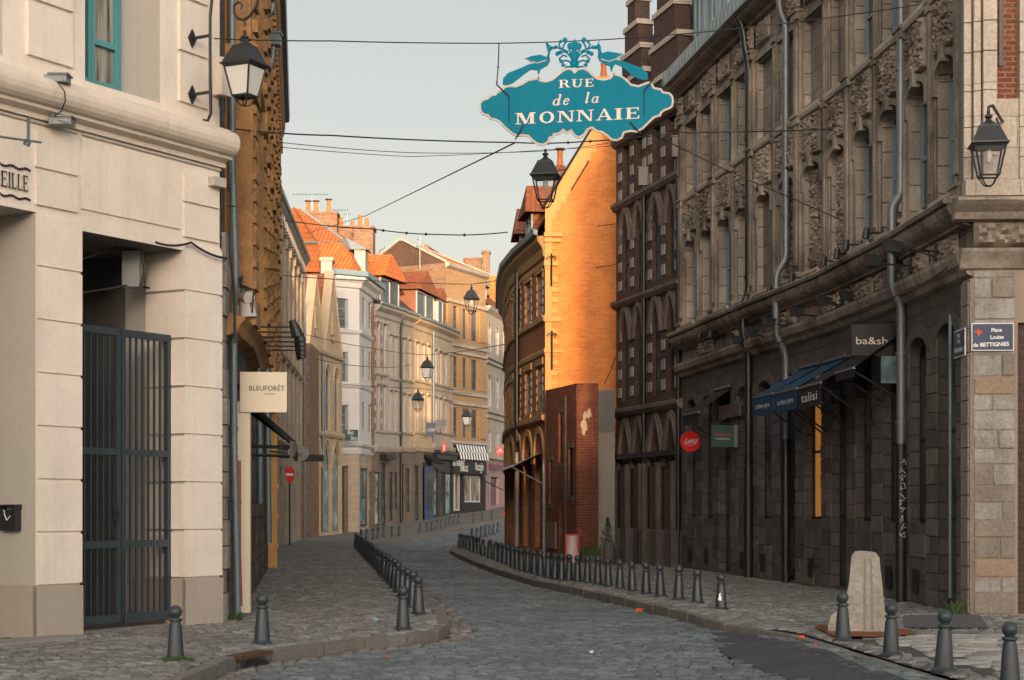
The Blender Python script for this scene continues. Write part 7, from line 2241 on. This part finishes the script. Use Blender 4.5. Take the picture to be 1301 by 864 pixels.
for j in range(len(rings) - 1):
    for i in range(n): m.poly([rings[j][i], rings[j][(i + 1) % n], rings[j + 1][(i + 1) % n], rings[j + 1][i]])
m.poly(rings[0]); m.poly(rings[-1])
ob = T.add('block', m, CONC)
bm = bmesh.new(); bm.from_mesh(ob.data); bmesh.ops.remove_doubles(bm, verts=bm.verts, dist=1e-5)
bmesh.ops.bevel(bm, geom=[e for e in bm.edges if len(e.link_faces) == 2 and e.calc_face_angle(0) > R(25)], offset=.022, segments=3, affect='EDGES')
bmesh.ops.triangulate(bm, faces=[f for f in bm.faces if len(f.verts) > 4])
bmesh.ops.subdivide_edges(bm, edges=[e for e in bm.edges if e.calc_length() > .12], cuts=3, use_grid_fill=True)
for v in bm.verts:
    q = v.co * 9; d_ = noise.noise(q) * .010 + noise.noise(q * 3) * .005
    v.co += v.normal * d_
bm.to_mesh(ob.data); bm.free()
m = MB()
for (a_, b_) in ((-.02, .012), (.075, .105)): m.poly([bp(a_, -.004, .05), bp(b_, -.004, .05), bp(b_ * .8, -.004, .9), bp(a_ * .8, -.004, .9)])
T.add('casting_seams', m, plaster('seam', (.22, .2, .17)))
T = Thing('rusty_plate', 'rusty orange steel plate lying under the concrete block', 'steel plate', (x_, y_, .03))
m = MB()
q = [gp(1036, 800), gp(1058, 811), gp(1115, 812), gp(1166, 808), (x_ + .62, y_ + .45), (x_ - .35, y_ + 1.2)]
m.flat([(a_, b_) for a_, b_ in q], lambda x, y, z: Vector((x, y, .022 + z)), .012)
T.add('plate', m, plaster('rust', (.22, .075, .03), (.08, .04, .025), .5))
# ================================================================== SMALL THINGS
T = Thing('waste_bag_stand', 'red frame holding a clear striped waste bag beside the ruin', 'waste bag', (*gp(727, 718), 0))
x_, y_ = gp(727, 718); h = .80; w_ = .17
m = MB()
for sx in (-1, 1):
    for sy in (-1, 1): m.tube([(x_ + sx * w_, y_ + sy * .12, 0), (x_ + sx * w_, y_ + sy * .12, h)], .014, 5)
m.tube([(x_ - w_, y_ - .12, h), (x_ + w_, y_ - .12, h), (x_ + w_, y_ + .12, h), (x_ - w_, y_ + .12, h), (x_ - w_, y_ - .12, h)], .016, 5)
m.bx(x_ - w_ - .012, x_ - w_ + .02, y_ - .14, y_ + .1, 0, h); T.add('frame', m, RED)
m = MB(); n = 20
prf = [(.15, h - .02), (.155, h - .15), (.14, .35), (.165, .2), (.13, .06), (.0, .05)]
base = len(m.v)
for r, z in prf:
    for k in range(n):
        t = 2 * math.pi * k / n; q = r * (1 + .12 * math.sin(3 * t + z * 9) + .06 * random.random())
        m.v.append((x_ + q * math.cos(t), y_ + q * .75 * math.sin(t), z))
for i in range(len(prf) - 1):
    for k in range(n):
        k2 = (k + 1) % n
        m.f.append((base + i * n + k, base + i * n + k2, base + (i + 1) * n + k2, base + (i + 1) * n + k)); m.uv.append([(0, 0)] * 4); m.mi.append(0)
T.add('bag', m, plaster('bag_plastic', (.52, .47, .46), (.5, .2, .18), .5, .35), smooth=True)
# stone bollard and plants at the foot of the concrete wall
T = Thing('guard_stone', 'rounded old guard stone at the foot of the dark brick house', 'guard stone', (*gp(774, 718), 0))
x_, y_ = gp(774, 718)
m = MB(); m.lathe((x_, y_, 0), [(.0, 0), (.17, 0), (.165, .3), (.15, .5), (.10, .62), (0, .66)], 12); T.add('stone', m, BLOCK_D, smooth=True)
T = Thing('planter_trough', 'low stone trough of weeds below the concrete wall', 'planter', (*gp(752, 716.2), 0))
x0_, y0_ = gp(739, 716.2); x1_, _ = gp(764, 716.2)
m = MB(); m.bx(x0_, x1_, y0_, y0_ + .3, 0, .22); T.add('trough', m, BLOCK_D)
def weeds(T, name, cx, cy, z, n, r, h, lw, mat=PLANTM):
    m = MB()
    for i in range(n):
        a_ = random.uniform(0, 6.28); q = r * math.sqrt(random.random()); b_ = Vector((cx + q * math.cos(a_), cy + q * .5 * math.sin(a_), z))
        ang = random.uniform(0, 6.28); ln = h * random.uniform(.4, 1)
        d_ = Vector((math.cos(ang) * ln * .45, math.sin(ang) * ln * .3, ln)); s_ = Vector((-math.sin(ang), math.cos(ang) * .3, 0)) * lw
        mid = b_ + d_ * .55 + Vector((0, 0, ln * .08))
        m.poly([b_ - s_ * .4, b_ + s_ * .4, mid + s_, mid - s_]); m.poly([mid - s_, mid + s_, b_ + d_])
    return T.add(name, m, mat)
weeds(T, 'weeds', (x0_ + x1_) / 2, y0_ + .2, .2, 160, .32, .32, .02)
T = Thing('climbing_weed', 'bushy green weed growing up the corner by the concrete wall', 'plant', (*gp(772, 715.2), 0))
x_, y_ = gp(772, 715.2)
m = MB()
for i in range(420):
    z = random.uniform(.3, 1.25); c = Vector((x_ + random.gauss(0, .14 * (1.35 - z)), y_ + random.gauss(0, .06), z)); s_ = random.uniform(.02, .045)
    a_ = Vector((random.uniform(-1, 1), random.uniform(-1, 1), random.uniform(-.6, 1))).normalized() * s_; b_ = Vector((random.uniform(-1, 1), random.uniform(-1, 1), random.uniform(-1, 1))).normalized() * s_ * .6
    m.poly([c - a_, c + b_, c + a_, c - b_])
T.add('leaves', m, PLANTM)
m = MB(); m.tube([(x_, y_, 0), (x_ - .03, y_, .5), (x_ + .04, y_, 1.15)], [.02, .015, .006], 5); T.add('stem', m, plaster('twig', (.12, .09, .06)))
T = Thing('grass_tuft', 'little tuft of grass at the foot of the bollard before the gate', 'grass', (*gp(223, 839), 0))
x_, y_ = gp(226, 841); weeds(T, 'blades', x_, y_, -.005, 220, .17, .07, .004)
T = Thing('grass_tuft', 'weed growing from the wall foot by the corner doorway on the right', 'plant', (*gp(1215, 780), 0))
x_, y_ = gp(1217, 782); weeds(T, 'blades', x_, y_, 0, 90, .14, .24, .014)
T = Thing('grass_tuft', 'thin weeds in the corner below the long drainpipe on the left', 'plant', (*gp(300, 780), 0))
x_, y_ = gp(298, 789); weeds(T, 'blades', x_, y_, 0, 60, .12, .14, .01)
def litter(label, px, py, mat, s, cat='litter', zoff=0.0):
    x_, y_ = gp(px, py); m = MB(); n = 8
    P_ = [(s * math.cos(6.28 * i / n) * random.uniform(.5, 1.2), s * .7 * math.sin(6.28 * i / n) * random.uniform(.5, 1.2)) for i in range(n)]
    m.flat(P_, lambda x, y, z: Vector((x_ + x, y_ + y, zoff + .012 + z + abs(x) * .4)), .02)
    single('litter', m, mat, label, cat)
ORNG = plaster('litter_orange', (.65, .09, .02), None, .2)
litter('scrap of orange-red litter in the gutter below the right kerb', 812, 770, ORNG, .08, zoff=-.10)
litter('small orange scrap on the flush kerb near the asphalt patch', 1018, 813, ORNG, .045)
litter('tiny orange scrap beside the first one on the flush kerb', 1036, 822, ORNG, .022)
litter('small pale blue wrapper lying on the left pavement', 478, 790, plaster('litter_blue', (.22, .36, .42), None, .2), .05)
litter('tiny white scrap on the cobbles in the middle of the street', 751, 817, LETW, .025, zoff=-.13)
litter('tiny orange fleck on the cobbles by the left kerb', 492, 822, ORNG, .02, zoff=-.13)
T = Thing('traffic_cone', 'tiny orange cone standing by the far pale house', 'traffic cone', (*gp(641, 656), 1))
x_, y_ = gp(641, 656); m = MB(); m.lathe((x_, y_, zg(y_)), [(.16, 0), (.16, .04), (.10, .04), (.03, .5), (0, .5)], 10); T.add('cone', m, ORNG)
# kerb drain
x0_, y0_ = gp(296, 834); x1_, y1_ = gp(330, 828)
T = Thing('kerb_drain', 'rusty iron storm drain mouth set into the left kerb', 'drain', (x0_, y0_, 0))
FD = Fac([(x0_, y0_), (x1_, y1_)], -1)
m = MB(); m.box(FD, -.06, FD.L + .06, -.06, .125, -.03, .012); T.add('iron_lid', m, plaster('rusty_iron', (.10, .055, .035), None, .6))
m = MB()
P_ = [(0, -.135)] + [(FD.L * t, -.135 + .085 * math.sin(math.pi * min(1, max(0, t))) ** .5) for t in (.08, .2, .4, .6, .8, .92)] + [(FD.L, -.135)]
m.flat(P_, lambda x, y, z: FD.P(x, .118 + z, y), .006); T.add('mouth', m, DARKIN)
# ================================================================== ADDED SHADE BLOCKS BEHIND THE VIEWER (unseen, shaped to shade the street)
def add_shade_block(label, x0, x1, h, mat):  # added shade caster; width and height set where its shadow edges fall
    T = Thing('shade_block', label, 'building', ((x0 + x1) / 2, -79, 0))
    FH = Fac([(x1, -75), (x0, -75)], 1) if False else Fac([(x0, -75), (x1, -75)], 1)
    ops = []; n = max(1, int((x1 - x0) / 2.6)); st = int((h - 1) / 3.2)
    for i in range(n):
        c = x0 + (x1 - x0) * (i + .5) / n - x0
        for k in range(st): ops.append(OP(c - .5, c + .5, .9 + 3.2 * k, 2.7 + 3.2 * k, depth=.25))
    T.add('wall', wall(FH, 0, x1 - x0, -.2, h, ops), mat)
    g = MB()
    for o in ops: g.poly([FH.P(o['u0'], -.24, o['z0']), FH.P(o['u1'], -.24, o['z0']), FH.P(o['u1'], -.24, o['z1']), FH.P(o['u0'], -.24, o['z1'])])
    T.add('window_panes', g, GLASS)
    m = MB(); m.bx(x0 + .01, x1 - .01, -85, -75.3, -.2, h - .01); T.add('rear_body', m, mat)
    m = MB(); m.bx(x0, x1, -85.2, -74.8, h, h + .4); T.add('parapet', m, GREYW)
add_shade_block('unseen brick block added to cast shade, behind the viewer on the left', -40, 7.32, 17.1, BRICK_R)
add_shade_block('unseen narrow cream block added to cast shade, behind the viewer', 7.32, 8.2, 12.5, CREAM)
add_shade_block('unseen brick tower block added to cast shade, behind the viewer', 8.2, 9.2, 22.5, BRICK_Y)
add_shade_block('unseen tall grey block added to cast shade, behind the viewer', 9.2, 15.3, 28.0, GREYW)
add_shade_block('unseen low brick block added to cast shade, between two tall ones', 15.3, 17.1, 12.0, BRICK_Y)
add_shade_block('unseen grey block of middle height added to cast shade, behind the viewer', 17.1, 17.74, 21.5, GREYW)
add_shade_block('unseen tallest stone block added to cast shade, behind the viewer on the right', 17.74, 50, 29.6, TAN)

for o_ in bpy.data.objects:
    l_ = o_.get('label')
    if l_ and len(l_.replace('-', ' ').split()) > 16: print('LONG', o_.name, len(l_.split()), l_)
